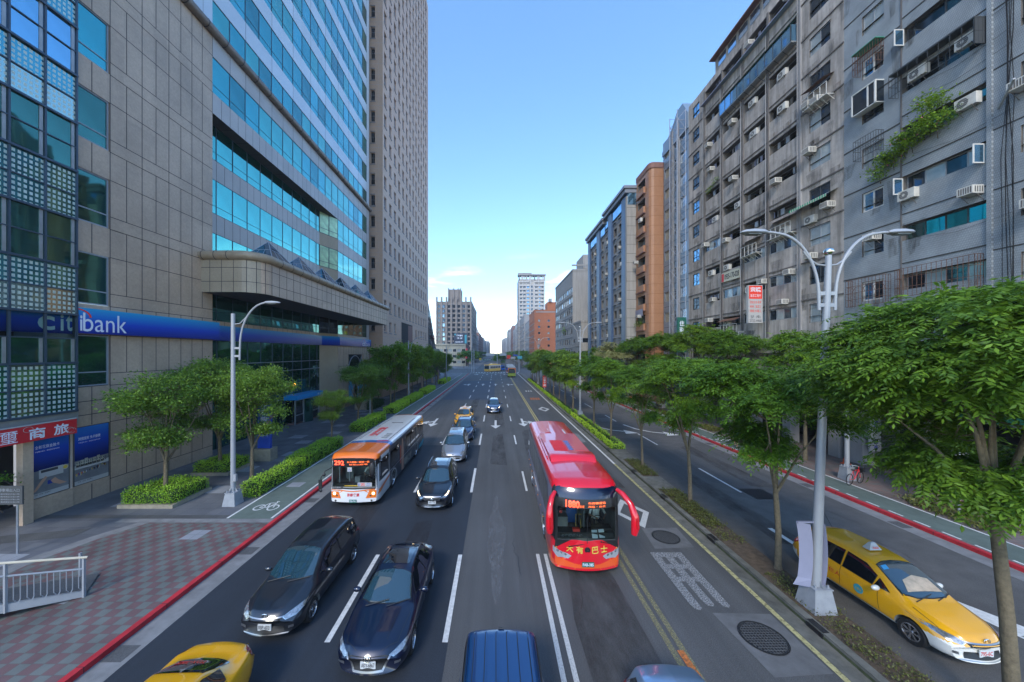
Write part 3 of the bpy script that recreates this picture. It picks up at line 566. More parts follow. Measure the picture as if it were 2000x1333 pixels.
# outer upper facade above the recess, up to the rounded stone tube
ys = [25.57, 56.2, 57.2]; Zs2 = [25.8]+[z for r in ribz[4:] for z in r]+[ZT]
isr = [r[0] for r in ribz]
low = [z for z in Zs2 if z < 31.5]+[31.6]; hi = [z for z in Zs2 if z > 31.55]
h1 = facade(wall, (XA, 0, 0), (0, 1, 0), (1, 0, 0), ys, low, lambda i, j: i == 0 and low[j] in isr, .07, 2, 2)
h2 = facade(wall, (XA, 0, 0), (0, 1, 0), (1, 0, 0), ys, hi, lambda i, j: i == 0 and hi[j] in isr, .07, 3, 3)
wall.quad((XA, 17.1, 32), (XA, 25.57, 32), (XA, 25.57, ZT), (XA, 17.1, ZT), 3)
me_r = win_mesh(1.70, 2.70, (0, 1, 0), (1, 0, 0), ['teal_glass', 'mullion'], vb=(), hb=(.235,), fw=.025, fd=.03)
me_r4 = win_mesh(1.70, 2.70, (0, 1, 0), (1, 0, 0), ['teal_dim', 'mullion'], vb=(), hb=(.235,), fw=.025, fd=.03)
me_r3 = win_mesh(1.70, 2.70, (0, 1, 0), (1, 0, 0), ['teal_strip', 'mullion'], vb=(), hb=(.235,), fw=.025, fd=.03)
me_r2 = win_mesh(1.70, 2.70, (0, 1, 0), (1, 0, 0), ['teal_glass_low', 'mullion'], vb=(), hb=(.235,), fw=.025, fd=.03)
for k in range(4, 16):
    z = ribz[k][0]+1.35
    if z > 68: continue
    for i in range(18): items.append(((me_r, me_r2, me_r, me_r3, me_r4, me_r, me_r2)[(i*5+k*3+i*i) % 7], (XA-.05, 25.57+1.7*(i+.5), z)))
    joints_v(wall, XA, [25.57+1.7*i for i in range(0, 19, 2 if k > 4 else 1)], ribz[k][1], ribz[k][1]+1.55 if k != 4 else 31.6, .03)
joints_v(wall, XA, [25.57+.85*i for i in range(0, 37)], 25.8, 27.35, .025); joints_v(wall, XA, [17.1+.85*i for i in range(10)], 32, ZT, .02)
me_l2 = win_mesh(1.70, 2.70, (0, 1, 0), (1, 0, 0), ['green_glass', 'mullion'], vb=(), hb=(.27,), fw=.025, fd=.03)
# right end, flush, below the recess line
Y2 = 45.9
zz = [8.8, 10.35, 13.05, 14.6, 17.3, 18.85, 21.55, 23.1, 25.8]
facade(wall, (XA, 0, 0), (0, 1, 0), (1, 0, 0), [Y2, 56.1, 57.2], zz, lambda i, j: i == 0 and j % 2 == 1, .07, 2, 2)
for k in range(4):
    for i in range(6): items.append((me_l2 if k == 0 else me_r2, (XA-.05, Y2+1.7*(i+.5), ribz[k][0]+1.35)))
    joints_v(wall, XA, [Y2+1.7*i for i in range(7)], ribz[k][1], ribz[k][1]+1.55, .03)
# recessed glass front
Y1 = 43.2
for a, b in ((8.78, 10.35), (13.05, 14.6), (17.3, 18.85), (21.55, 23.1)):
    wall.quad((XR, 25.57, a), (XR, Y1, a), (XR, Y1, b), (XR, 25.57, b), 0 if a < 9 else 2); joints_v(wall, XR, [25.57+1.7*i for i in range(11)]+([26.4+1.7*i for i in range(10)]), a, b, .03)
for k in range(4):
    for i in range(11):
        if 25.57+1.7*i < Y1-.4: items.append((me_l2 if k == 0 else me_r2, (XR-.02, min(25.57+1.7*(i+.5), Y1-.1), ribz[k][0]+1.35)))
wall.quad((XA, 25.57, 0), (XR-.1, 25.57, 0), (XR-.1, 25.57, 25.8), (XA, 25.57, 25.8), 0)
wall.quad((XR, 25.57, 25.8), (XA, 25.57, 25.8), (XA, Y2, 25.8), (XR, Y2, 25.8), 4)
for i in range(12): wall.box(XR, XA, 25.9+1.7*i, 25.94+1.7*i, 25.79, 25.796, 1)
# chamfered return wall, stone and panes coloured as if in warm sunlight
P0, P1 = Vector((XR, Y1, 0)), Vector((XA, Y2, 0)); cd = (P1-P0); cl = cd.length; cd.normalize(); cn = Vector((cd.y, -cd.x, 0))
for a, b in ((0, 10.35), (13.05, 14.6), (17.3, 18.85), (21.55, 23.1)): wall.quad(P0+Vector((0, 0, a)), P1+Vector((0, 0, a)), P1+Vector((0, 0, b)), P0+Vector((0, 0, b)), 5)
me_c = win_mesh(cl/2, 2.70, tuple(cd), tuple(cn), ['sunlit_green', 'mullion'], vb=(), hb=(.25,), fw=.05, fd=.03)
me_cd = win_mesh(cl/2, 2.70, tuple(cd), tuple(cn), ['dark_glass', 'mullion'], vb=(), hb=(.25,), fw=.05, fd=.03)
for k in range(4):
    for t in (.25, .75): p = P0+cd*cl*t; items.append((me_cd if k == 0 else me_c, (p.x, p.y, ribz[k][0]+1.35)))
# end of the building by the tower, plinth pieces
wall.quad((XA, 57.2, 0), (-60, 57.2, 0), (-60, 57.2, ZT), (XA, 57.2, ZT), 2); wall.quad((XA, 17.1, 0), (-60, 17.1, 0), (-60, 17.1, ZT), (XA, 17.1, ZT), 2)
fw = facade(wall, (XA, 0, 0), (0, 1, 0), (1, 0, 0), [Y2, 49.2, 54.8, 57.2], [0, .6, 7.6, 8.8], lambda i, j: i == 1 and j == 1, .3, 6, 6)
joints_v(wall, XA, [Y2+.85*i for i in range(13)], 7.6, 8.8, .03); joints_h(wall, XA, Y2, 49.2, [2.2, 4.1, 6.0]); joints_h(wall, XA, 54.8, 57.2, [2.2, 4.1, 6.0]); joints_v(wall, XA, [Y2+1.6, 56], 0, 7.6)
wall.quad((XA, 17.1, ZT), (XA, 57.2, ZT), (-60, 57.2, ZT), (-60, 17.1, ZT), 3)
wall.build('wall', ['granite', 'joint', 'panel_grey', 'panel_pale', 'soffit', 'granite_lit', 'granite'], bank)
windows(bank, items)
# ground floor curtain glass
cg = MB(); cg.quad((XR, 25.57, Z0), (XR, Y1, Z0), (XR, Y1, 8.8), (XR, 25.57, 8.8), 0)
for i in range(11): cg.box(XR, XR+.05, 25.55+1.7*i, 25.61+1.7*i, Z0, 8.8, 1)
for z in (2.9, 5.9, 6.85): cg.box(XR, XR+.055, 25.57, Y1, z, z+.07, 2)
cg.build('shop_window', ['green_glass', 'mullion', 'steel'], bank)
bw = MB(); bw.quad((XA-.28, 49.2, .6), (XA-.28, 54.8, .6), (XA-.28, 54.8, 7.6), (XA-.28, 49.2, 7.6), 0)
for s in (49.24, 54.7): bw.box(XA-.28, XA-.2, s, s+.08, .6, 7.6, 1)
arc = [(XA-.2, 52+2.4*math.cos(t), 5+2.4*math.sin(t)) for t in np.linspace(0, math.pi, 15)]; bw.tube([(XA-.2, 54.4, .6)]+arc+[(XA-.2, 49.6, .6)], .06, 6, 1); bw.tube([(XA-.2, 50.2, .6), (XA-.2, 54.6, 7.4)], .05, 6, 1); bw.box(XA-.26, XA-.16, 49.3, 54.7, 4.95, 5.05, 1); bw.box(XA-.26, XA-.2, 49.4, 51.4, 1.0, 4.4, 2)
bw.build('arched_window', ['dark_glass', 'mullion_pale', 'sky_sign'], bank)
# rounded tubes and the canopy
tb = MB(); tb.tube([(XA+.12, y, 31.85) for y in np.linspace(8, 57.4, 40)], .34, 14, 0); joints = [tb.disc((XA+.12, y, 31.85), (0, 1, 0), .355, .05, 14, 1) for y in np.arange(18, 57, 1.7)]
tb.build('cornice_tube', ['tube_stone', 'joint'], bank, smooth=True)
XC = -17.1; can = [(XA, 24.6)]+[(XC-1.5+1.5*math.cos(t), 26.1+1.5*math.sin(t)) for t in np.linspace(-math.pi/2, 0, 9)]+[(XC, 54.0), (XA-.1, 54.0)]
cm = MB(); n = len(can)
for i in range(n-1):
    (x0, y0), (x1, y1) = can[i], can[i+1]; cm.quad((x0, y0, 12.2), (x1, y1, 12.2), (x1, y1, 14.6), (x0, y0, 14.6), 0 if i < 6 else 2)  # front bays take the granite copy coloured as warmly lit
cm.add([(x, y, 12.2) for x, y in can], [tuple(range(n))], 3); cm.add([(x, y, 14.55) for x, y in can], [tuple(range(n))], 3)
path = [Vector((x, y, 0)) for x, y in can[:-1]]; dist = 0
for z in (12.95, 13.95):
    for a, b in zip(path, path[1:]):
        d = (b-a).normalized(); nn = Vector((d.y, -d.x, 0))*.006; up = Vector((0, 0, z)); cm.quad(a+nn+up, b+nn+up, b+nn+up+Vector((0, 0, .035)), a+nn+up+Vector((0, 0, .035)), 1)
for x in np.arange(XA+.6, XC-1.4, .85): cm.box(x, x+.03, 24.593, 24.62, 12.2, 14.6, 1)
for t in (.25, .5, .75, 1.0): c_, s_ = math.cos(-math.pi/2+t*math.pi/2), math.sin(-math.pi/2+t*math.pi/2); cm.tube([(XC-1.5+1.505*c_, 26.1+1.505*s_, 12.2), (XC-1.5+1.505*c_, 26.1+1.505*s_, 14.6)], .018, 4, 1)
for y in np.arange(27.0, 54, .95): cm.box(XC-.01, XC+.007, y, y+.03, 12.2, 14.6, 1)
canopy = cm.build('canopy', ['granite_lit', 'joint', 'granite', 'soffit'], bank)
tb = MB(); tb.tube([(x+(.0 if i else -.5), y, 14.85) for i, (x, y) in enumerate(can[:-1])]+[(XC, 54.2, 14.85)], .33, 12, 0, True)
for y in np.arange(27, 54, 1.4): tb.disc((XC, y, 14.85), (0, 1, 0), .34, .04, 12, 1)
for x in np.arange(-21, -18.6, .9): tb.disc((x, 24.6, 14.85), (1, 0, 0), .34, .04, 12, 1)
tb.build('edge_tube', ['tube_tan', 'joint'], canopy, smooth=True)
for i in range(6):
    y = 28.7+4.45*i; sk = MB(); c = (-19.1, y, 17.15); hw = 1.85; hy = 2.1; b = [(-19.1-hw, y-hy, 14.6), (-19.1+hw, y-hy, 14.6), (-19.1+hw, y+hy, 14.6), (-19.1-hw, y+hy, 14.6)]
    for k in range(4): sk.add([b[k], b[(k+1) % 4], c], [(0, 1, 2)], 0)
    for k in range(4):
        sk.tube([b[k], c], .035, 5, 1)
        for t in (.33, .66):
            A = Vector(b[k]).lerp(Vector(c), t); B_ = Vector(b[(k+1) % 4]).lerp(Vector(c), t); sk.tube([A, B_], .025, 4, 1)
            A = Vector(b[k]).lerp(Vector(b[(k+1) % 4]), t); sk.tube([A, A.lerp(Vector(c), 1-abs(t-.5)*.0-.34)], .022, 4, 1)
    sk.build('skylight', ['pyramid', 'mullion_pale'] if False else ['tower_glass', 'mullion_pale'], canopy)
# revolving door and its blue lintel
dr = MB(); dx = -21.25
for y in (36.2, 37.8, 39.4, 41.0): dr.box(dx-.06, dx+.06, y-.06, y+.06, Z0, 2.75, 1)
for z in (1.1, 2.7): dr.box(dx-.04, dx+.04, 36.26, 40.94, z, z+.09, 1)
dr.box(dx-1.0, dx-.1, 36.3, 40.9, Z0, .22, 2); dr.quad((dx-.02, 36.3, .3), (dx-.02, 37.7, .3), (dx-.02, 37.7, 2.7), (dx-.02, 36.3, 2.7), 0); dr.quad((dx-.02, 39.5, .3), (dx-.02, 40.9, .3), (dx-.02, 40.9, 2.7), (dx-.02, 39.5, 2.7), 0)
dr.tube([(dx-.2, 38.6, Z0), (dx-.2, 38.6, 2.7)], .75, 14, 3); dr.build('revolving_door', ['dark_glass', 'steel', 'brick_dark', 'green_glass'], bank)
bl = MB(); bl.box(XR, dx+.35, 35.9, 41.3, 2.82, 3.3, 0); text(bl, '▲ citi', (dx+.355, 40.5, 3.06), .8, .22, '+x', 1); bl.build('door_lintel', ['blue_lit', 'white_letter'], bank)
lmp = MB(); lmp.ball((XR+.25, 37.4, 4.3), .14, .14, .2); lmp.build('beacon_lamp', 'beacon', bank)

# blue fascia sign, in its own printed gradient
m, t, b, N, Lk = node_mat('fascia_blue'); tcn = N('ShaderNodeTexCoord'); sp = N('ShaderNodeSeparateXYZ'); rp = N('ShaderNodeValToRGB'); mr = N('ShaderNodeMapRange'); mr.inputs[1].default_value = 8.8; mr.inputs[2].default_value = 10.1
Lk(tcn.outputs['Object'], sp.inputs[0]); Lk(sp.outputs['Z'], mr.inputs[0]); Lk(mr.outputs[0], rp.inputs[0]); Lk(rp.outputs[0], b.inputs['Base Color']); b.inputs['Roughness'].default_value = .3
e = rp.color_ramp.elements; e[0].color = (.004, .018, .22, 1); e[1].color = (.02, .34, .62, 1); x = e.new(.45); x.color = (.006, .06, .52, 1); x = e.new(.78); x.color = (.012, .22, .62, 1); M['fascia_blue'] = m
def citi(mb, cy, cz, X, wd, ht, m=1, mr=2):
    text(mb, 'citi', (X, cy-wd*.29, cz), wd*.38, ht, '+x', m, .02); text(mb, 'bank', (X, cy+wd*.22, cz+.0), wd*.54, ht*.98, '+x', m, .0)
    n = 12; w_ = wd*.17; c0 = cy-wd*.345
    for k in range(n):
        t0, t1 = math.pi*k/n, math.pi*(k+1)/n; mb.quad(*[(X, c0+w_*r*math.cos(t), cz+ht*.55+ht*.42*r*math.sin(t)) for r, t in ((1, t0), (1.14, t0), (1.14, t1), (1, t1))], mr)
def citi_near(mb):
    mb.box(-21.3, -21.08, 11.2, 17.1, 8.75, 10.05, 0); text(mb, 'c', (-21.07, 16.02, 9.22), .62, .66, '+x', 1, .02); text(mb, 'i', (-21.07, 16.6, 9.28), .12, .78, '+x', 1, .02); text(mb, 't', (-21.07, 16.88, 9.28), .26, .78, '+x', 1, .02)
    X = -20.893; text(mb, 'i', (X, 17.22, 9.32), .10, .78, '+x', 1, .02); text(mb, 'bank', (X, 18.32, 9.38), 2.05, .95, '+x', 1, .0)
    for k in range(8): t0, t1 = 1.5*k/8, 1.5*(k+1)/8; mb.quad(*[(X, 16.95+.62*r*math.cos(t), 9.62+.38*r*math.sin(t)) for r, t in ((1, t0), (1.16, t0), (1.16, t1), (1, t1))], 2)
sg = MB(); sg.box(XA, -20.9, 17.12, 25.85, 8.8, 10.1, 0); citi_near(sg); tag(sg.build('fascia_sign', ['fascia_blue', 'white_letter', 'red_bright']), 'blue gradient bank fascia with large white lettering above the posters', 'sign')
sg = MB(); sg.box(XR, -22.02, 25.87, 43.3, 8.8, 10.0, 0)
A, B_ = Vector((-22.02, 43.3, 0)), Vector((-20.95, 45.95, 0)); sg.quad(A+Vector((0, 0, 8.8)), B_+Vector((0, 0, 8.8)), B_+Vector((0, 0, 10)), A+Vector((0, 0, 10)), 0); sg.quad(A+Vector((0, 0, 8.8)), B_+Vector((0, 0, 8.8)), (XA-.5, 45.95, 8.8), (XR, 43.3, 8.8), 0)
sg.box(XA, -20.95, 45.95, 57.4, 8.8, 10.0, 0); citi(sg, 55.3, 9.25, -20.943, 3.3, .7); tag(sg.build('fascia_sign', ['fascia_blue', 'white_letter', 'red_bright']), 'long blue bank fascia under the canopy with small white lettering at its far end', 'sign')
# posters
def poster(y0, y1, kind, label):
    o = thing('poster', label, 'poster', (XA, (y0+y1)/2, 1.05), group='posters on the bank wall'); mb = MB(); X = XA+.03; mb.box(XA, X, y0, y1, 1.07, 4.03, 0); mb.build('panel', 'frame_dark', o)
    p = MB(); X += .004; p.quad((X, y0+.05, 2.33), (X, y1-.05, 2.33), (X, y1-.05, 4.0), (X, y0+.05, 4.0), 0); p.quad((X, y0+.05, 1.1), (X, y1-.05, 1.1), (X, y1-.05, 1.3), (X, y0+.05, 1.3), 1); p.quad((X, y0+.05, 1.3), (X, y1-.05, 1.3), (X, y1-.05, 2.33), (X, y0+.05, 2.33), 2)
    X += .003; u = lambda f: y0+.05+(y1-y0-.1)*f
    text(p, '全新花旗金融卡' if kind else '跨國提款 免手續費', (X, u(.42), 3.42), (y1-y0)*.6, .16, '+x', 3); text(p, '不論國內海外，輕鬆提領當地貨幣', (X, u(.42), 3.22), (y1-y0)*.6, .06, '+x', 3); text(p, '花旗（台灣）商業銀行', (X, u(.3), 1.24), (y1-y0)*.4, .07, '+x', 4)
    def R_(a, b, c, d, m): p.quad((X, u(a), c), (X, u(b), c), (X, u(b), d), (X, u(a), d), m)
    if kind:
        R_(.2, .85, 1.95, 2.35, 1); X += .002; R_(.25, .7, 2.2, 2.32, 4)
        for pts in (((.04, 1.4), (.12, 1.4), (.42, 1.95), (.36, 2.02), (.25, 1.85)), ((.5, 1.75), (.62, 1.85), (.72, 1.68), (.95, 1.45), (.75, 1.45), (.55, 1.62))): p.add([(X+.002, u(a), b) for a, b in pts], [tuple(range(len(pts)))], 5)
        p.disc((X, u(.9), 2.22), (1, 0, 0), .12, .006, 16, 1); p.disc((X+.004, u(.9), 2.22), (1, 0, 0), .09, .006, 16, 6); R_(.42, .6, 1.6, 1.78, 7)
    else:
        R_(0, 1, 1.9, 2.1, 1)
        for i in range(7): R_(.12*i+.04, .12*i+.13, 2.0, 2.28+.05*(i % 3), 8)
        X += .002
        for i in range(14):
            for z in (2.05, 2.18): R_(.065*i+.05, .065*i+.075, z, z+.07, 4)
        rr = random.Random(5)
        for i in range(40): a = rr.uniform(0, .9); R_(a, a+.03, 1.6+a*.25+rr.uniform(-.08, .08), 1.68+a*.25, rr.choice([4, 6, 9, 7, 1]))
    p.build('print', ['poster_blue', 'photo_white', 'photo_desk', 'white_letter', 'plate_text', 'skin', 'gold', 'blue_mid', 'board_old', 'red'], o)
m, t, b, N, Lk = node_mat('poster_blue'); tcn = N('ShaderNodeTexCoord'); sp = N('ShaderNodeSeparateXYZ'); rp = N('ShaderNodeValToRGB'); mr = N('ShaderNodeMapRange'); mr.inputs[1].default_value = 1.4; mr.inputs[2].default_value = 2.95
Lk(tcn.outputs['Object'], sp.inputs[0]); Lk(sp.outputs['Z'], mr.inputs[0]); Lk(mr.outputs[0], rp.inputs[0]); Lk(rp.outputs[0], b.inputs['Base Color']); b.inputs['Roughness'].default_value = .25
rp.color_ramp.elements[0].color = (.003, .012, .12, 1); rp.color_ramp.elements[1].color = (.02, .16, .52, 1); x = rp.color_ramp.elements.new(.5); x.color = (.006, .05, .42, 1); M['poster_blue'] = m
poster(15.5, 16.98, 1, 'blue poster with two hands over a laptop, under the red banner'); poster(17.12, 18.72, 0, 'blue poster with a street-cafe picture, right of the hands poster')

# ---------------------------------------------------------------- glass annex at the left edge
ann = thing('glass_annex', 'glass-block and blue-glass wall with dotted panes at the far left edge', 'building', (-22, 14, 0))
XG = -20.9; fr = MB(); PW, PH = 1.185, 1.19; items = []; zb = 4.94
mgs = {k: None for k in ('dot', 'dotp', 'clear')}
for k, g in (('dot', 'dot_glass'), ('dotp', 'dot_glass_pale'), ('clear', 'annex_glass'), ('low', 'green_glass'), ('see', 'annex_clear')):
    pb = MB(); pb.box(-.02, 0, -PW/2+.03, PW/2-.03, -PH/2+.03, PH/2-.03, 0)
    if k in ('clear', 'low'): pb.box(0, .03, PW/2-.2, PW/2-.08, -PH/2+.03, PH/2-.03, 1)
    mgs[k] = pb.mesh('window', [g, 'frame_alu'])
for r in range(34):
    for c in range(5):
        y = 17.03-PW*(c+.5); z = zb+PH*(r+.5); kk = r % 4
        items.append((mgs['dotp' if (r < 2 and c == 1) or (r % 8 == 4) else 'dot'] if kk < 2 else mgs['see' if r == 3 else 'low' if r < 12 else 'clear'], (XG-.03, y, z)))
    big = r % 2 == 0
    fr.box(XG-.06, XG+(.09 if big else .03), 11.1, 17.05, zb+PH*r-(.05 if big else .025), zb+PH*r+(.05 if big else .025), 0)
for c in range(6): y = 17.03-PW*c; fr.box(XG-.058, XG+.045, y-.035, y+.035, zb, zb+PH*34, 0)
fr.box(XG-.35, XG-.07, 17.06, 17.09, zb, zb+PH*34, 1); fr.box(-30, XG-.1, 17.0, 17.07, zb, 45, 0)
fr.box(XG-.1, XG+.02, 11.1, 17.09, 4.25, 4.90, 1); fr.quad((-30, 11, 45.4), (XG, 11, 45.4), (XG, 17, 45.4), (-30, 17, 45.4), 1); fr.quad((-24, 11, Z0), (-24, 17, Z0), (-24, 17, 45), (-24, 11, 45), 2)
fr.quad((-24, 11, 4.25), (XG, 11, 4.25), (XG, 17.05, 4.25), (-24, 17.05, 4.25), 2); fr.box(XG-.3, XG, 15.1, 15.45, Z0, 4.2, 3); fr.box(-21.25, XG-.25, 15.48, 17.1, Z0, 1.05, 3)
fr.build('frame', ['mullion', 'frame_alu', 'dark_room', 'granite'], ann); windows(ann, items)
bn = thing('shop_banner', 'red banner with large white characters over the posters', 'banner', (-20.6, 15, 3.85)); mb = MB(); mb.box(-20.66, -20.6, 11, 16.8, 3.87, 4.58, 0); mb.build('cloth', 'red', bn)
mb = MB(); X = -20.595
for ch, y in (('璽', 14.45), ('商', 15.35), ('旅', 16.2), ('御', 13.5)): text(mb, ch, (X, y, 4.2), .56, .50, '+x', 0, 0 if ch in '璽御' else .02)
for cy, cz in ((15.05, 4.42), (16.5, 4.1), (16.6, 4.05)): mb.tube([(X, cy+.16*math.cos(t), cz+.12*math.sin(t)) for t in np.linspace(0, 5.5, 16)], .008, 4, 1)
mb.build('lettering', ['white_letter', 'photo_white'], bn); mb = MB(); mb.box(-20.68, -20.58, 11, 16.82, 4.585, 4.63, 0); mb.build('rail', 'photo_white', bn)

# ---------------------------------------------------------------- stone tower behind the bank
tw = thing('stone_tower', 'tall pinkish stone tower with rows of small windows and an end face coloured as warmly lit', 'building', (-30, 59, 0)); XT = -19.5
tm = MB(); U = [59.0]; cols = []
for i in range(13): c = 60.35+2.92*i; U += [c-.62, c+.62]; cols.append(c)
U.append(98.6); Zt = [0, 5]; fl = []
for k in range(27): zc = 12.5+3.62*k; Zt += [zc-.95, zc+.95]; fl.append(zc)
Zt += [104.6]; Zt = sorted(Zt)
hl = facade(tm, (XT, 0, 0), (0, 1, 0), (1, 0, 0), U, Zt, lambda i, j: i % 2 == 1 and j >= 2 and j % 2 == 0 and not (j == 2 and 5 < i < 16), .22, 0, 0)
me_t = [win_mesh(1.2, 1.86, (0, 1, 0), (1, 0, 0), [g, 'frame_alu'], vb=(), hb=(.3,), fw=.05, fd=.03) for g in ('tower_glass', 'dark_glass', 'sky_glass', 'tower_glass')]
items = []
for n_, (u0, u1, z0, z1) in enumerate(hl):
    items.append((me_t[(n_*7+n_//13) % 4], (XT-.2, (u0+u1)/2, (z0+z1)/2))); tm.box(XT, XT+.09, u0-.12, u1+.12, z0-.26, z0-.08, 1); tm.box(XT, XT+.05, u0-.06, u1+.06, z1+.06, z1+.14, 0)
for z in fl: tm.box(XT, XT+.008, 59, 98.6, z-1.8, z-1.76, 2)
Uf = [XT-40, -21.55, -20.85, XT]; Zf = [0]+[q for z in fl for q in (z-.9, z+.9)]+[104.6]
hf = facade(tm, (0, 59, 0), (1, 0, 0), (0, -1, 0), Uf, Zf, lambda i, j: i == 1 and j % 2 == 1, .3, 3, 3)
me_f = win_mesh(.68, 1.76, (1, 0, 0), (0, -1, 0), ['dark_glass', 'frame_dark'], vb=(.5,), hb=(), fw=.04, fd=.03)
for u0, u1, z0, z1 in hf: items.append((me_f, ((u0+u1)/2, 59.28, (z0+z1)/2))); tm.box(u0-.12, u1+.12, 58.93, 59, z0-.22, z0-.08, 1); tm.box(u0-.08, u1+.08, 58.95, 59, z1+.08, z1+.2, 1)
for z in fl: tm.box(-26, XT, 58.992, 59, z-1.8, z-1.76, 2); tm.box(-26, XT, 58.993, 59, z+.0, z+.03, 2)
for x in (-20.3,): tm.box(x, x+.03, 58.991, 59, 0, 104, 2)
tm.quad((XT, 59, 104.6), (XT, 98.6, 104.6), (-60, 98.6, 104.6), (-60, 59, 104.6), 0); tm.quad((XT, 98.6, 0), (-60, 98.6, 0), (-60, 98.6, 104.6), (XT, 98.6, 104.6), 0)
tm.build('wall', ['tower_stone', 'slate_roof', 'joint_soft' if False else 'mid_conc', 'tower_stone_lit'], tw); windows(tw, items)
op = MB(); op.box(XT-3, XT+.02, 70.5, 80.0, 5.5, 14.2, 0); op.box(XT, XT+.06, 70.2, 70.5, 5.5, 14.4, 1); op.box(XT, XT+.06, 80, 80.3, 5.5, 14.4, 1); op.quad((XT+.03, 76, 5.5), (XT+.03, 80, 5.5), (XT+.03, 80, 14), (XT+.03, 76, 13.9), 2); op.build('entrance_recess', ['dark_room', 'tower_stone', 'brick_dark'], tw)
cp = MB(); cp.prism([(59.5, 8.6), (82, 8.6), (96, 9.0), (101, 7.2), (96, 6.6), (59.5, 6.6)], XT, XT+3.6, 0, lambda y, z, x: (x, y, z)); cp.box(XT+3.6, XT+3.66, 59.6, 70, 7.0, 8.4, 1)
for y in np.arange(60, 70, 1.0): cp.box(XT+3.66, XT+3.7, y, y+.1, 7.0, 8.4, 0)
cp.build('entrance_canopy', ['slate_roof', 'green_glass'], tw)
for i in range(5): pass
for y in (64, 76, 88, 97): cl_ = MB(); cl_.tube([(XT+3.2, y, Z0), (XT+3.2, y, 6.6)], .28, 10, 0); cl_.build('column', 'tower_stone', tw)

# ---------------------------------------------------------------- right side: apartment blocks
AC = []
def ac_mesh(kind):
    mb = MB()
    if kind == 0:      # outdoor condenser facing the street (-x), bracket below
        mb.box(-.32, 0, -.42, .42, 0, .58, 0); mb.disc((-.325, .1, .29), (1, 0, 0), .23, .012, 18, 1); mb.disc((-.334, .1, .29), (1, 0, 0), .07, .012, 10, 0)
        for k in range(5): mb.box(-.333, -.325, .1-.22, .32, .09+.1*k, .10+.1*k, 0)
    else:              # boxy window unit with slatted near end
        mb.box(-.62, 0, -.30, .30, 0, .42, 0)
        for k in range(4): mb.box(-.5+.12*k, -.44+.12*k, -.306, -.3, .06, .36, 1)
        for k in range(6): mb.box(-.626, -.62, -.26+.09*k, -.21+.09*k, .05, .37, 2)
    for y in (-.28, .28): mb.tube([(0, y, -.02), (-.4, y, -.02)], .015, 4, 2); mb.tube([(0, y, -.35), (-.38, y, -.02)], .012, 4, 2)
    return mb.mesh('air_conditioner', ['ac_white', 'ac_grille', 'stucco_dark'])
ACM = [ac_mesh(0), ac_mesh(1)]
def ac(parent, X, Y, Z, kind=0): link('air_conditioner', ACM[kind], parent, Vector((X, Y, Z))-ORG[parent.name])
def cage(mb, X, y0, y1, z0, z1, d=.45, m=0, s=.13):
    for y in np.arange(y0, y1+.01, (y1-y0)/max(2, round((y1-y0)/s))): mb.box(X-d-.008, X-d+.008, y-.008, y+.008, z0, z1, m)
    for z in np.linspace(z0, z1, max(3, int((z1-z0)/.35))): mb.box(X-d-.012, X-d+.012, y0, y1, z-.012, z+.012, m); mb.box(X-d, X, y0-.01, y0+.01, z-.01, z+.01, m); mb.box(X-d, X, y1-.01, y1+.01, z-.01, z+.01, m)
    for x in np.linspace(X-d, X, 4): mb.box(x-.008, x+.008, y0-.01, y0+.01, z0, z1, m); mb.box(x-.008, x+.008, y1-.01, y1+.01, z0, z1, m)
XB = 25.0; NX = (-1, 0, 0); UY = (0, 1, 0); rr = random.Random(11)
W2 = {}
def wmesh(wd, ht, style):
    k = (round(wd, 2), round(ht, 2), style)
    if k not in W2:
        mats, vb, fw_ = {'alu': (['dark_glass', 'curtain_glass', 'frame_alu'], (.5,), .05), 'white': (['dark_glass', 'blue_glass', 'frame_white'], (.5,), .09), 'dark': (['dark_glass', 'frame_dark'], (.5,), .05), 'blue': (['blue_glass', 'frame_dark'], (.5,), .05),
                         'teal4': (['teal_glass', 'green_glass', 'frame_dark'], (.25, .5, .75), .05), 'alu4': (['curtain_glass', 'dark_glass', 'frame_alu'], (.25, .5, .75), .05), 'curt': (['curtain_glass', 'frame_alu'], (.5,), .05), 'blind': (['board_old', 'frame_alu'], (), .05), 'sky': (['sky_glass', 'frame_alu'], (), .05)}[style]
        W2[k] = win_mesh(wd, ht, UY, NX, mats, vb, (), fw_, .04)
    return W2[k]
def stains(g, spots, m):
    for y, z, w_, h in spots: g.add([(XB-.012, y-w_, z), (XB-.012, y+w_, z), (XB-.012, y+w_*.6, z-h), (XB-.012, y-w_*.5, z-h*.9)], [(0, 1, 2, 3)], m)
# R1: grey-tiled block nearest on the right
r1 = thing('tiled_apartment_block', 'blue-grey tiled apartment block with flower box and air conditioners, nearest on the right', 'building', (30, 20, 0))
w1 = MB(); fz = [6.95+3.01*k for k in range(11)]; items = []
U1 = [14.0, 15.0, 16.25, 17.35, 21.0, 22.0, 23.3, 24.5]
Z1 = [4.2]
for z in fz: Z1 += [z+.45, z+1.35, z+1.7, z+2.65]
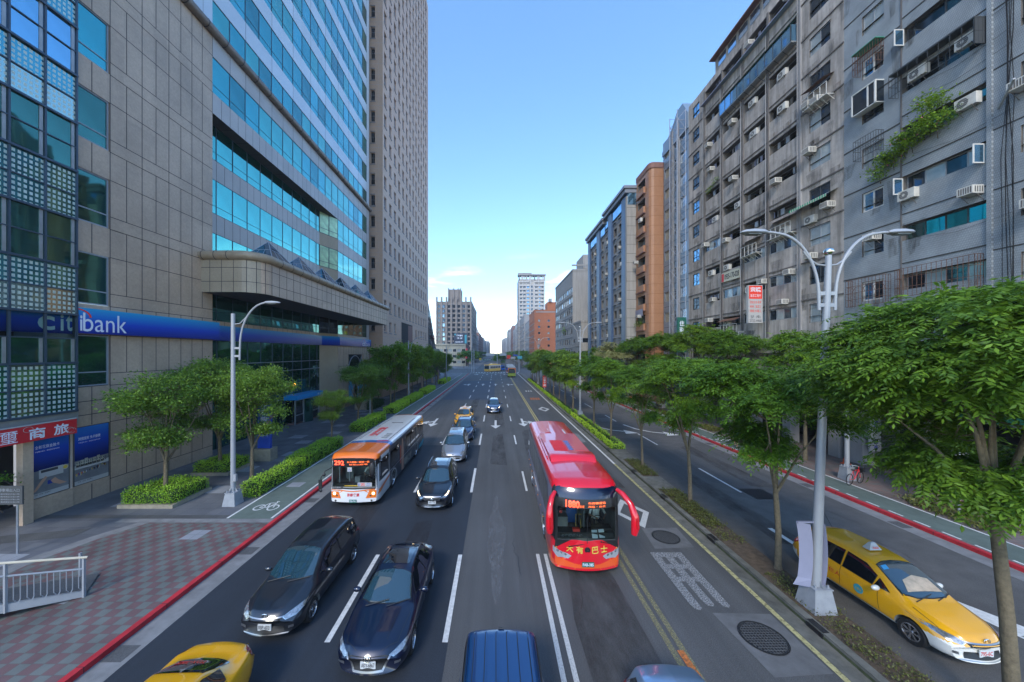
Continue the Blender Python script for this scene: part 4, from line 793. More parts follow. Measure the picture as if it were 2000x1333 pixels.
# opening rules: col 3 (17.35-21) wide opening z+1.7..z+2.65 ; col 5 windows z+1.35..z+2.65 (two cells) ; col 1 windows
def hole1(i, j):
    k = (j-1) % 4; return j > 0 and ((i == 3 and k == 2) or (i == 5 and k in (1, 2)) or (i == 1 and k in (1, 2)))
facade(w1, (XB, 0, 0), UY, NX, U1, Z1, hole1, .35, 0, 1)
for k, z in enumerate(fz):
    w1.box(XB-.02, XB+.02, 14, 17.3, z-.03, z+.03, 2); w1.box(XB-.025, XB+.02, 21.05, 24.5, z-.04, z+.04, 2); w1.box(XB-.03, XB+.02, 17.35, 21.0, z+.30, z+.36, 2)
    st = ['alu4', 'alu4', 'teal4', 'alu4', 'teal4', 'dark', 'dark', 'teal4', 'alu4', 'teal4', 'alu4'][k]
    if st: items.append((wmesh(3.6, .93, 'dark' if st == 'dark' else st), (XB+.30, 19.18, z+2.17)))
    items.append((wmesh(1.28, 1.28, ['curt', 'white', 'alu', 'white', 'curt', 'dark', 'white', 'curt', 'alu', 'alu', 'alu'][k]), (XB+.12, 22.65, z+2.0)))
    items.append((wmesh(1.2, 1.28, ['white', 'white', 'blue', 'white', 'curt', 'blue', 'white', 'blue', 'white', 'blue', 'blue'][k]), (XB+.12, 15.62, z+2.0)))
w1.box(XB-.10, XB+.0, 17.15, 17.33, 4.2, 40, 0); w1.box(XB-.03, XB, 21.0, 21.08, 4.2, 40, 3)
w1.quad((XB, 14, 40), (XB, 24.5, 40), (60, 24.5, 40), (60, 14, 40), 3); w1.quad((XB, 14, 0), (60, 14, 0), (60, 14, 40), (XB, 14, 40), 0); w1.quad((XB+.001, 24.5, 0), (60, 24.5, 0), (60, 24.5, 40), (XB+.001, 24.5, 40), 0)
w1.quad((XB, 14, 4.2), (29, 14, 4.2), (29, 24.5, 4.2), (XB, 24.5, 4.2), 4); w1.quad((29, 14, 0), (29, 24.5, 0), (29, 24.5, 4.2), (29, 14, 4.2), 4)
stains(w1, [(rr.choice([22.65, 21.3, 17.6, 20.6, 24.2])+rr.uniform(-.3, .3), 9+3.01*rr.randint(0, 9)+rr.choice([0, .7]), rr.uniform(.2, .6), rr.uniform(.7, 2)) for _ in range(34)], 5); stains(w1, [(rr.uniform(17.5, 24), 9+3.01*rr.randint(0, 8), .12, 1.1) for _ in range(12)], 6)
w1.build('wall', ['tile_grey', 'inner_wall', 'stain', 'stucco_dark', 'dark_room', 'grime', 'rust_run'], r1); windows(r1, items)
for y in (14.6, 19.0, 23.3): pc = MB(); pc.box(XB+.02, XB+.9, y, y+.95, Z0, 4.2, 0); pc.build('arcade_pillar', 'mid_conc', r1)
bd = MB(); bd.box(XB-.25, XB, 14.2, 24.3, 4.3, 5.6, 0); bd.build('shop_fascia', 'green_sign', r1)
for y, z, k in ((20.55, 17.05, 0), (17.75, 16.0, 1), (22.4, 15.2, 1), (20.1, 24.0, 0), (18.0, 24.0, 0), (17.95, 20.7, 0), (16.0, 20.2, 1), (15.6, 14.5, 1)): ac(r1, XB-.02 if z < 23 else XB+.05, y, z, k)
cgm = MB(); cage(cgm, XB, 17.4, 21.2, 23.6, 24.9, .6, 0, .5); cgm.box(XB-.62, XB, 17.4, 21.2, 24.92, 24.98, 0); cgm.box(XB-.6, XB, 17.4, 17.45, 23.6, 24.9, 0); cgm.build('balcony_cage', 'frame_dark', r1)
cgm = MB(); cage(cgm, XB, 22.0, 23.4, 20.9, 22.2, .5, 0, .16); cgm.build('window_cage', 'frame_dark', r1)
cgm = MB(); cage(cgm, XB, 22.0, 23.4, 26.7, 28.1, .55, 0, .16); cgm.box(XB-.6, XB, 21.95, 23.45, 28.1, 28.14, 1); cgm.build('window_cage', ['rust', 'green_awning'], r1)
cgm = MB(); cage(cgm, XB, 17.5, 21.0, 11.2, 12.9, .45, 0, .22); cgm.build('window_cage', 'rust', r1); cgm = MB(); cage(cgm, XB, 21.6, 23.9, 11.0, 12.8, .5, 0, .2)
for y in np.arange(21.9, 23.6, .6): cgm.tube([(XB-.46, y+.38*math.cos(t), 11.9+.4*math.sin(t)) for t in np.linspace(0, math.pi, 9)], .015, 4, 0)
cgm.build('window_cage', 'rust', r1)
by = MB(); by.box(XB-.55, XB-.02, 21.95, 23.45, 23.95, 24.0, 1); by.box(XB-.6, XB-.02, 21.95, 23.45, 25.35, 25.42, 1); by.box(XB-.55, XB-.52, 22.0, 23.4, 24.0, 25.35, 0)
for y in (21.97, 22.4, 23.38): by.box(XB-.58, XB-.50, y, y+.08, 24.0, 25.35, 1)
by.box(XB-.5, XB-.02, 21.97, 22.0, 24.0, 25.35, 0); by.build('bay_window', ['dark_glass', 'frame_white'], r1)
for (y, z, h, s) in ((17.45, 18.0, .95, 1), (20.9, 27.1, 1.0, 0), (20.95, 18.0, 1.0, 0)):
    oc = MB(); oc.box(XB-.62, XB-.02, y-.02, y+.02, z-.5, z-.44, 0); oc.box(XB-.62, XB-.02, y-.02, y+.02, z+.44, z+.5, 0); oc.box(XB-.62, XB-.56, y-.02, y+.02, z-.44, z+.44, 0); oc.box(XB-.08, XB-.02, y-.02, y+.02, z-.44, z+.44, 0); oc.box(XB-.56, XB-.08, y-.005, y+.005, z-.44, z+.44, 1); oc.build('open_casement', ['frame_white', 'blue_glass'], r1)
cb = MB()
for k in range(5):
    y = 16.45+.06*k; pts = [(XB-.06-.02*k, y+rr.uniform(-.12, .12), z) for z in np.linspace(5, 39, 12)]; cb.tube(pts, .012+.004*(k % 2), 4, 0)
for k in range(5): z = 10+rr.uniform(0, 18); cb.tube([(XB-.05, 16.5, z), (XB-.07, 18.5, z-.25), (XB-.05, 20.5, z+.1)], .008, 4, 0)
cb.tube([(XB-.1, 16.9, 19.9), (XB-1.0, 15.8, 20.5)], .05, 6, 1); cb.build('cable', ['black', 'frame_alu'], r1)
# R2: long brown-grey stucco block with balconies
r2 = thing('balcony_apartment_block', 'weathered brown-grey apartment block with rows of recessed balconies', 'building', (30, 34, 0))
w2 = MB(); e_ = [24.5, 28.0, 31.3, 34.5, 37.65, 40.8, 44.2]; fz2 = [6.05+3.01*k for k in range(11)]; U2 = [24.5, 25.5, 27.2, 28.0]
for a, b in zip(e_[1:5], e_[2:6]): U2 += [a+.14, b-.14]
U2 += [40.8, 41.9, 43.3, 44.2]; Z2 = [4.2]
for z in fz2: Z2 += [z+.55, z+1.15, z+1.66, z+2.62]   # window bottom, -, opening bottom, top
nU = len(U2)
def hole2(i, j):
    if j == 0: return False
    k = (j-1) % 4; fl_ = (j-1)//4
    if i == 1 or i == nU-3: return k in (1, 2)
    if 3 <= i < 11 and (i-3) % 2 == 0: return False
    if 4 > i >= 3: return False
    return False
bal = []
U2 = [24.5, 25.5, 27.2, 28.14]
for q, (a, b) in enumerate(zip(e_[1:5], e_[2:6])): U2 += [b-.14] if q == 0 else [a+.14, b-.14]
U2 += [41.9, 43.3, 44.2]
openc = [3, 5, 7, 9]; wc = [1, len(U2)-3]
def hole2(i, j):
    k = (j-1) % 4; return j > 0 and ((i in wc and k in (1, 2)) or (i in openc and k == 2))
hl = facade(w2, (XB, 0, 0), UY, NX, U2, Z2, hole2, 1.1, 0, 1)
items = []; sills = MB()
for k, z in enumerate(fz2):
    w2.box(XB-.07, XB+.01, 24.5, 44.2, z-.05, z+.05, 2)
    for q in range(4):
        a, b = e_[q+1]+.14, e_[q+2]-.14; cy = (a+b)/2; enc = (k, q) in ((0, 0), (1, 0), (2, 0), (3, 0), (3, 1), (2, 2), (1, 1), (4, 3))
        sty = 'alu4' if enc else rr.choice(['dark', 'alu', 'blue', 'dark'])
        items.append((wmesh(b-a-.02, .94, sty), (XB+(.05 if enc else 1.06), cy, z+2.14)))
        w2.box(XB-.05, XB, a, b, z+2.62, z+2.70, 2)
        if not enc and rr.random() < .5: ac(r2, XB+rr.uniform(.05, .3), rr.uniform(a+.5, b-.5), z+1.67, rr.choice([0, 1]))
        if not enc:
            w2.tube([(XB+.3, a, z+2.45), (XB+.3, b, z+2.45)], .015, 4, 3)
            for s in range(rr.randint(1, 5)): y = rr.uniform(a+.2, b-.3); w2.box(XB+.25, XB+.33, y, y+rr.uniform(.15, .4), z+1.9, z+2.44, rr.choice([3, 4, 1]))
    for cy, c in ((26.35, 0), (42.6, 1)):
        items.append((wmesh(1.68 if not c else 1.38, 1.44, rr.choice(['curt', 'alu', 'dark']) if not c else rr.choice(['blue', 'dark'])), (XB+.1, cy, z+1.88)))
for a in e_[1:6]: w2.box(XB-.10, XB, a-.10, a+.10, 4.2, 39.0, 2 if a > 29 else 5)
for a in e_[1:6]: w2.tube([(XB-.16, a+.13, 4.3), (XB-.16, a+.13, 37)], .035, 5, 5)
w2.box(XB-.45, XB+.1, 28, 41, 37.3, 37.4, 4); w2.quad((XB, 24.5, Z2[-1]), (XB, 44.2, Z2[-1]), (XB, 44.2, 39.6), (XB, 24.5, 39.6), 0)
w2.quad((XB, 24.5, 39.6), (XB, 44.2, 39.6), (60, 44.2, 39.6), (60, 24.5, 39.6), 2); w2.quad((XB, 44.2, 0), (60, 44.2, 0), (60, 44.2, 39.6), (XB, 44.2, 39.6), 0)
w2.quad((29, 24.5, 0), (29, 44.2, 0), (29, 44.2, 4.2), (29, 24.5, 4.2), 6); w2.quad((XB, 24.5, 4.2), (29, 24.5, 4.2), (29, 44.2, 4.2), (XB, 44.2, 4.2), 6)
stains(w2, [(rr.uniform(24.8, 43.8), 6.5+3.01*rr.randint(0, 10)+rr.choice([0, .5]), rr.uniform(.2, .8), rr.uniform(.6, 1.8)) for _ in range(80)], 7); stains(w2, [(rr.uniform(24.8, 43), 6.5+3.01*rr.randint(0, 9), .14, 1.2) for _ in range(20)], 8)
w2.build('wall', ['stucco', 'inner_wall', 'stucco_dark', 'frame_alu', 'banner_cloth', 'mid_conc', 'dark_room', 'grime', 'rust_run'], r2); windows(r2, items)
for y in (24.9, 29, 33, 37, 41): pc = MB(); pc.box(XB+.02, XB+.8, y, y+.8, Z0, 4.2, 0); pc.build('arcade_pillar', 'mid_conc', r2)
ph = MB(); ph.box(XB+.1, XB+8, 24.6, 39, 39.6, 41.2, 0); ph.box(XB-.5, XB+8, 24.6, 39.2, 41.2, 41.32, 1)
for i in range(8): ph.box(XB+.06, XB+.1, 26+1.6*i, 27.2+1.6*i, 40.0, 41.0, 2)
ph.build('roof_extension', ['stucco', 'brick_dark', 'sky_glass'], r2)
bx = MB()
bx.box(XB-.6, XB, 28.2, 37.3, 33.5, 33.6, 0); bx.box(XB-.62, XB-.58, 28.2, 37.3, 33.6, 34.9, 1); bx.quad((XB, 28.2, 35.5), (XB-.75, 28.2, 34.95), (XB-.75, 37.3, 34.95), (XB, 37.3, 35.5), 2)
for y in np.arange(28.2, 37.4, .9): bx.box(XB-.64, XB-.6, y, y+.06, 33.6, 34.95, 3); bx.tube([(XB, y, 33.1), (XB-.6, y, 33.5)], .02, 4, 3)
bx.box(XB-.6, XB, 28.2, 28.24, 33.6, 34.95, 1); bx.build('enclosed_balcony', ['frame_alu', 'blue_glass', 'green_awning', 'frame_dark'], r2)
ar = MB(); c0 = 29.7; ar.quad((XB-.02, 28.2, 34.9+.1), (XB-.02, 31.1, 35.0), (XB-.02, 31.1, 35.2), (XB-.02, 28.2, 35.2), 0); ar.build('lintel', ['stucco'], r2)
aw = MB(); aw.quad((XB, 24.9, 19.9), (XB-.9, 24.9, 19.45), (XB-.9, 28.0, 19.45), (XB, 28.0, 19.9), 0); aw.quad((XB-.9, 24.9, 19.45), (XB-.9, 28, 19.45), (XB-.9, 28, 19.25), (XB-.9, 24.9, 19.25), 0)
for y in np.arange(24.95, 28, .2): aw.box(XB-.905, XB-.895, y, y+.1, 19.26, 19.46, 1)
aw.build('awning', ['stripe_awning', 'green_awning'], r2)
for y, z, k in ((26.9, 18.0, 0), (25.4, 18.6, 1), (29.3, 18.0, 0), (26.8, 15.2, 1), (27.0, 27.2, 1), (26.2, 27.0, 1), (26.9, 23.5, 1), (31.6, 14.2, 1), (29.4, 12.0, 1), (39.5, 11.4, 1), (39.8, 6.9, 0), (37.5, 6.9, 0), (34.6, 9.6, 1), (40.2, 20.3, 1), (28.7, 14.4, 1)): ac(r2, XB-.02, y, z, k)
for y0, y1, z in ((25.2, 27.2, 27.0), (28.3, 30.8, 17.9), (32, 34.2, 17.3), (34.6, 37.4, 9.9)):
    shf = MB(); shf.box(XB-.6, XB, y0, y1, z-.04, z, 0)
    for y in np.arange(y0, y1, .5): shf.tube([(XB, y, z-.45), (XB-.55, y, z-.02)], .018, 4, 0); shf.box(XB-.6, XB-.57, y, y+.03, z, z+.9, 0)
    shf.box(XB-.6, XB-.57, y0, y1, z+.88, z+.92, 0); shf.quad((XB, y0, z+1.6), (XB-.8, y0, z+1.25), (XB-.8, y1, z+1.25), (XB, y1, z+1.6), 1); shf.build('balcony_rack', ['frame_white', 'rust'], r2)
# enclosure boxes on the far bays, rail brackets
# hanging signs
def vsign(name, label, cat, X0, X1, Y, z0, z1, mb_fn, mats, t=.25, grp=None):
    """a sign standing out from the facade: face towards the camera (-y)"""
    o = thing(name, label, cat, ((X0+X1)/2, Y, z0), group=grp); mb = MB(); mb.box(X0, X1, Y, Y+t, z0, z1, 0); mb.build('sign_box', mats[0], o); mb = MB(); mb_fn(mb, Y-.004); mb.build('lettering', mats, o); return o
def f(mb, y):
    mb.quad((23.15, y, 12.75), (24.35, y, 12.75), (24.35, y, 13.95), (23.15, y, 13.95), 1); y -= .004
    text(mb, '宗曉', (23.75, y, 13.6), .95, .48, '-y', 2, .02); text(mb, '油漆工程行', (23.75, y, 13.05), 1.0, .28, '-y', 2)
    for r, s in enumerate(('壁癌.防水.裝潢', '粉刷  油漆工', '隔間.水電工')): text(mb, s, (23.75, y, 12.45-.4*r), 1.02, .26, '-y', 3)
    text(mb, '5F', (23.45, y, 11.1), .3, .26, '-y', 4); text(mb, '(電)', (24.0, y, 11.1), .4, .26, '-y', 4); text(mb, '2722-4468', (23.75, y, 10.75), 1.08, .24, '-y', 4)
vsign('hanging_sign', 'white hanging sign with red top panel and phone number, on the balcony block', 'sign', 23.1, 24.4, 31.2, 10.55, 14.0, f, ['photo_white', 'red_bright', 'white_letter', 'red_bright', 'plate_text'])
bn = thing('balcony_banner', 'yellow-green banner with a phone number hung on a balcony parapet', 'banner', (XB-.16, 36, 15.6)); mb = MB(); mb.box(XB-.2, XB-.18, 34.7, 37.5, 15.5, 16.5, 0); mb.build('cloth', 'stripe_awning', bn); mb = MB(); text(mb, '0935-170-028', (XB-.205, 35.9, 16.0), 2.2, .6, '-x', 0, .03); mb.quad((XB-.206, 37.1, 15.55), (XB-.206, 37.45, 15.55), (XB-.206, 37.45, 16.4), (XB-.206, 37.1, 16.4), 1); mb.build('lettering', ['plate_text', 'red'], bn)
for (y0, y1, z0, z1), lb, s in (((34.0, 37.8, 7.4, 9.3), 'faded cream signboard, left of two under the balconies', '嘉和美語補習班'), ((28.6, 33.6, 7.8, 9.2), 'faded cream signboard with ghost lettering, right of two under the balconies', '世華文理補習班')):
    o = thing('old_signboard', lb, 'sign', (XB-.2, (y0+y1)/2, z0)); mb = MB(); mb.box(XB-.35, XB-.12, y0, y1, z0, z1, 0); mb.build('board', 'board_old', o); mb = MB(); text(mb, s, (XB-.356, (y0+y1)/2, (z0+z1)/2), (y1-y0)*.8, (z1-z0)*.5, '-x', 0); mb.build('lettering', 'beige_wall', o)
# R3: blue-grey panel building with lattice mast
r3 = thing('panelled_office_block', 'narrow blue-grey panelled building with curved top behind a lattice mast', 'building', (30, 47, 0)); w3 = MB()
U3 = [44.2, 44.75, 46.2, 47.3, 47.7, 49.1, 50.5, 51.0]; Z3 = [4.0]; f3 = [5.5+3.0*k for k in range(11)]
for z in f3: Z3 += [z+.8, z+2.2]
Z3.append(39.0); hl = facade(w3, (XB, 0, 0), UY, NX, U3, Z3, lambda i, j: j % 2 == 1 and j < len(Z3)-1 and i in (1, 3, 5), .18, 0, 1); items = []
for u0, u1, z0, z1 in hl: items.append((wmesh(u1-u0, z1-z0, 'sky' if u0 < 46 else ('dark' if u0 < 48 else 'blind')), (XB+.15, (u0+u1)/2, (z0+z1)/2)))
for z in f3: w3.box(XB-.01, XB, 44.2, 51, z, z+.04, 2)
w3.box(XB-.25, XB, 47.85, 48.25, 4, 39, 3); w3.box(XB-.2, XB, 46.3, 46.5, 4, 39, 3)
cur = [(44.2, 39.0), (45.4, 41.0), (46.8, 40.9), (48, 39.6), (50.0, 38.4), (51.0, 37.6), (51, 37), (44.2, 37)]; w3.prism(cur, XB-.15, XB+3, 0, lambda y, z, x: (x, y, z))
w3.quad((XB, 44.2, 39), (XB, 51, 39), (60, 51, 39), (60, 44.2, 39), 0); w3.quad((XB, 51, 0), (60, 51, 0), (60, 51, 39), (XB, 51, 39), 0); w3.build('wall', ['blue_panel', 'slate_panel', 'stain', 'mid_conc'], r3); windows(r3, items)
tr = MB(); X0, X1 = 23.6, 24.7; ya, yb = 44.4, 46.3
for x in (X0, X1):
    for y in (ya, yb): tr.tube([(x, y, 4), (x, y, 39.5)], .055, 5, 0)
for k in range(24):
    z = 4+1.5*k-(.4 if k == 23 else 0); z2 = min(z+1.5, 39.5)
    for a, b in (((X0, ya), (X0, yb)), ((X0, ya), (X1, ya)), ((X0, yb), (X1, yb))):
        tr.tube([(*a, z), (*b, z)], .028, 4, 0); tr.tube([(*a, z), (*b, z2)] if k % 2 else [(*b, z), (*a, z2)], .028, 4, 0)
tag(tr.build('lattice_mast', 'mullion_pale'), 'tall pale steel lattice mast fixed in front of the blue-grey building', 'mast')
def f(mb, y): vtext(mb, '住商不動產', (23.95, y, 10.05), .62, 3.9, '-y', 2, .02)
vsign('vertical_sign', 'dark green vertical sign with white characters at the lattice mast foot', 'sign', 23.4, 24.5, 43.9, 7.9, 12.4, f, ['green_sign', 'green_sign', 'white_letter'])
# R4: orange tiled building with a rounded corner column
r4 = thing('orange_tiled_block', 'orange-tiled apartment building with a rounded corner and balconies', 'building', (26, 53, 0)); w4 = MB(); XO = 22.9
co = [(25.3, 51.0)]+[(24.6-.55+.55*math.cos(t), 51.0-.0+.35*math.sin(t)) for t in ()]+[(24.9, 50.72), (24.2, 50.68), (23.5, 50.68), (23.15, 50.78), (22.95, 51.1), (XO, 51.5), (XO, 51.8)]
for a, b in zip(co, co[1:]): w4.quad((*a, 0), (*b, 0), (*b, 35.6), (*a, 35.6), 0)
for z in np.arange(5, 35, 1.45):
    for a, b in zip(co, co[1:]): d = Vector((-(b[1]-a[1]), b[0]-a[0], 0)).normalized()*-.008; A = Vector((*a, z))+d*-1; B_ = Vector((*b, z))+d*-1; w4.quad(A, B_, B_+Vector((0, 0, .05)), A+Vector((0, 0, .05)), 2)
U4 = [51.8, 52.3, 55.0, 55.6]; Z4 = [0]; f4 = [5.2+3.0*k for k in range(10)]
for z in f4: Z4 += [z+1.2, z+2.5]
Z4.append(35.6); hl = facade(w4, (XO, 0, 0), UY, NX, U4, Z4, lambda i, j: i == 1 and j % 2 == 1, .9, 0, 1); items = []
for n_, (u0, u1, z0, z1) in enumerate(hl): items.append((wmesh(2.66, 1.26, ['dark', 'blue', 'curt', 'dark'][n_ % 4]), (XO+.82, 53.65, (z0+z1)/2))); w4.box(XO-.28, XO, 52.3, 55.0, z0-1.0, z0-.1, 0); w4.box(XO-.33, XO, 52.2, 55.1, z0-1.15, z0-1.0, 3)
w4.add([(x, y, 35.6) for x, y in co]+[(XO, 55.6, 35.6), (40, 55.6, 35.6), (40, 51, 35.6)], [tuple(range(len(co)+3))], 3); w4.quad((XO, 55.6, 0), (40, 55.6, 0), (40, 55.6, 35.6), (XO, 55.6, 35.6), 0)
for a, b in zip(co+[(XO, 55.6)], co[1:]+[(XO, 55.6)]):
    if a != b: w4.quad((a[0]-.1, a[1]-.1, 35.3), (b[0]-.1, b[1]-.1, 35.3), (b[0]-.1, b[1]-.1, 36.1), (a[0]-.1, a[1]-.1, 36.1), 3)
w4.build('wall', ['orange_tile', 'inner_wall', 'orange_joint', 'brick_dark'], r4); windows(r4, items)
for y, z, k in ((53, 28.1, 0), (54.4, 22, 1), (53.2, 13.3, 1)): ac(r4, XO-.28, y, z, k)
bn = MB(); bn.box(XO-.42, XO-.40, 52.2, 54.9, 13.5, 14.6, 0); tag(bn.build('balcony_banner', 'banner_cloth'), 'pale lilac banner on an orange building balcony', 'banner')
# R5: dark blue-pillared block
r5 = thing('blue_pillared_block', 'grey apartment block with dark blue pillars and a stepped cornice', 'building', (26, 67, 0)); w5 = MB(); XP = 21.4
Z5 = [0]; f5 = [4.2+2.98*k for k in range(10)]
for z in f5: Z5 += [z+.9, z+2.3]
Z5.append(34); U5 = [56.2]; prs = []
for a, b in ((58.3, 63.0), (65.2, 70.3), (72.6, 77.6)): U5 += [a+.5, a+2.0, b-1.6, b-.3]; prs += [a, b]
U5.append(79); hl = facade(w5, (XP+.35, 0, 0), UY, NX, U5, Z5, lambda i, j: i % 2 == 1 and j % 2 == 1, .3, 0, 1); items = []
for n_, (u0, u1, z0, z1) in enumerate(hl): items.append((wmesh(u1-u0-.02, z1-z0, ['blue', 'dark', 'dark', 'curt', 'alu', 'dark'][(n_*5) % 6]), (XP+.62, (u0+u1)/2, (z0+z1)/2))); w5.box(XP+.1, XP+.35, u0, u1, z0-.55, z0-.42, 2)
for z in f5: w5.box(XP+.28, XP+.35, 56.2, 79, z-.06, z+.06, 2)
for a, b in ((56.2, 58.3), (63.0, 65.2), (70.3, 72.6), (77.6, 79)): w5.box(XP-.05, XP+.36, a, b-(.3 if a < 77 else 0), 0, 33.6, 3)
w5.box(XP-.05, 24.0, 55.65, 56.2, 0, 33.4, 4)
for z in np.arange(3, 33, 1.5): w5.box(XP-.054, 24, 55.643, 55.66, z, z+.05, 5)
for y0, y1, h in ((55.5, 66.9, 34.2), (67.2, 79.4, 33.5)):
    w5.box(XP-.35, 26, y0, y1, h-.3, h+.35, 2); w5.box(XP-.6, 26, y0-.2, y1+.1, h+.35, h+.8, 2); w5.box(XP+.1, 26, y0+.1, y1-.1, h-2.2, h-.3, 6)
w5.quad((XP, 79, 0), (45, 79, 0), (45, 79, 34), (XP, 79, 34), 0); w5.quad((XP+.35, 56.2, 34), (45, 56.2, 34), (45, 79, 34), (XP+.35, 79, 34), 0)
w5.build('wall', ['apt_grey', 'inner_wall', 'slate_panel', 'navy_pier', 'beige_wall', 'stain', 'blue_glass'], r5); windows(r5, items)
for k in range(18): ac(r5, XP+.3, [58.6, 65.6, 72.9][k % 3]+rr.uniform(0, .3), 4.9+2.98*(k//2), k % 2)
# R6 and the low block before it, R7 orange brick, high-rise
def block(name, label, cat, X0, X1, Y0, Y1, H, side, wallm, wins, fh=3.1, bay=3.0, z0=4.5, frontm=None, fwins=None, roofm='mid_conc', ww=1.6, wh=1.4, top=1.2, group=None, extra=None, reveal=.15, keep=100, fbay=None):
    """side: +1 street face at X0 looking -x (right of the road), -1 street face at X1 looking +x (left of the road)"""
    o = thing(name, label, cat, ((X0+X1)/2, Y0, 0), group=group); mb = MB(); items = []; XS = X0 if side > 0 else X1; nrm = (-1, 0, 0) if side > 0 else (1, 0, 0)
    nf = int((H-top-z0)/fh); nb = max(1, int((Y1-Y0-.6)/bay)); U = [Y0]; sp = (Y1-Y0)/nb
    for i in range(nb): c = Y0+sp*(i+.5); U += [c-ww/2, c+ww/2]
    U.append(Y1); Z = [0]
    for k in range(nf): z = z0+fh*k; Z += [z+.8, z+.8+wh]
    Z.append(H); hl = facade(mb, (XS, 0, 0), UY, nrm, U, Z, lambda i, j: i % 2 == 1 and j % 2 == 1 and j < len(Z)-1, reveal, 0, 0)
    ms = [win_mesh(ww, wh, UY, nrm, [g, 'frame_dark'], vb=(), hb=(), fw=.06, fd=.04) for g in wins]
    for n_, (u0, u1, a, b) in enumerate(hl): items.append((ms[(n_*7+n_//nb*3) % len(ms)], (XS-nrm[0]*(reveal-.03), (u0+u1)/2, (a+b)/2)))
    for k in range(nf): mb.box(XS+nrm[0]*.12, XS, Y0, Y1, z0+fh*k-.1, z0+fh*k+.1, 2)
    if fwins is None: mb.quad((X0, Y0, 0), (X1, Y0, 0), (X1, Y0, H), (X0, Y0, H), 1)
    else:
        fb = fbay or bay; nb2 = max(1, int((X1-X0)/fb)); sp = (X1-X0)/nb2; U = [X0]
        for i in range(nb2): c = X0+sp*(i+.5); U += [c-ww/2, c+ww/2]
        U.append(X1); hl = facade(mb, (0, Y0, 0), (1, 0, 0), (0, -1, 0), U, Z, lambda i, j: i % 2 == 1 and j % 2 == 1 and j < len(Z)-1, reveal, 1, 1)
        ms = [win_mesh(ww, wh, (1, 0, 0), (0, -1, 0), [g, 'frame_dark'], vb=(), hb=(), fw=.06, fd=.04) for g in fwins]
        for n_, (u0, u1, a, b) in enumerate(hl): items.append((ms[(n_*5+n_//nb2) % len(ms)], ((u0+u1)/2, Y0+reveal-.03, (a+b)/2)))
    xo = X1 if side > 0 else X0; mb.quad((xo, Y0, 0), (xo, Y1, 0), (xo, Y1, H), (xo, Y0, H), 0); mb.quad((X0, Y1, 0), (X1, Y1, 0), (X1, Y1, H), (X0, Y1, H), 0); mb.quad((X0, Y0, H), (X1, Y0, H), (X1, Y1, H), (X0, Y1, H), 2)
    mb.box(X0-.1, X1+.1, Y0-.1, Y0+.2, H, H+.5, 1); mb.box(XS-.1, XS+.2, Y0+.2, Y1, H, H+.5, 0)
    if extra: extra(mb)
    mb.build('wall', [wallm, frontm or wallm, roofm], o); windows(o, items, keep=keep); return o
def x6(mb): mb.box(24.6, 27, 96, 104, 31.5, 35.5, 1); mb.box(21, 27, 94.0, 94.3, 31.8, 32.2, 1)
block('grey_apartment_block', 'grey apartment block with a plain beige end wall, beyond the blue-pillared block', 'building', 21.2, 34, 94, 121, 30.4, 1, 'apt_grey', ['dark_glass', 'blue_glass', 'curtain_glass', 'dark_glass'], 2.9, 2.6, 3.6, 'beige_wall', ww=1.9, wh=1.5, extra=x6)
block('low_shop_block', 'low pale block with dark strip windows against the beige end wall', 'building', 21.0, 30, 84, 93.6, 15.4, 1, 'apt_grey', ['dark_glass'], 3.2, 3.0, 3.2, 'beige_wall', ['dark_glass', 'blue_glass'], ww=1.9, wh=1.1, fbay=2.2)
def x7(mb): mb.box(26, 33, 172, 180, 29, 33.5, 0); mb.box(29.8-3, 29.8-1.6, 171, 174, 33.5, 35.2, 2); mb.box(20, 30, 169.9, 170.0, 28.0, 28.5, 2)
block('orange_brick_block', 'bright orange-brick apartment block with small scattered windows', 'building', 19.3, 33.5, 170, 196, 28.8, 1, 'brick_orange', ['dark_glass', 'curtain_glass'], 3.1, 3.0, 4, 'brick_orange', ['curtain_glass', 'dark_glass', 'sky_glass'], ww=1.1, wh=1.1, extra=x7, fbay=4.6)
def xh(mb):
    for x in (19.6, 22.5, 25.5, 29, 32.5, 36.0, 40.6): mb.box(x, x+.9, 289.0, 290, 0, 73, 1)
    for k in range(19): mb.box(20, 28.5, 288.6, 290, 10+3.2*k, 10.9+3.2*k, 1); mb.box(33, 41.5, 288.6, 290, 10+3.2*k, 10.9+3.2*k, 1)
    mb.box(19, 42.5, 288, 296, 73.5, 74.5, 2); mb.box(19, 30.5, 287.8, 296, 74.5, 75.4, 2)
    for x in np.arange(19.6, 42, 2.2): mb.box(x, x+.6, 289, 290, 69, 73.5, 1)
block('residential_high_rise', 'tallest distant pale apartment high-rise with stacked balconies', 'building', 19.6, 41.7, 290, 310, 70, 1, 'mid_conc', ['dark_glass', 'curtain_glass'], 3.2, 3.2, 8, 'pale_conc', ['dark_glass', 'blue_glass', 'dark_glass'], ww=1.9, wh=1.9, extra=xh, fbay=2.9, keep=100)
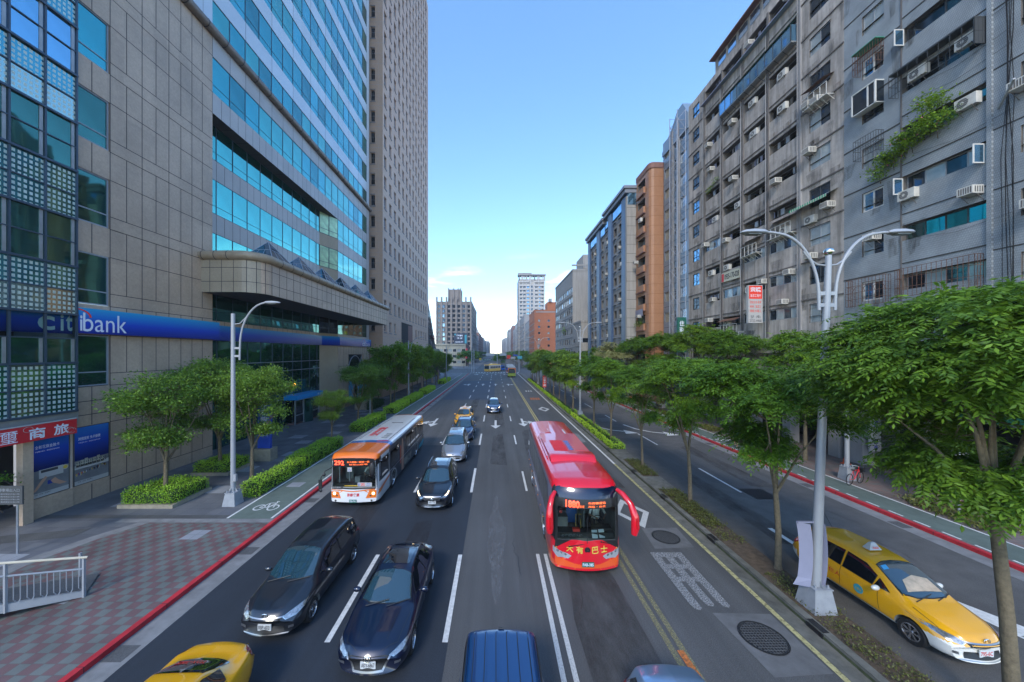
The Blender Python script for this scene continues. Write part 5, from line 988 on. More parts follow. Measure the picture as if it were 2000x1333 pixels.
# row beyond, right
specs = [(20.0, 200, 232, 27, 'mid_conc', 'grey weathered block between the orange brick block and the high-rise'), (19.8, 236, 284, 34, 'mid_conc', 'long grey block in front of the distant high-rise'), (20.2, 312, 352, 36, 'pale_conc', 'pale slab building just past the high-rise'), (20.2, 356, 398, 33, 'mid_conc', 'mid-grey building third past the high-rise'),
         (20.0, 404, 452, 40, 'brick_dark', 'dark reddish building far along the right side'), (20.4, 458, 520, 38, 'pale_conc', 'pale building after the dark reddish one on the far right'), (20.0, 528, 600, 44, 'mid_conc', 'grey tall building near the vanishing point on the right'), (20.5, 610, 720, 36, 'pale_conc', 'pale building before the hazy far end on the right'), (19.5, 730, 860, 40, 'mid_conc', 'hazy grey building near the far end on the right'), (18, 870, 1060, 44, 'pale_conc', 'last hazy building at the road end on the right')]
for X, a, b, h, m, lb in specs: block('distant_building', lb, 'building', X, X+16, a, b, h, 1, m, ['dark_glass', 'blue_glass', 'curtain_glass'], 3.2, 4.0, 4, m, ['dark_glass'], ww=2.4, wh=1.5, group='far buildings along the avenue', keep=40)
# ---- left background
sl = thing('sloped_glass_building', 'dark sloping glass wall leaning back behind the stone tower', 'building', (-21, 105, 0)); mb = MB()
mb.add([(-20.6, 103, 0), (-21.0, 118, 0), (-23.5, 118, 24.5), (-20.6, 103, 24.5), (-40, 103, 0), (-40, 103, 30)], [(0, 1, 2, 3)], 0); mb.add([(-20.6, 99, 0), (-18.9, 117, 0), (-20.5, 104, 23), (-20.6, 99, 27)], [(0, 1, 2, 3)], 0)
for t in np.linspace(0, 1, 9): a = Vector((-20.6, 99, 0)).lerp(Vector((-20.6, 99, 27)), t); b = Vector((-18.9, 117, 0)).lerp(Vector((-20.5, 104, 23)), t); mb.tube([a, b], .06, 4, 1)
for t in np.linspace(0, 1, 5): a = Vector((-20.6, 99, 0)).lerp(Vector((-18.9, 117, 0)), t); b = Vector((-20.6, 99, 27)).lerp(Vector((-20.5, 104, 23)), t); mb.tube([a, b], .06, 4, 1)
mb.build('glass_wall', ['dark_glass', 'mullion'], sl); mb = MB(); text(mb, 'FENC', (-19.5, 109.5, 12.6), 5, 1.6, '+x', 0, .03); mb.build('lettering', 'red', sl)
def xg(mb):
    for k in range(8): x = -43.5+3.54*k; mb.box(x, x+1.1, 249, 250, 0, 48.7, 1)
    mb.box(-35.2, -25.5, 252, 262, 45, 54.8, 1)
    for x in (-35, -31.4, -28.0, -26.2): mb.box(x, x+.8, 251.2, 252, 44, 55.6, 1)
block('brown_office_block', 'brown-grey stepped office block with vertical ribs at the end of the left side', 'building', -43.5, -17.6, 250, 316, 45, -1, 'brown_conc', ['dark_glass', 'curtain_glass', 'blue_glass'], 3.4, 4.0, 6, 'brown_conc', ['dark_glass', 'tower_glass', 'dark_glass', 'dark_glass'], ww=2.1, wh=2.3, extra=xg, fbay=3.25)
def xl(mb):
    mb.box(-41, -18, 199.4, 200, 12.4, 13.2, 1)
block('old_arcade_block', 'low brick and cream shop block below the dark billboard', 'building', -41, -17.5, 200, 225, 12.6, -1, 'brick_dark', ['dark_glass'], 3.4, 3.0, 1.0, 'board_old', ['dark_glass', 'curtain_glass'], ww=1.9, wh=1.5, extra=xl, fbay=2.6)
bb = thing('billboard', 'dark roof billboard with white lettering over the low brick block', 'billboard', (-25, 204, 13)); mb = MB(); mb.box(-24.8, -16.8, 203, 203.5, 13.2, 19.6, 0); mb.build('panel', 'billboard', bb); mb = MB(); text(mb, '國泰置地', (-21.4, 202.98, 18.2), 3.6, 1.0, '-y', 0, .03); text(mb, '頂級・商辦', (-21.4, 202.98, 16.6), 3.2, 1.0, '-y', 0, .03); text(mb, '02-2345-6789', (-21.6, 202.98, 14.4), 4.6, .8, '-y', 0, .03); mb.disc((-24, 202.97, 18.8), (0, 1, 0), .5, .05, 14, 1); mb.box(-18.4, -17.2, 202.95, 202.99, 13.6, 18.6, 1); mb.build('lettering', ['white_letter', 'teal_sign'], bb)
sh = MB(); sh.box(-22, -17.4, 199, 199.9, 5.6, 7.4, 0); sh.box(-17.3, -16.4, 198, 199.5, 4.5, 10.5, 1); tag(sh.build('shop_signboard', ['red_bright', 'red']), 'orange-red shop signboard on the corner of the low brick block', 'sign')
specs = [(-19.6, 352, 392, 26, 'slate_panel', 'grey-blue building with a tall teal sign on the far left'), (-19.2, 396, 460, 31, 'brick_dark', 'dark red-brown building with a pointed roof, far left'), (-19.4, 466, 530, 30, 'brick_dark', 'reddish slab after the pointed-roof building'), (-19.4, 536, 610, 32, 'pale_conc', 'pale slab near the vanishing point on the left'), (-19.4, 618, 720, 30, 'mid_conc', 'grey building before the hazy far end on the left'), (-18.5, 730, 860, 34, 'pale_conc', 'hazy pale building near the far end on the left'), (-17, 870, 1060, 38, 'mid_conc', 'last hazy building at the road end on the left')]
for X, a, b, h, m, lb in specs:
    ex = (lambda mb: mb.add([(-19.2, 396, 31), (-27, 396, 31), (-27, 404, 31), (-19.2, 404, 31), (-23.1, 400, 40)], [(0, 1, 4), (1, 2, 4), (2, 3, 4), (3, 0, 4)], 2)) if a == 396 else None
    block('distant_building', lb, 'building', X-16, X, a, b, h, -1, m, ['dark_glass', 'blue_glass'], 3.2, 4.2, 4, m, ['dark_glass', 'blue_glass'], ww=2.4, wh=1.5, group='far buildings along the avenue', keep=40, extra=ex)
def f(mb, y): vtext(mb, '國泰人壽中心', (-20.9, y, 18), 2.2, 16, '-y', 2, .02)
vsign('vertical_sign', 'tall teal vertical sign on the far left building', 'sign', -22.2, -19.6, 350.5, 8, 29, f, ['sky_sign', 'teal_sign', 'white_letter'], t=.6)
def f(mb, y): vtext(mb, '好樂迪KTV', (31.9, y, 12), 1.4, 11, '-y', 2, .02)
vsign('vertical_sign', 'yellow vertical sign at the right edge of the orange brick block', 'sign', 31, 32.8, 169.2, 5.5, 18.5, f, ['yellow_sign', 'yellow_sign', 'plate_text'], t=.6)
# ---------------------------------------------------------------- trees
def unit(v): return v/np.maximum(np.linalg.norm(v, axis=-1, keepdims=True), 1e-9)
def leaf_quads(P, D, Nn, L_, W_):
    """diamond-ish leaf quads: base P, direction D, normal N, length L, width W"""
    S = unit(np.cross(D, Nn)); L_ = np.asarray(L_)[:, None]; W_ = np.asarray(W_)[:, None]
    return np.stack([P, P+D*L_*.45+S*W_*.5, P+D*L_, P+D*L_*.45-S*W_*.5], 1)
def fronds(rng, centers, out, k, length, leaflet, npair, droop=.5, spread=.26):
    """pinnate fronds at each centre, pointing outwards and drooping"""
    n = len(centers)*k; C = np.repeat(centers, k, 0)+rng.normal(0, spread, (n, 3))*[1, 1, .45]; O = np.repeat(out, k, 0)
    D = unit(O*[1, 1, .35]+rng.normal(0, .75, (n, 3))*[1, 1, .35]+[0, 0, .15]); ln = length*rng.uniform(.6, 1.2, n); Q = []; T = []; tb = rng.uniform(0, 1, n)
    up = np.tile([0, 0, 1.0], (n, 1)); side = unit(np.cross(D, up)+1e-6)
    for j in range(npair+1):
        t = (j+.6)/(npair+.8); pos = C+D*(ln*t)[:, None]-np.array([0, 0, 1])*(droop*ln*t*t)[:, None]; tang = unit(D-np.array([0, 0, 1])*(2*droop*t))
        for s in ((1, -1) if j < npair else (0,)):
            d = unit(tang*.55+side*s*.9+np.array([0, 0, -.22])+rng.normal(0, .12, (n, 3))) if s else tang
            nn = unit(np.cross(d, side if s == 0 else tang)+rng.normal(0, .25, (n, 3))); L_ = leaflet*rng.uniform(.75, 1.2, n)*(1-.25*abs(t-.5))
            Q.append(leaf_quads(pos, d, nn, L_, L_*.34)); T.append(np.clip(tb*.6+.4*rng.uniform(0, 1, n), 0, 1))
    return np.concatenate(Q), np.concatenate(T)
def clumps(rng, centers, out, k, size, spread):
    n = len(centers)*k; C = np.repeat(centers, k, 0)+rng.normal(0, spread, (n, 3))*[1, 1, .6]; O = np.repeat(out, k, 0)
    D = unit(O*.5+rng.normal(0, 1, (n, 3))*[1, 1, .6]+[0, 0, -.15]); Nn = unit(rng.normal(0, .55, (n, 3))+[0, 0, 1]); L_ = size*rng.uniform(.6, 1.3, n)
    return leaf_quads(C, D, Nn, L_, L_*.55), np.clip(np.repeat(rng.uniform(0, 1, len(centers)), k)*.5+rng.uniform(0, .55, n), 0, 1)
def tree_meshes(seed, H, Rr, bot, kind='frond', lobes=9, ncl=170, k=11, length=.5, leaflet=.17, npair=5, leafm='leaf_fine', barkm='bark', trunk_r=.10, fork=2.2, lean=(0, 0), flat=.5, low=0, fill=4):
    rng = np.random.default_rng(seed); cz = (H+bot)/2; rz = (H-bot)/2; LC = []; LR = []
    for i in range(lobes):
        a = i*2.4+rng.uniform(-.5, .5); rr_ = Rr*(.18+.62*math.sqrt((i+.5)/lobes)); zz = cz+rz*(.80-1.15*(rr_/Rr)**1.6*rng.uniform(.35, 1.15))+rng.uniform(-.15, .12)*rz
        LC.append([lean[0]+rr_*math.cos(a), lean[1]+rr_*math.sin(a), zz]); LR.append([Rr*rng.uniform(.24, .40), Rr*rng.uniform(.24, .40), rz*rng.uniform(.22, .42)*flat*2*.62])
    for i in range(fill): a = rng.uniform(0, 6.28); q = math.sqrt(rng.uniform(.05, 1))*.72*Rr; LC.append([lean[0]+q*math.cos(a), lean[1]+q*math.sin(a), cz+rz*rng.uniform(-.75, .45)]); LR.append([Rr*rng.uniform(.26, .38), Rr*rng.uniform(.26, .38), rz*rng.uniform(.22, .36)])
    for i in range(low): a = rng.uniform(0, 6.28); LC.append([lean[0]*.6+Rr*.35*math.cos(a), lean[1]*.6+Rr*.35*math.sin(a), bot-.1+rng.uniform(0, .5)]); LR.append([Rr*.22, Rr*.22, rz*.2])
    LC = np.array(LC); LR = np.array(LR); nl = len(LC); idx = rng.integers(0, nl, ncl); d = unit(rng.normal(0, 1, (ncl, 3))); d[:, 2] = np.where(d[:, 2] < -.25, -d[:, 2]*.7, d[:, 2]); d = unit(d)
    C = LC[idx]+d*LR[idx]*rng.uniform(.35, 1.05, (ncl, 1)); out = unit((C-[lean[0], lean[1], cz-rz*.3])*[1, 1, .8])
    Q, T = (fronds(rng, C, out, k, length, leaflet, npair) if kind == 'frond' else clumps(rng, C, out, k, leaflet, length))
    crown = quads_mesh('crown', Q, [leafm], T)
    tb = MB(); fk = Vector((lean[0]*.35, lean[1]*.35, fork)); w1_ = Vector((lean[0]*.12+rng.uniform(-.06, .06), lean[1]*.1, fork*.5))
    tb.tube([(0, 0, -.1), (0, 0, .12), w1_, fk], [trunk_r*1.45, trunk_r*1.08, trunk_r*.92, trunk_r*.8], 9)
    for i in range(nl):
        t = Vector(LC[i]); main = i % 4 == 0
        if i == 0: mids = []
        m = fk.lerp(t, .5)+Vector((rng.uniform(-.1, .1), rng.uniform(-.1, .1), .10*(t-fk).length*(-.5 if i % 2 else .3))); b0 = w1_.lerp(fk, .93)
        if main: tb.tube([b0, m, t], [trunk_r*.55, trunk_r*.30, trunk_r*.08], 7); mids += [fk.lerp(m, .6), m, m.lerp(t, .5)]
        else: q_ = min(mids, key=lambda v: (v-t).length); m = q_.lerp(t, .55)+Vector((0, 0, -.08*(t-q_).length)); tb.tube([q_, m, t], [trunk_r*.24, trunk_r*.15, trunk_r*.05], 5)
        for j in np.where(idx == i)[0][::3]: tb.tube([m.lerp(t, .6), Vector(C[j])], [trunk_r*.13, .008], 4, cap=False)
    return tb.mesh('trunk', [barkm], smooth=60), crown
def tree(name, label, x, y, ms, rz=0, s=1, z=Z0, group=None, cat='tree', sz=None):
    o = thing(name, label, cat, (x, y, z), rz, group); o.scale = (s, s, sz or s)
    link('trunk', ms[0], o); link('crown', ms[1], o); return o
G1 = 'street trees in the median strip'; G2 = 'street trees on the left pavement'; G3 = 'street trees on the right pavement'
MT = [tree_meshes(20+i, 7.8, 2.0, 3.8, lobes=11, fill=7, ncl=280, k=11, length=.52, leaflet=.17, npair=5, fork=2.6, lean=((-.2, .2)[i % 2], .1), flat=.42, low=2) for i in range(3)]
MF = [tree_meshes(40+i, 7.9, 1.75, 3.5, lobes=11, ncl=170, k=10, length=.5, leaflet=.30, npair=3, fork=2.7, flat=.55, low=1, fill=6, leafm='leaf_fine') for i in range(3)]
near = tree_meshes(5, 9.4, 2.5, 4.9, lobes=15, fill=16, ncl=720, k=12, length=.56, leaflet=.15, npair=7, leafm='leaf_near', trunk_r=.115, fork=4.5, lean=(.75, .5), flat=.5, low=7)
tree('street_tree', 'large leafy tree at the right edge beside the yellow people carrier, nearest in the median', 10.5, 6.9, near, 0, 1, group=G1).rotation_euler.y = R(-5.5)
fk = tree_meshes(6, 7.4, 2.5, 3.9, lobes=11, fill=8, ncl=340, k=12, length=.55, leaflet=.165, npair=6, trunk_r=.10, fork=2.7, lean=(.1, .3), flat=.4, low=3)
tree('street_tree', 'forked median tree just behind the near lamp post, second from the camera', 10.05, 12.15, fk, .3, 1, group=G1)
labs = [(17.6, 0, 'median tree rising from the second soil bed'), (23.3, 1, 'slim median tree rising from the third soil bed with two upright limbs'), (29.7, 2, 'median tree at the near end of the clipped hedge opposite the coach rear')]
for y, v, lb in labs: tree('street_tree', lb, 10.02, y, MT[v], v*2.1, [1, .86, .95][v], group=G1)
lb = ['median tree between the hedge end and the second lamp post', 'median tree just before the second double lamp post', 'median tree just after the second double lamp post', 'median tree two after the second double lamp post', 'median tree three after the second double lamp post']
ys = [35, 44.3, 49.5, 54.5, 59.5]+[64.5+4.9*i for i in range(8)]
for i, y in enumerate(ys): tree('street_tree', lb[i] if i < 5 else 'median tree in the dense far row before the junction', 10.1+rr.uniform(-.15, .15), y, MF[i % 3], rr.uniform(0, 6), rr.uniform(.80, 1.12), group=G1, sz=rr.uniform(.86, 1.1))
RT = [tree_meshes(60+i, 10.8, 2.6, 4.4, lobes=12, fill=7, ncl=340, k=11, length=.6, leaflet=.26, npair=4, fork=3.4, trunk_r=.15, flat=.6, low=2) for i in range(2)]
pale = tree_meshes(70, 8.3, 2.4, 3.6, lobes=8, ncl=150, k=10, length=.5, leaflet=.3, npair=3, leafm='leaf_pale', fork=2.8)
for i, (x, y, s, lb) in enumerate(((22.0, 17.0, .78, 'right pavement tree behind the near median tree, by the shop fascia'), (22.2, 24.5, .86, 'right pavement tree in front of the tiled block arcade'), (22.0, 31.5, .95, 'right pavement tree under the hanging sign'), (22.3, 38.5, 1.0, 'right pavement tree below the old signboards'), (22.0, 46, 1.0, 'right pavement tree below the vertical green sign'), (21.8, 54, .95, 'right pavement tree by the orange bicycles and the orange building'), (21.8, 63, .85, 'right pavement tree before the blue-pillared block'), (21.8, 72, .82, 'farther right pavement tree before the blue-pillared block'))):
    tree('street_tree', lb, x, y, RT[i % 2], i*1.3, s, group=G3)
tree('street_tree', 'pale flowering tree with cream leaf tips by the blue-pillared block', 16.6+3.4, 55.5, pale, 1, 1.15, group=G3); tree('street_tree', 'second pale flowering tree, farther along the right kerb', 20.2, 62.5, pale, 3, 1.0, group=G3)
for i in range(6): tree('street_tree', 'dark tree in the far right row before the junction', 21.5, 82+8*i, MF[i % 3], i, 1.05, group=G3)
LT = [tree_meshes(80+i, 6.8, 2.4, 2.7, 'clump', lobes=16, fill=10, ncl=680, k=38, length=.22, leaflet=.13, leafm='leaf_left', fork=1.9, trunk_r=.11, flat=.6, low=4, lean=((-.3, .25)[i % 2], 0)) for i in range(3)]
LF = [tree_meshes(90+i, 8.5, 2.5, 2.7, 'clump', lobes=10, fill=8, ncl=420, k=28, length=.3, leaflet=.27, leafm='leaf_fine', fork=2.3, trunk_r=.11, flat=.75, low=1) for i in range(2)]
for x, y, v, s, lb in ((-17.3, 17.9, 0, 1.0, 'rounded tree with a crooked trunk in the nearest square planter'), (-18.0, 22.3, 1, 1.06, 'rounded tree in the second planter behind the left lamp post'), (-14.7, 20.6, 2, 1.0, 'bright green tree behind the long hedge, right of the left lamp post'), (-14.4, 30.0, 0, .66, 'small short tree at the far end of the long hedge, left of the city bus'), (-14.6, 36.2, 1, .92, 'tree rising from the second kerbside hedge beyond the city bus'), (-15.0, 41.5, 2, .95, 'tree right behind the white sign post beyond the city bus')): tree('street_tree', lb, x, y, LT[v], v*1.7+y, s, group=G2)
for i, y in enumerate((47.5, 52, 57.5, 63, 69, 76, 83, 90, 97, 105)): tree('street_tree', 'tree in front of the blue totem sign' if i == 0 else 'pointed dark tree in the far left row before the junction', -14.6-(i % 2)*.8, y, LF[i % 2], i*1.1, [1.0, 1.12, 1.05, 1.12, .95, 1, .9, .95, .9, .85][i], group=G2, sz=[1.08, 1.0, 1.15, 1.02, 1.1, .95, 1, .9, .95, .85][i])
for i, (x, y) in enumerate(((-18.5, 54), (-19, 62), (-18.5, 72), (-18.8, 82))): tree('street_tree', 'inner-row tree close to the stone tower canopy', x, y, LF[i % 2], i*2, .85, group=G2)
FT = [tree_meshes(95+i, 9, 3.6, 2.5, 'clump', lobes=8, ncl=70, k=16, length=.7, leaflet=.8, leafm=m_, fork=2.5, trunk_r=.14, flat=.9) for i, m_ in enumerate(('leaf_fine', 'leaf_dark'))]
for i in range(15):
    y = 172+17*i
    for x, nm in ((-15, 'left'), (15, 'right')): tree('street_tree', 'far tree on the %s side beyond the junction' % nm, x+(i % 3)-1, y+5*(x > 0), FT[i % 2], i, 1, group='far trees beyond the junction')
for i in range(5): tree('street_tree', 'far tree in the central strip beyond the junction', 1.5+2.2*(i % 2), 176+22*i, FT[i % 2], i*2, .8, group='far trees beyond the junction')

# ---------------------------------------------------------------- hedges and ground plants
def hedge(name, label, x0, x1, y0, y1, z0, h, m='hedge_leaf', group=None, dens=420, size=.075, cat='hedge', seed=1, kerb=None, gap=()):
    rng = np.random.default_rng(seed+int(abs(x0)*10+y0*7)); o = thing(name, label, cat, ((x0+x1)/2, (y0+y1)/2, z0), group=group); cx, cy = (x0+x1)/2, (y0+y1)/2; a, b = (x1-x0)/2, (y1-y0)/2
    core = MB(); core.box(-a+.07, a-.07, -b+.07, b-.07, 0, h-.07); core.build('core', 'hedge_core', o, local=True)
    nt_, ns_ = int(4*a*b*dens), int(4*(a+b)*h*dens)
    T = np.stack([rng.uniform(-a, a, nt_), rng.uniform(-b, b, nt_), h+rng.normal(0, .035, nt_)+.05*np.sin(rng.uniform(0, 6, nt_))], 1); NT = np.tile([0, 0, 1.0], (nt_, 1))
    t = rng.uniform(0, 2*(a+b)*2, ns_); S = np.zeros((ns_, 3)); NS = np.zeros((ns_, 3)); per = [2*a, 2*b, 2*a, 2*b]; acc = 0
    for e in range(4):
        k = (t >= acc) & (t < acc+per[e]); u = t[k]-acc; acc += per[e]
        S[k] = np.stack([[-a+u, np.full_like(u, -b)], [np.full_like(u, a), -b+u], [a-u, np.full_like(u, b)], [np.full_like(u, -a), b-u]][e]+[rng.uniform(.02, h, len(u))], 1); NS[k] = [(0, -1, 0), (1, 0, 0), (0, 1, 0), (-1, 0, 0)][e]
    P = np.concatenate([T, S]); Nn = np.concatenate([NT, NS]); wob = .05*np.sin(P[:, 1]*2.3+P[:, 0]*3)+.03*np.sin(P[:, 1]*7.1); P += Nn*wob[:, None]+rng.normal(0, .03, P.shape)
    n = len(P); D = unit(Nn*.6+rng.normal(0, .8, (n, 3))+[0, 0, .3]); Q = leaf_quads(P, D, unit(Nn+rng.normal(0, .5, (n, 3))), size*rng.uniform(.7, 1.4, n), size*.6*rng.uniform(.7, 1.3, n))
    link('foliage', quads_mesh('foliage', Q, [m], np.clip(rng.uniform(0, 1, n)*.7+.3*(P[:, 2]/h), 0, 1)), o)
    if kerb: k_ = MB(); k_.box(-a-.12, a+.12, -b-.12, b+.12, -.12, kerb); k_.build('stone_edge', 'stone_edge', o, local=True)
    return o
GH = 'hedges on the left pavement'; GM = 'clipped hedges of the median'
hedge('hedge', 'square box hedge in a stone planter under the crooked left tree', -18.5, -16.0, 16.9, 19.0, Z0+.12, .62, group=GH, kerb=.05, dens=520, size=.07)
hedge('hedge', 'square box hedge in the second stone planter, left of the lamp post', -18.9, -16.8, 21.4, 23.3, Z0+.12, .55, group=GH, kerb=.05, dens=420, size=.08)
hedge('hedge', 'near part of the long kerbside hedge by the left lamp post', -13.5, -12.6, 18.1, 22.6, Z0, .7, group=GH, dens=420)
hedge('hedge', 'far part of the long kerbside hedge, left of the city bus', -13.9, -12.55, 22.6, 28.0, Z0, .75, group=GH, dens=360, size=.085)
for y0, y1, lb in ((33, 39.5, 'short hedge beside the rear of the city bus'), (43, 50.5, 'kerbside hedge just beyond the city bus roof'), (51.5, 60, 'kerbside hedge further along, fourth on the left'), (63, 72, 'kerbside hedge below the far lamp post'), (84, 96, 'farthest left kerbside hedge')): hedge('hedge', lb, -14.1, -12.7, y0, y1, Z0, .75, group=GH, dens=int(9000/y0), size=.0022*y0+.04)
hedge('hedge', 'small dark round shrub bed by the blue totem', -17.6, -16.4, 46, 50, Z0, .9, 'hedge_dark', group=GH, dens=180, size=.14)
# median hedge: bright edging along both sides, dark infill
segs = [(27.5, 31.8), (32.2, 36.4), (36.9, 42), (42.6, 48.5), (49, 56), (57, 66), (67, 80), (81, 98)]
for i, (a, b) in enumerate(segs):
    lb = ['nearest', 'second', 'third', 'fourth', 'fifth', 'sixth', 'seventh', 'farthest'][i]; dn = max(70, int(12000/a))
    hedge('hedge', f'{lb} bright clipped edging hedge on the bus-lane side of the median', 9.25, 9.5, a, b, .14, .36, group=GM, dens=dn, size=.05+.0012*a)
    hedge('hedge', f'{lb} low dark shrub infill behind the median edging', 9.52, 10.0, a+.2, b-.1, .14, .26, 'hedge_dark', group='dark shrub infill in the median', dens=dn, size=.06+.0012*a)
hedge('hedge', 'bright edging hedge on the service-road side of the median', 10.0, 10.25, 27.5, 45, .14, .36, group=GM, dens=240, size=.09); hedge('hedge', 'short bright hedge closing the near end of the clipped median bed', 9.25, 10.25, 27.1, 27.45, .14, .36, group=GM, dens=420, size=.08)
def cover_plants(name, label, rects, n, m, size, h, cat='ground cover', mask=None):
    rng = np.random.default_rng(n); Q = []; T = []
    for x0, x1, y0, y1 in rects:
        k = int(n*(x1-x0)*(y1-y0)); c = np.stack([rng.uniform(x0, x1, k), rng.uniform(y0, y1, k), np.full(k, .16)], 1); c = c[(np.sin(c[:, 1]*2.1+c[:, 0])+np.sin(c[:, 1]*.83)*1.2+rng.normal(0, .5, len(c))) > (mask if mask is not None else -9)]
        q, t_ = clumps(rng, c+[0, 0, h*.4], np.tile([0, 0, 1.0], (len(c), 1)), 9, size, h*.5); Q.append(q); T.append(t_)
    o = link(name, quads_mesh(name, np.concatenate(Q), [m], np.concatenate(T))); tag(o, label, None, None, 'stuff'); return o
cover_plants('ground_cover', 'sparse brown-green creeping plants in the median soil', [(9.2, 10.15, 3, 19.1)], 60, 'cover_leaf', .06, .14, mask=-.1)
cover_plants('ground_cover', 'dense brown-green creeping plants in the far soil bed', [(9.2, 10.15, 21.3, 24.5), (9.2, 10.15, 15, 19.1)], 110, 'cover_leaf', .07, .14)
cover_plants('ground_cover', 'dry grass at the right tree pits', [(20.9, 22.6, 14.6, 18.0), (20.9, 22.4, 33, 36), (20.9, 22, 42, 47)], 40, 'cover_leaf', .14, .2)
# balcony plants
def plant_mass(name, label, pts, m, n, size, spread, parent=None, flower=None):
    rng = np.random.default_rng(len(pts)*7+n); c = np.array(pts); out = np.tile([-.6, 0, .4], (len(c), 1)); q, t_ = clumps(rng, c, out, n, size, spread); me = quads_mesh('foliage', q, [m], t_); o = thing(name, label, 'plant', tuple(c.mean(0))); lk = link('foliage', me, o, -Vector(c.mean(0)))
    if flower: q, t_ = clumps(rng, c[::3]+rng.normal(0, spread*.7, c[::3].shape), out[::3], 5, .09, .12); link('flowers', quads_mesh('flowers', q, [flower], t_), o, -Vector(c.mean(0)))
    st = MB()
    for p in pts[::2]: st.tube([(p[0]+.35, p[1]+.2, p[2]-.5), p], [.02, .008], 4)
    st2 = st.build('stems', 'bark_dark', o); return o
pts = [(XB-.1-rr.uniform(0, .7), 18.6+3.4*t+rr.uniform(-.3, .3), 20.9-.5*t+rr.uniform(-.5, .35)-(0.8*t if t > .7 else 0)) for t in np.linspace(0, 1, 46)]+[(XB-.5, 19.2+rr.uniform(-.5, .5), 22+rr.uniform(-.4, .6)) for _ in range(7)]
plant_mass('bougainvillea', 'overflowing flowering shrub with pink blooms on the tiled block balcony', pts, 'leaf_fine', 95, .14, .24, flower='flower')
plant_mass('balcony_plant', 'small green plant hanging from a far balcony of the brown block', [(XB-.1, 38.3+.25*k, 27.4-.1*k) for k in range(8)], 'leaf_left', 30, .14, .16)
plant_mass('balcony_plant', 'green shrub filling an orange building balcony', [(XO-.3, 52.6+.3*k, 12.2+.3*(k % 3)) for k in range(8)], 'leaf_fine', 34, .2, .25)
plant_mass('balcony_plant', 'green climbing plant on the grey block front', [(21.1, 104+.6*(k % 3), 14+.6*(k//3)) for k in range(9)], 'leaf_fine', 20, .35, .5)
plant_mass('doorway_plant', 'leafy shrub in the dark doorway at the left edge', [(-20.9+rr.uniform(-.4, .4), 13.9+rr.uniform(-.4, .4), 2.2+rr.uniform(-.6, .5)) for k in range(20)], 'leaf_fine', 60, .13, .22)

# ---------------------------------------------------------------- lamp posts, poles and signals
def lamp_head(parent, p, dx):
    mb = MB(); x, y, z = p; s = 1 if dx > 0 else -1
    ring = [(0, .07, .05), (.12, .13, .09), (.42, .17, .10), (.68, .14, .07), (.78, .05, .03)]
    vs_ = []
    for t, w_, h_ in ring: vs_ += [(x+s*t, y-w_, z-h_*.2), (x+s*t, y-w_*.6, z+h_*.8), (x+s*t, y+w_*.6, z+h_*.8), (x+s*t, y+w_, z-h_*.2), (x+s*t, y+w_*.7, z-h_*.5), (x+s*t, y-w_*.7, z-h_*.5)]
    fs = [(6*i+k, 6*i+(k+1) % 6, 6*i+6+(k+1) % 6, 6*i+6+k) for i in range(4) for k in range(6)]+[(0, 1, 2, 3, 4, 5), (29, 28, 27, 26, 25, 24)]
    mb.add(vs_, fs, 0); mb.box(x+s*.22, x+s*.6, y-.09, y+.09, z-.075, z-.052, 1); return mb.build('lamp_head', ['pole_white', 'lamp_glass'], parent, smooth=30)
def base_block(o, x, y, z, w_=.33, h=.95):
    mb = MB(); vs_ = [(x+sx*w_*k, y+sy*w_*k, z+zz) for zz, k in ((0, 1), (h, .72)) for sx, sy in ((-1, -1), (1, -1), (1, 1), (-1, 1))]
    mb.add(vs_, [(3, 2, 1, 0), (4, 5, 6, 7), (0, 1, 5, 4), (1, 2, 6, 5), (2, 3, 7, 6), (3, 0, 4, 7)]); mb.box(x-w_*.8, x+w_*.8, y-w_*.8, y+w_*.8, z+h, z+h+.03)
    for sx in (-1, 1):
        for sy in (-1, 1): mb.tube([(x+sx*w_*.55, y+sy*w_*.55, z+h), (x+sx*w_*.55, y+sy*w_*.55, z+h+.12)], .025, 6)
    for a in range(4): t = a*math.pi/2; mb.add([(x+.1*math.cos(t), y+.1*math.sin(t), z+h+.03), (x+.24*math.cos(t), y+.24*math.sin(t), z+h+.03), (x+.1*math.cos(t), y+.1*math.sin(t), z+h+.28)], [(0, 1, 2)])
    mb.build('base_block', 'pole_base', o)
def double_lamp(x, y, label, lean=0.0, banner=False):
    z = .14; o = thing('street_lamp', label, 'street lamp', (x, y, z), group='double-armed lamps on the median'); base_block(o, x, y, z, .34, .66)
    T = lambda zz: (x+lean*(zz-1), y, z+zz); mb = MB(); mb.tube([T(.66), T(4), T(8.6), T(10.6)], [.135, .115, .09, .075], 16); mb.build('pole', 'pole_white', o, smooth=True)
    mb = MB(); mb.ball(T(10.72), .13, .13, .12, 14, 10); mb.build('finial', 'chrome', o, smooth=True)
    X, _, Zt_ = T(9.4)
    for s in (-1, 1):
        mb = MB(); pts = [(X+s*.24, y, z+8.95), (X+s*.25, y, z+9.35)]+[(X+s*(.25+1.32*(1-math.cos(t))), y, z+9.35+1.92*math.sin(t)) for t in np.linspace(.1, math.pi/2-.12, 12)]+[(X+s*1.70, y, z+11.3), (X+s*1.86, y, z+11.3)]
        mb.tube(pts, [.045]*3+[.042]*(len(pts)-6)+[.038]*3, 10)
        for zz in (9.05, 9.4): mb.box(min(X, X+s*.24), max(X, X+s*.24), y-.03, y+.03, z+zz, z+zz+.11)
        mb.tube([(X+s*.06, y, z+10.3), (X+s*.3, y, z+10.33), (X+s*.55, y, z+10.5), (X+s*.72, y, z+10.72)], .027, 8); mb.build('arm', 'pole_white', o, smooth=True); lamp_head(o, (X+s*1.82, y, z+11.3), s)
    if banner: pass
    return o
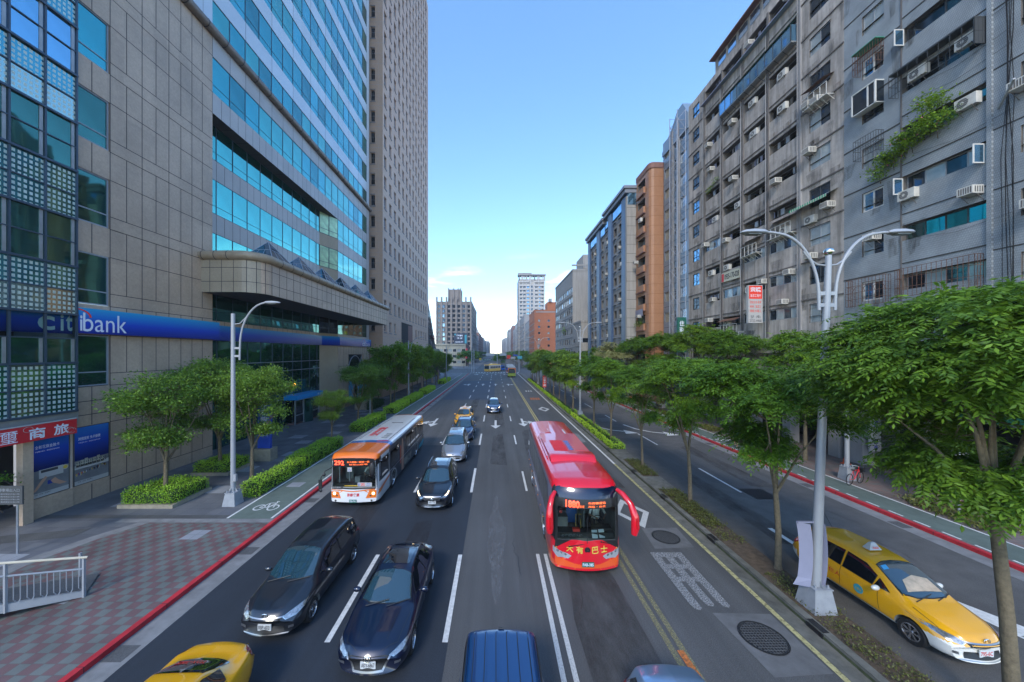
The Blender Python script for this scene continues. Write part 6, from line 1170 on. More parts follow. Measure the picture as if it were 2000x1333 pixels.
double_lamp(9.66, 10.3, 'near double-armed white lamp post beside the yellow people carrier', lean=.04, banner=True); double_lamp(10.1, 40.8, 'second double-armed lamp post rising from the clipped median hedge'); double_lamp(10.1, 81, 'third double-armed lamp post, far down the median'); double_lamp(10.4, 190, 'distant double-armed lamp post beyond the junction')
bn = thing('lamp_banner', 'plain pale banner panel strapped to the near lamp post, seen edge on', 'banner', (9.45, 10.15, 1.3)); mb = MB()
for k in range(8):
    z0, z1 = .80+.235*k, 1.035+.235*k; a = lambda z: -.12*((z-.8)/1.9-.5)**2*3
    for x0, x1, m in ((9.20, 9.49, 0), (9.86, 9.93, 0)): mb.quad((x0+a(z0)-(.10 if x0 < 9.3 and k == 0 else 0), 10.35, z0), (x1+a(z0), 10.2, z0), (x1+a(z1), 10.2, z1), (x0+a(z1), 10.35, z1), m)
mb.box(9.12, 9.9, 10.3, 10.36, 2.67, 2.71, 0); mb.build('cloth', 'banner_cloth', bn)
def single_lamp(x, y, label):
    z = Z0; o = thing('street_lamp', label, 'street lamp', (x, y, z), group='single-armed lamps on the left pavement'); base_block(o, x, y, z, .32, .62); mb = MB(); mb.tube([(x, y, z+.62), (x, y, z+9.65)], [.115, .09], 12); mb.build('pole', 'pole_white', o, smooth=True)
    mb = MB(); pts = [(x+.33, y, z+7.3), (x+.35, y, z+8.0)]+[(x+.35+1.35*(1-math.cos(t)), y, z+8.0+2.2*math.sin(t)) for t in np.linspace(.15, math.pi/2-.05, 10)]; mb.tube(pts, .045, 8); mb.tube([(x, y, z+9.1), (x+.35, y, z+9.15), (x+.75, y, z+9.55)], .03, 6)
    for zz in (7.45, 7.85): mb.box(x, x+.34, y-.035, y+.035, z+zz, z+zz+.1)
    mb.build('arm', 'pole_white', o, smooth=True); lamp_head(o, (x+1.6, y, z+10.2), 1); bx_ = MB(); bx_.box(x+.1, x+.24, y-.15, y-.03, z+1.2, z+1.55); bx_.build('control_box', 'pole_white', o)
single_lamp(-13.3, 17.3, 'near single-armed white lamp post left of the long hedge'); single_lamp(-14.0, 54.9, 'single-armed lamp post rising from trees in front of the stone tower'); single_lamp(-12.7, 88, 'far single-armed lamp post near the junction on the left')
mb = MB(); mb.tube([(-13.9, 37.8, Z0), (-13.9, 37.8, 3.2)], .06, 8); tag(mb.build('sign_post', 'pole_white'), 'short white post behind the hedge beyond the city bus', 'post')
o = thing('white_pole', 'white pole on a flared base beside the red bicycle', 'pole', (21.3, 20.7, Z0)); mb = MB(); mb.tube([(21.3, 20.7, .9), (21.3, 20.7, 8.5)], [.12, .1], 12); mb.build('pole', 'pole_white', o, smooth=True); base_block(o, 21.3, 20.7, Z0, .3, .75)
# signs on the right pavement
o = thing('no_parking_sign', 'square sign with a red ring on a yellow banded post, behind the near tree', 'sign', (21.3, 15.7, Z0)); mb = MB(); mb.tube([(21.3, 15.7, Z0), (21.3, 15.7, 3.3)], .045, 8, 0)
for k in range(7): mb.tube([(21.3, 15.7, .95+.16*k), (21.3, 15.7, 1.03+.16*k)], .052, 8, 1+k % 2)
mb.build('post', ['steel', 'yellow_sign', 'black'], o); mb = MB(); mb.box(21.02, 21.62, 15.60, 15.63, 2.25, 3.25, 0); n = 20
for k in range(n): t0, t1 = 2*math.pi*k/n, 2*math.pi*(k+1)/n; mb.quad(*[(21.32+r*math.cos(t), 15.595, 2.93+r*math.sin(t)) for r, t in ((.16, t0), (.22, t0), (.22, t1), (.16, t1))], 1)
text(mb, '拖吊', (21.32, 15.594, 2.55), .4, .18, '-y', 2); text(mb, '全日', (21.32, 15.594, 2.36), .3, .1, '-y', 2); mb.build('panel', ['photo_white', 'red_bright', 'plate_text'], o)
def f(mb, y): vtext(mb, '營業中 請進', (25.5, y, 2.4), .3, 2.2, '-y', 2, .02)
vsign('shop_sign', 'white narrow shop sign with dark lettering on an arcade pillar', 'sign', 25.1, 25.85, 22.9, 1.2, 3.6, f, ['photo_white', 'teal_sign', 'blue_mid'], t=.1)
o = thing('traffic_cone', 'orange traffic cone by the white arcade pillar', 'traffic cone', (24.2, 23.6, Z0)); mb = MB(); mb.tube([(0, 0, .04), (0, 0, .75)], [.17, .03], 14); mb.build('cone', 'cone_orange', o, smooth=True, local=True); mb = MB(); mb.box(-.2, .2, -.2, .2, 0, .04); mb.build('base', 'cone_orange', o, local=True)
def bench(x, y, label):
    o = thing('bench', label, 'bench', (x, y, Z0), .0, 'benches on the right pavement')
    s = MB(); [s.box(-.28+.14*k, -.18+.14*k, -.9, .9, .42, .46) for k in range(4)]; s.build('seat', 'plastic_black', o, local=True); s = MB(); [s.box(.28, .32, -.9, .9, .55+.14*k, .65+.14*k) for k in range(2)]; s.build('backrest', 'plastic_black', o, local=True)
    for yy in (-.75, .75): s = MB(); s.box(-.26, -.2, yy-.03, yy+.03, 0, .42); s.box(.24, .3, yy-.03, yy+.03, 0, .8); s.build('leg', 'plastic_black', o, local=True)
bench(21.4, 41.5, 'dark bench near the orange bicycles, first from the camera'); bench(21.4, 45.5, 'dark bench behind the first one on the right pavement')
for i, (x, y) in enumerate(((22.8, 50), (23.4, 48), (23.2, 44.4))): mb = MB(); mb.box(x-.5, x+.5, y-.3, y+.3, Z0, .6); mb.box(x-.54, x+.54, y-.34, y+.34, .6, .66); tag(mb.build('stone_block', 'pale_conc'), 'pale stone seat block on the right pavement behind the benches', 'stone seat', 'stone seat blocks')
# bicycles
def wheel_mesh(r):
    mb = MB(); n = 18; mb.tube([(0, r*math.cos(2*math.pi*k/n), r*math.sin(2*math.pi*k/n)) for k in range(n+1)], .022, 5, 0, cap=False)
    for k in range(8): a = math.pi*k/8; mb.tube([(0, -r*math.cos(a), -r*math.sin(a)), (0, r*math.cos(a), r*math.sin(a))], .004, 3, 1, cap=False)
    return mb.mesh('wheel', ['rubber', 'rim'])
WM = wheel_mesh(.32)
def bicycle(label, x, y, rz, col, fender, group=None):
    o = thing('bicycle', label, 'bicycle', (x, y, Z0), rz, group)
    for yy in (-.5, .52): link('wheel', WM, o, (0, yy, .34))
    f_ = MB(); bb, st, hd, ra, fa = (0, .05, .3), (0, .2, .8), (0, -.36, .82), (0, .52, .34), (0, -.5, .34)
    for a, b, r in ((bb, st, .018), (bb, hd, .022), (st, hd, .018) if not fender else (bb, (0, -.34, .72), .022), (bb, ra, .013), (st, ra, .012), (hd, fa, .018), (hd, (0, -.34, 1.0), .015)): f_.tube([a, b], r, 6, 0)
    f_.tube([(-.28, -.22, 1.02), (0, -.36, 1.0), (.28, -.22, 1.02)], .013, 5, 1); f_.build('frame', [col, 'rim'], o, local=True)
    s = MB(); s.ball((0, .22, .86), .08, .14, .035, 10, 6); s.build('saddle', 'plastic_black', o, local=True)
    b = MB(); [b.box(-.16, .16, -.66+.001*k, -.40, .72+.08*k, .74+.08*k) for k in range(3)]; b.box(-.16, .16, -.66, -.40, .70, .715); b.build('basket', 'plastic_black' if not fender else 'frame_alu', o, local=True)
    if fender: m_ = MB(); [m_.quad((-.04, .52+.36*math.cos(a), .34+.36*math.sin(a)), (.04, .52+.36*math.cos(a), .34+.36*math.sin(a)), (.04, .52+.36*math.cos(a+.3), .34+.36*math.sin(a+.3)), (-.04, .52+.36*math.cos(a+.3), .34+.36*math.sin(a+.3))) for a in np.arange(.1, 2.8, .3)]; m_.box(-.012, .012, .3, .72, .36, .66); m_.build('mudguard', 'cone_orange', o, local=True)
    return o
bicycle('dark red bicycle leaning near the white pole on the right pavement', 20.95, 19.9, 1.9, 'red', False)
b0 = bicycle('orange share bicycle docked in the row on the right pavement', 22.6, 53.5, 1.5, 'cone_orange', True, 'orange share bicycles')
for k in range(1, 12): copy_tree(b0, loc=(22.4+.15*(k % 3), 53.5+.62*k+(12 if k > 8 else 0), Z0), rz=1.5+rr.uniform(-.1, .1))
# totems, red median sign, recycling sign
def totem(x, y, label, h=2.9):
    o = thing('totem_sign', label, 'sign', (x, y, Z0)); mb = MB(); mb.box(x-.8, x+.8, y-.5, y+.5, Z0, 1.35); mb.build('plinth', 'stone_edge', o); mb = MB(); mb.box(x-.55, x+.55, y-.12, y+.12, 1.35, 1.35+h); mb.build('panel', 'sky_sign', o); mb = MB()
    for k in range(5): text(mb, ['遠企中心', '停車場入口', '香格里拉', '購物中心', '台北'][k], (x, y-.125, 1.75+.22*k), .8, .12, '-y', 0)
    mb.build('lettering', 'white_letter', o)
totem(-18.2, 46.5, 'tall sky-blue totem sign on a stone plinth beyond the bank'); o = thing('totem_sign', 'dark blue bank totem with white characters, behind the trees', 'sign', (-16.6, 24.5, Z0)); mb = MB(); mb.box(-17.0, -16.1, 24.4, 24.6, 1.0, 4.4); mb.build('panel', 'blue_sign', o); mb = MB(); vtext(mb, '花旗銀行', (-16.55, 24.39, 3.3), .5, 2.0, '-y', 0, .02); text(mb, '24小時', (-16.55, 24.39, 1.9), .6, .16, '-y', 0); mb.build('lettering', 'white_letter', o); mb = MB(); mb.box(-17.2, -15.9, 24.1, 24.9, Z0, 1.0); mb.build('plinth', 'stone_edge', o)
o = thing('median_sign', 'narrow red sign with white characters on a post in the median', 'sign', (9.75, 68, .14)); mb = MB(); mb.tube([(9.75, 68, .14), (9.75, 68, 1.2)], .1, 8); mb.build('post', 'pole_white', o); mb = MB(); mb.box(9.4, 10.1, 67.9, 68, 1.0, 3.3); mb.build('panel', 'red_bright', o); mb = MB(); vtext(mb, '公車專用', (9.75, 67.89, 2.15), .5, 2.0, '-y', 0, .02); mb.build('lettering', 'white_letter', o)
# traffic signals at the junction
def mast(name, label, x, y, h, arm, zarm, boards, disc=None):
    o = thing(name, label, 'signal mast', (x, y, 0)); mb = MB(); mb.tube([(x, y, 0), (x, y, h)], [.2, .14], 10, 0); mb.build('pole', 'pole_white', o)
    if arm: mb = MB(); mb.tube([(x, y, zarm), (x+arm, y, zarm)], .1, 6, 0); mb.build('arm', 'pole_white', o)
    for bx, bz, bw_, bh, m, tx in boards: mb = MB(); mb.box(bx-bw_/2, bx+bw_/2, y-.25, y-.12, bz-bh/2, bz+bh/2, 0); (text(mb, tx, (bx, y-.26, bz), bw_*.8, bh*.5, '-y', 1) if tx else None); mb.build('board', [m, 'white_letter'], o)
    return o
mast('signal_mast', 'left white signal mast with a green street-name board', -8.5, 134, 9.2, 5.5, 5.1, [(-3.2, 5.2, 3.4, .55, 'green_sign', '信義路'), (-6.0, 5.4, .9, .9, 'yellow_sign', ''), (-6.0, 4.7, .8, .35, 'photo_white', '')])
mast('tall_pole', 'tall cream pole behind the left signal mast', -9.6, 138, 15.5, 0, 0, []); mast('signal_mast', 'central grey signal mast in the junction with white boards', .8, 168, 11, -7.5, 7.0, [(-2.6, 7.1, 4.2, 1.2, 'photo_white', ''), (3.6, 7.1, 3.4, 1.2, 'photo_white', ''), (-5.8, 6.5, 1.2, .8, 'frame_dark', '')])
mast('signal_mast', 'right signal mast with red and white direction boards', 9.6, 140, 9, -4.5, 6.2, [(5.4, 6.2, 1.6, 1.4, 'red_bright', ''), (7.0, 5.8, 2.2, .7, 'photo_white', ''), (8.1, 6.9, 1.9, .5, 'blue_sign', ''), (9.9, 6.0, 1.8, 1.2, 'teal_sign', '')])
# ---------------------------------------------------------------- footbridge stair railing at the lower left
st = thing('stair_railing', 'cream and white stair railing of the footbridge at the lower left', 'railing', (-13, 10.7, Z0)); A = Vector((-12.9, 10.7, 0)); B_ = Vector((-15.6, 8.5, 0))
def rail_pt(t, z): p = A.lerp(B_, t); return Vector((p.x, p.y, z+.0))
zb_ = lambda t: .18+.55*t; zt_ = lambda t: 1.38+.95*t
mb = MB(); mb.tube([rail_pt(-.02, zt_(0)), rail_pt(1.3, zt_(1.3))], .035, 8, 1); mb.tube([rail_pt(0, zt_(0)-.34), rail_pt(1.3, zt_(1.3)-.42)], .028, 8, 0)
mb.build('handrail', ['pole_white', 'rail_cream'], st, smooth=True)
mb = MB()
for k in range(36):
    t = .03+k*.035; top = zt_(t)-.35; o_ = Vector((0, -.05 if k % 2 else .05, 0)); mb.tube([rail_pt(t, top), rail_pt(t, zb_(t)+.28), rail_pt(t, zb_(t)+.2)+o_], .012, 5, 0)
mb.build('baluster', 'pole_white', st)
for t in (0, .42, .86, 1.28): mb = MB(); p = rail_pt(t, 0); mb.box(p.x-.03, p.x+.03, p.y-.03, p.y+.03, zb_(t)-.05, zt_(t)-.01); mb.build('post', 'pole_white', st)
mb = MB(); nrm = Vector((.0, -.07, 0)); mb.quad(rail_pt(0, .16), rail_pt(1.3, zb_(1.3)-.1), rail_pt(1.3, zb_(1.3)+.28), rail_pt(0, zb_(0)+.16)); mb.quad(rail_pt(0, .16)-nrm, rail_pt(1.3, zb_(1.3)-.1)-nrm, rail_pt(1.3, zb_(1.3)+.28)-nrm, rail_pt(0, zb_(0)+.16)-nrm)
mb.build('kick_plate', 'pole_white', st)
S2 = Vector((-.8, 1.1, 0)); mb = MB(); mb.quad(rail_pt(0, .2), rail_pt(1.3, zb_(1.3)), rail_pt(1.3, zb_(1.3))+S2, rail_pt(0, .2)+S2, 0); mb.quad(rail_pt(0, .16), rail_pt(1.3, zb_(1.3)-.12), rail_pt(1.3, zb_(1.3)-.12)+S2, rail_pt(0, .16)+S2, 0)
for k in range(0): t = .12*k+.06; mb.quad(rail_pt(t, zb_(t)+.03), rail_pt(t+.06, zb_(t)+.06), rail_pt(t+.06, zb_(t)+.06)+S2, rail_pt(t, zb_(t)+.03)+S2, 1)
for t in (.12,): p = rail_pt(t, 0)+S2; mb.box(p.x-.03, p.x+.03, p.y-.03, p.y+.03, zb_(t)-.05, 1.05, 1)
tag(mb.build('footbridge_stair', ['asphalt', 'pole_white', 'rail_cream']), 'grey sloping lower end of the footbridge stair behind the cream railing', 'stair')
# notice at the left edge
o = thing('notice_board', 'grey notice board on a post at the left edge under the red banner', 'sign', (-18.4, 13.0, Z0)); mb = MB(); mb.box(-19.0, -17.95, 12.95, 13.0, 2.05, 2.75); mb.build('board', 'frame_dark', o); mb = MB(); text(mb, '停車場出入口', (-18.45, 12.945, 2.6), .8, .12, '-y', 0)
for k in range(4): text(mb, '收費時間全日每小時', (-18.45, 12.945, 2.45-.1*k), .8, .06, '-y', 0)
mb.build('lettering', 'steel', o); mb = MB(); mb.tube([(-18.2, 13.0, Z0), (-18.2, 13.0, 2.05)], .035, 6); mb.build('post', 'steel', o)
# ---------------------------------------------------------------- vehicle toolkit (local frame: front at y=0 facing -y, rear at y=L)
def smooth_interp(pts, ys, w=.05, it=1):
    p = np.array(pts, float); f = lambda y: np.interp(y, p[:, 0], p[:, 1])
    return sum(f(ys+d)*g for d, g in ((-2*w, .1), (-w, .2), (0, .4), (w, .2), (2*w, .1)))
def chaikin(P, n=2):
    for _ in range(n):
        Q = [P[0]]
        for a, b in zip(P, P[1:]): Q += [a*.75+b*.25, a*.25+b*.75]
        Q.append(P[-1]); P = Q
    return np.array(P)
def loft(S, bow=(.0, .0), taper=1.0):
    """S: L, W, zb, belt, wr, top as (y, value) lists, sec(y, W, zb, zbelt, wr, zt) -> half section; returns verts, faces"""
    L_ = S['L']; n = S.get('n', 84); t = np.linspace(0, 1, n); ys = L_*(t*.55+.45*(.5-.5*np.cos(math.pi*t))); w_ = S.get('w', .04)
    W = smooth_interp(S['W'], ys, w_); zb = smooth_interp(S['zb'], ys, w_); bt = smooth_interp(S['belt'], ys, w_); wr = smooth_interp(S['wr'], ys, w_); zt = smooth_interp(S['top'], ys, w_)
    V = []; hw = max(W)
    for i, y in enumerate(ys):
        sec = S['sec'](y, W[i], zb[i], bt[i], wr[i], zt[i]); half = chaikin([np.array(p, float) for p in sec], 2)
        m = len(half); ring = [(p[0], p[1]) for p in half]+[(-p[0], p[1]) for p in half[-2:0:-1]]
        for x, z in ring:
            q = (x/hw)**2; dy = bow[0]*q*max(0, 1-y/1.6)**1.3-bow[1]*q*max(0, 1-(L_-y)/1.4)**1.3; V.append((x, y+dy, z))
    k = len(ring); F = [(i*k+j, (i+1)*k+j, (i+1)*k+(j+1) % k, i*k+(j+1) % k) for i in range(n-1) for j in range(k)]
    c0 = len(V); V.append(tuple(np.mean(V[:k], 0))); V.append(tuple(np.mean(V[(n-1)*k:n*k], 0))); F += [(c0, j, (j+1) % k) for j in range(k)]+[(c0+1, (n-1)*k+(j+1) % k, (n-1)*k+j) for j in range(k)]
    return V, F
def car_sec(edge=.075):
    def f(y, W, zb, bt, wr, zt):
        e = min(edge, max(.02, (zt-bt)*.35+.02)); return [(0, zb), (.80*W, zb), (.965*W, zb+.09), (W, zb+.30), (.995*W, (zb+.3+bt)/2), (.975*W, bt-.07), (.93*W, bt), (wr, zt-e), (wr*.86, zt-e*.28), (wr*.45, zt-.008), (0, zt)]
    return f
def bus_sec(r=.18, crown=.05, tum=.03):
    def f(y, W, zb, bt, wr, zt): return [(0, zb), (.85*W, zb), (W-.02, zb), (W, zb+.12), (W, bt), (W-tum*.5, bt+.1), (W-tum, zt-r-.12), (W-tum-.01, zt-r), (W-tum-.06, zt-r*.35), (W-tum-r, zt-.0), (W*.5, zt+crown*.7), (0, zt+crown)]
    return f
AXD = {'front': (lambda u, v: Vector((u, -3, v)), Vector((0, 1, 0))), 'rear': (lambda u, v: Vector((u, 30, v)), Vector((0, -1, 0))), 'top': (lambda u, v: Vector((u, v, 6)), Vector((0, 0, -1))), 'right': (lambda u, v: Vector((4, u, v)), Vector((-1, 0, 0))), 'left': (lambda u, v: Vector((-4, u, v)), Vector((1, 0, 0)))}
def patch(mb, bvh, poly, axis, off=.004, mi=0, cell=.07, smooth_n=None):
    bm = bmesh.new(); vs_ = [bm.verts.new((u, v, 0)) for u, v in poly]; bm.faces.new(vs_); A = np.array(poly)
    for d in (0, 1):
        lo, hi = A[:, d].min(), A[:, d].max(); k = int((hi-lo)/cell)
        for i in range(1, k+1):
            c = [0, 0, 0]; nn = [0, 0, 0]; c[d] = lo+(hi-lo)*i/(k+1); nn[d] = 1; bmesh.ops.bisect_plane(bm, geom=bm.verts[:]+bm.edges[:]+bm.faces[:], plane_co=c, plane_no=nn)
    o, dr = AXD[axis]; bm.verts.index_update(); P = []
    for v in bm.verts:
        s = o(v.co.x, v.co.y); h = bvh.ray_cast(s, dr)
        if h[0] is None: h = bvh.find_nearest(Vector((s.x if axis not in ('left', 'right') else (.8 if axis == 'right' else -.8), s.y if axis not in ('front', 'rear') else (0.1 if axis == 'front' else 4.4), s.z if axis != 'top' else 1.2)))
        P.append(h[0]-dr*off+h[1]*off*.5*(1 if h[1].dot(dr) < 0 else -1))
    mb.add(P, [tuple(v.index for v in f.verts) for f in bm.faces], mi); bm.free()
def strip(mb, bvh, path, wd, axis, off=.004, mi=0, cell=.12):
    for a, b in zip(path, path[1:]):
        a, b = Vector(a), Vector(b); d = (b-a).normalized(); n = Vector((-d.y, d.x))*wd/2; patch(mb, bvh, [tuple(a-n), tuple(b-n), tuple(b+n), tuple(a+n)], axis, off, mi, cell)
def mir(poly): return [(-u, v) for u, v in reversed(poly)]
def cut(V, F, cutters, mats, fmat=None, smooth=32):
    """boolean-subtract boxes/cylinders from a closed shell; returns the mesh"""
    me = bpy.data.meshes.new('body'); me.from_pydata(V, [], F); [me.materials.append(M[m]) for m in mats]; me.materials.append(M['rubber'])
    bm = bmesh.new(); bm.from_mesh(me); bmesh.ops.recalc_face_normals(bm, faces=bm.faces[:]); bm.to_mesh(me); bm.free()
    if fmat: me.polygons.foreach_set('material_index', [fmat(*p.center) for p in me.polygons])
    o = bpy.data.objects.new('body', me); COL.objects.link(o); cs = []
    for cmb in cutters:
        cme = cmb.mesh('cutter', ['cabin']); b2 = bmesh.new(); b2.from_mesh(cme); bmesh.ops.recalc_face_normals(b2, faces=b2.faces[:]); b2.to_mesh(cme); b2.free()
        c = bpy.data.objects.new('cutter', cme); COL.objects.link(c); cs.append(c); md = o.modifiers.new('b', 'BOOLEAN'); md.operation = 'DIFFERENCE'; md.object = c; md.solver = 'EXACT'
        try: md.material_mode = 'TRANSFER'
        except Exception: pass
    bpy.context.view_layer.update(); res = bpy.data.meshes.new_from_object(o.evaluated_get(bpy.context.evaluated_depsgraph_get()))
    if len(res.polygons) < len(me.polygons)*.5: res = me
    bpy.data.objects.remove(o)
    for c in cs: bpy.data.objects.remove(c)
    res.shade_smooth(); res.set_sharp_from_angle(angle=R(smooth)); return res
WC = {}
def wheel_parts(r, wd, spokes=5):
    k = (r, wd, spokes)
    if k not in WC:
        t = MB(); n = 28; prof = [(-wd/2, r*.66), (-wd/2, r*.93), (-wd*.36, r), (wd*.36, r), (wd/2, r*.93), (wd/2, r*.66)]
        for i in range(n):
            a0, a1 = 2*math.pi*i/n, 2*math.pi*(i+1)/n
            for (x0, r0), (x1, r1) in zip(prof, prof[1:]): t.quad((x0, r0*math.cos(a0), r0*math.sin(a0)), (x1, r1*math.cos(a0), r1*math.sin(a0)), (x1, r1*math.cos(a1), r1*math.sin(a1)), (x0, r0*math.cos(a1), r0*math.sin(a1)))
        ty = t.mesh('tyre', ['rubber'], smooth=35); m = MB(); x = wd/2
        for i in range(n):
            a0, a1 = 2*math.pi*i/n, 2*math.pi*(i+1)/n
            for (x0, r0), (x1, r1) in zip([(x, r*.67), (x+.005, r*.60), (x-.05, r*.56)], [(x+.005, r*.60), (x-.05, r*.56), (-x, r*.56)]): m.quad((x0, r0*math.cos(a0), r0*math.sin(a0)), (x1, r1*math.cos(a0), r1*math.sin(a0)), (x1, r1*math.cos(a1), r1*math.sin(a1)), (x0, r0*math.cos(a1), r0*math.sin(a1)), 0)
        m.disc((x-.07, 0, 0), (1, 0, 0), r*.57, .01, 20, 1); m.disc((x-.02, 0, 0), (1, 0, 0), r*.14, .03, 12, 0)
        for i in range(spokes):
            a = 2*math.pi*i/spokes; c, s = math.cos(a), math.sin(a); w0, w1 = r*.055, r*.10; e = (-s, c)
            m.add([(x-.02, r*.1*c+e[0]*w0, r*.1*s+e[1]*w0), (x-.02, r*.1*c-e[0]*w0, r*.1*s-e[1]*w0), (x-.012, r*.6*c-e[0]*w1, r*.6*s-e[1]*w1), (x-.012, r*.6*c+e[0]*w1, r*.6*s+e[1]*w1)], [(0, 1, 2, 3)], 0)
        WC[k] = (ty, m.mesh('rim', ['rim', 'rubber']))
    return WC[k]
def add_wheels(o, hw, ys, r, wd=.2, spokes=7):
    ty, rm = wheel_parts(r, wd, spokes)
    for y in ys:
        for s in (1, -1):
            w_ = link('wheel', ty, o, (s*(hw-wd/2-.015), y, r)); w_.rotation_euler = (0, 0, 0 if s > 0 else math.pi); link('rim', rm, w_)
def plate(o, txt, y, z, bg='plate', fg='plate_text', wd=.36, ht=.17, x=0, tilt=0):
    mb = MB(); mb.box(x-wd/2, x+wd/2, y-.02, y, z-ht/2, z+ht/2, 0); text(mb, txt, (x, y-.0215, z), wd*.88, ht*.62, '-y', 1, .02); mb.build('licence_plate', [bg, fg], o, local=True)
def mirrors(o, x, y, z, m, s=1.0):
    for sd_ in (1, -1):
        mb = MB(); mb.ball((sd_*(x+.11*s), y, z), .12*s, .07*s, .075*s, 12, 8, 0); mb.tube([(sd_*(x-.04), y+.03, z-.04), (sd_*(x+.06), y+.01, z-.03)], .025, 6, 1); mb.build('mirror', [m, 'plastic_black'], o, smooth=50, local=True)
def car(name, label, cat, loc, rz, P, paint, plate_txt, extra=None, pl=('plate', 'plate_text'), two=None, mirror_m=None, group=None, front=True):
    o = thing(name, label, cat, loc, rz, group); V, F = loft(P, P.get('bow', (.22, .12))); bvh = BVHTree.FromPolygons([Vector(v) for v in V], F); hw = max(p[1] for p in P['W']); wy = P['wheels']; r = P['r']; cs = []
    for y in wy: c = MB(); c.tube([(-hw*1.3, y, r+.01), (hw*1.3, y, r+.01)], r+.055, 24); cs.append(c)
    me = cut(V, F, cs, [paint]+([two[0]] if two else []), two[1] if two else None); body = link('body', me, o); add_wheels(o, hw, wy, r, .21, P.get('spokes', 7))
    G = P['glass']
    def dec(nm, polys, mats, parent=o): 
        mb = MB(); [patch(mb, bvh, pl_, ax, of, mi) for pl_, ax, of, mi in polys]; return mb.build(nm, mats, parent, smooth=50, local=True)
    ws = G['ws']; full = ws+mir(ws); k = lambda poly, s_: [(u*(1+s_), v) for u, v in poly]
    cy_ = sum(v for _, v in full)/len(full); big = [(u*1.035, cy_+(v-cy_)*1.05) for u, v in full]
    dec('windshield', [(big, 'top', .003, 1), (full, 'top', .007, 0)], ['windshield', 'plastic_black'])
    rw = G['rw']; fr_ = rw+mir(rw); dec('rear_window', [(fr_, 'top', .005, 0)], ['car_window'])
    for sd_ in ('right', 'left'):
        for w_ in G['side']:
            c = np.mean(w_, 0); bg_ = [tuple(c+(np.array(p)-c)*1.05) for p in w_]; dec('side_window', [(bg_, sd_, .003, 1), (w_, sd_, .006, 0)], ['car_window', P.get('trim', 'plastic_black')])
    sm = MB()
    for sd_ in ('right', 'left'):
        for pth in P['seams']: strip(sm, bvh, pth, .012, sd_, .003, 0)
        for hy, hz in P['handles']: strip(sm, bvh, [(hy, hz), (hy+.17, hz)], .035, sd_, .02, 1)
    for pth in P.get('hood', []): strip(sm, bvh, pth, .012, 'top', .003, 0); strip(sm, bvh, mir(pth), .012, 'top', .003, 0)
    sm.build('door_seam', ['plastic_black', P.get('handle', paint)], o, local=True)
    if front:
        for sg_ in (1, -1):
            h = P['lamp'] if sg_ > 0 else mir(P['lamp']); mb = MB(); c = np.mean(h, 0); patch(mb, bvh, [tuple(c+(np.array(p)-c)*1.1) for p in h], P.get('lamp_ax', 'front'), .004, 2, .05); patch(mb, bvh, h, P.get('lamp_ax', 'front'), .009, 0, .05)
            if P.get('lit'): patch(mb, bvh, [tuple(c+(np.array(p)-c)*.42) for p in h], P.get('lamp_ax', 'front'), .016, 1, .05)
            mb.build('headlight', ['lamp_clear', 'lamp_on', 'chrome'], o, smooth=50, local=True)
        mb = MB(); [patch(mb, bvh, g, 'front', of, mi, .06) for g, of, mi in P['grille']]; mb.build('grille', ['plastic_black', 'dull_chrome', 'pole_white', 'rubber'], o, smooth=50, local=True)
        if P.get('emblem'): ex, ez, er = P['emblem']; h = bvh.ray_cast(Vector((0, -3, ez)), Vector((0, 1, 0))); mb = MB(); e = [(er*math.cos(t), h[0].y-.02, ez+er*.72*math.sin(t)) for t in np.linspace(0, 2*math.pi, 17)]; mb.tube(e, .008, 5, 0, cap=False); mb.tube([(er*.45*math.cos(t), h[0].y-.021, ez+er*.65*math.sin(t)) for t in np.linspace(0, 2*math.pi, 13)], .007, 5, 0, cap=False); mb.build('emblem', 'chrome', o, local=True)
        if plate_txt: h = bvh.ray_cast(Vector((0, -3, P['plate_z'])), Vector((0, 1, 0))); plate(o, plate_txt, h[0].y-.012, P['plate_z'], *pl)
    tl = P['tail']
    for sg_ in (1, -1): mb = MB(); patch(mb, bvh, tl if sg_ > 0 else mir(tl), 'rear', .01, 0, .05); mb.build('tail_light', 'lamp_red', o, smooth=50, local=True)
    mirrors(o, P['mir'][0], P['mir'][1], P['mir'][2], mirror_m or paint, P.get('mir_s', 1))
    wp = MB()
    for a, b in P.get('wipers', []):
        pa = bvh.ray_cast(Vector((*a, 5)), Vector((0, 0, -1)))[0]; pb_ = bvh.ray_cast(Vector((*b, 5)), Vector((0, 0, -1)))[0]; wp.tube([pa+Vector((0, -.01, .02)), pb_+Vector((0, -.01, .035))], .011, 5)
    if wp.v: wp.build('wiper', 'plastic_black', o, local=True)
    if extra: extra(o, bvh)
    return o, bvh
WP = [((-.55, 1.0), (.05, 1.13)), ((.05, .98), (.62, 1.16))]
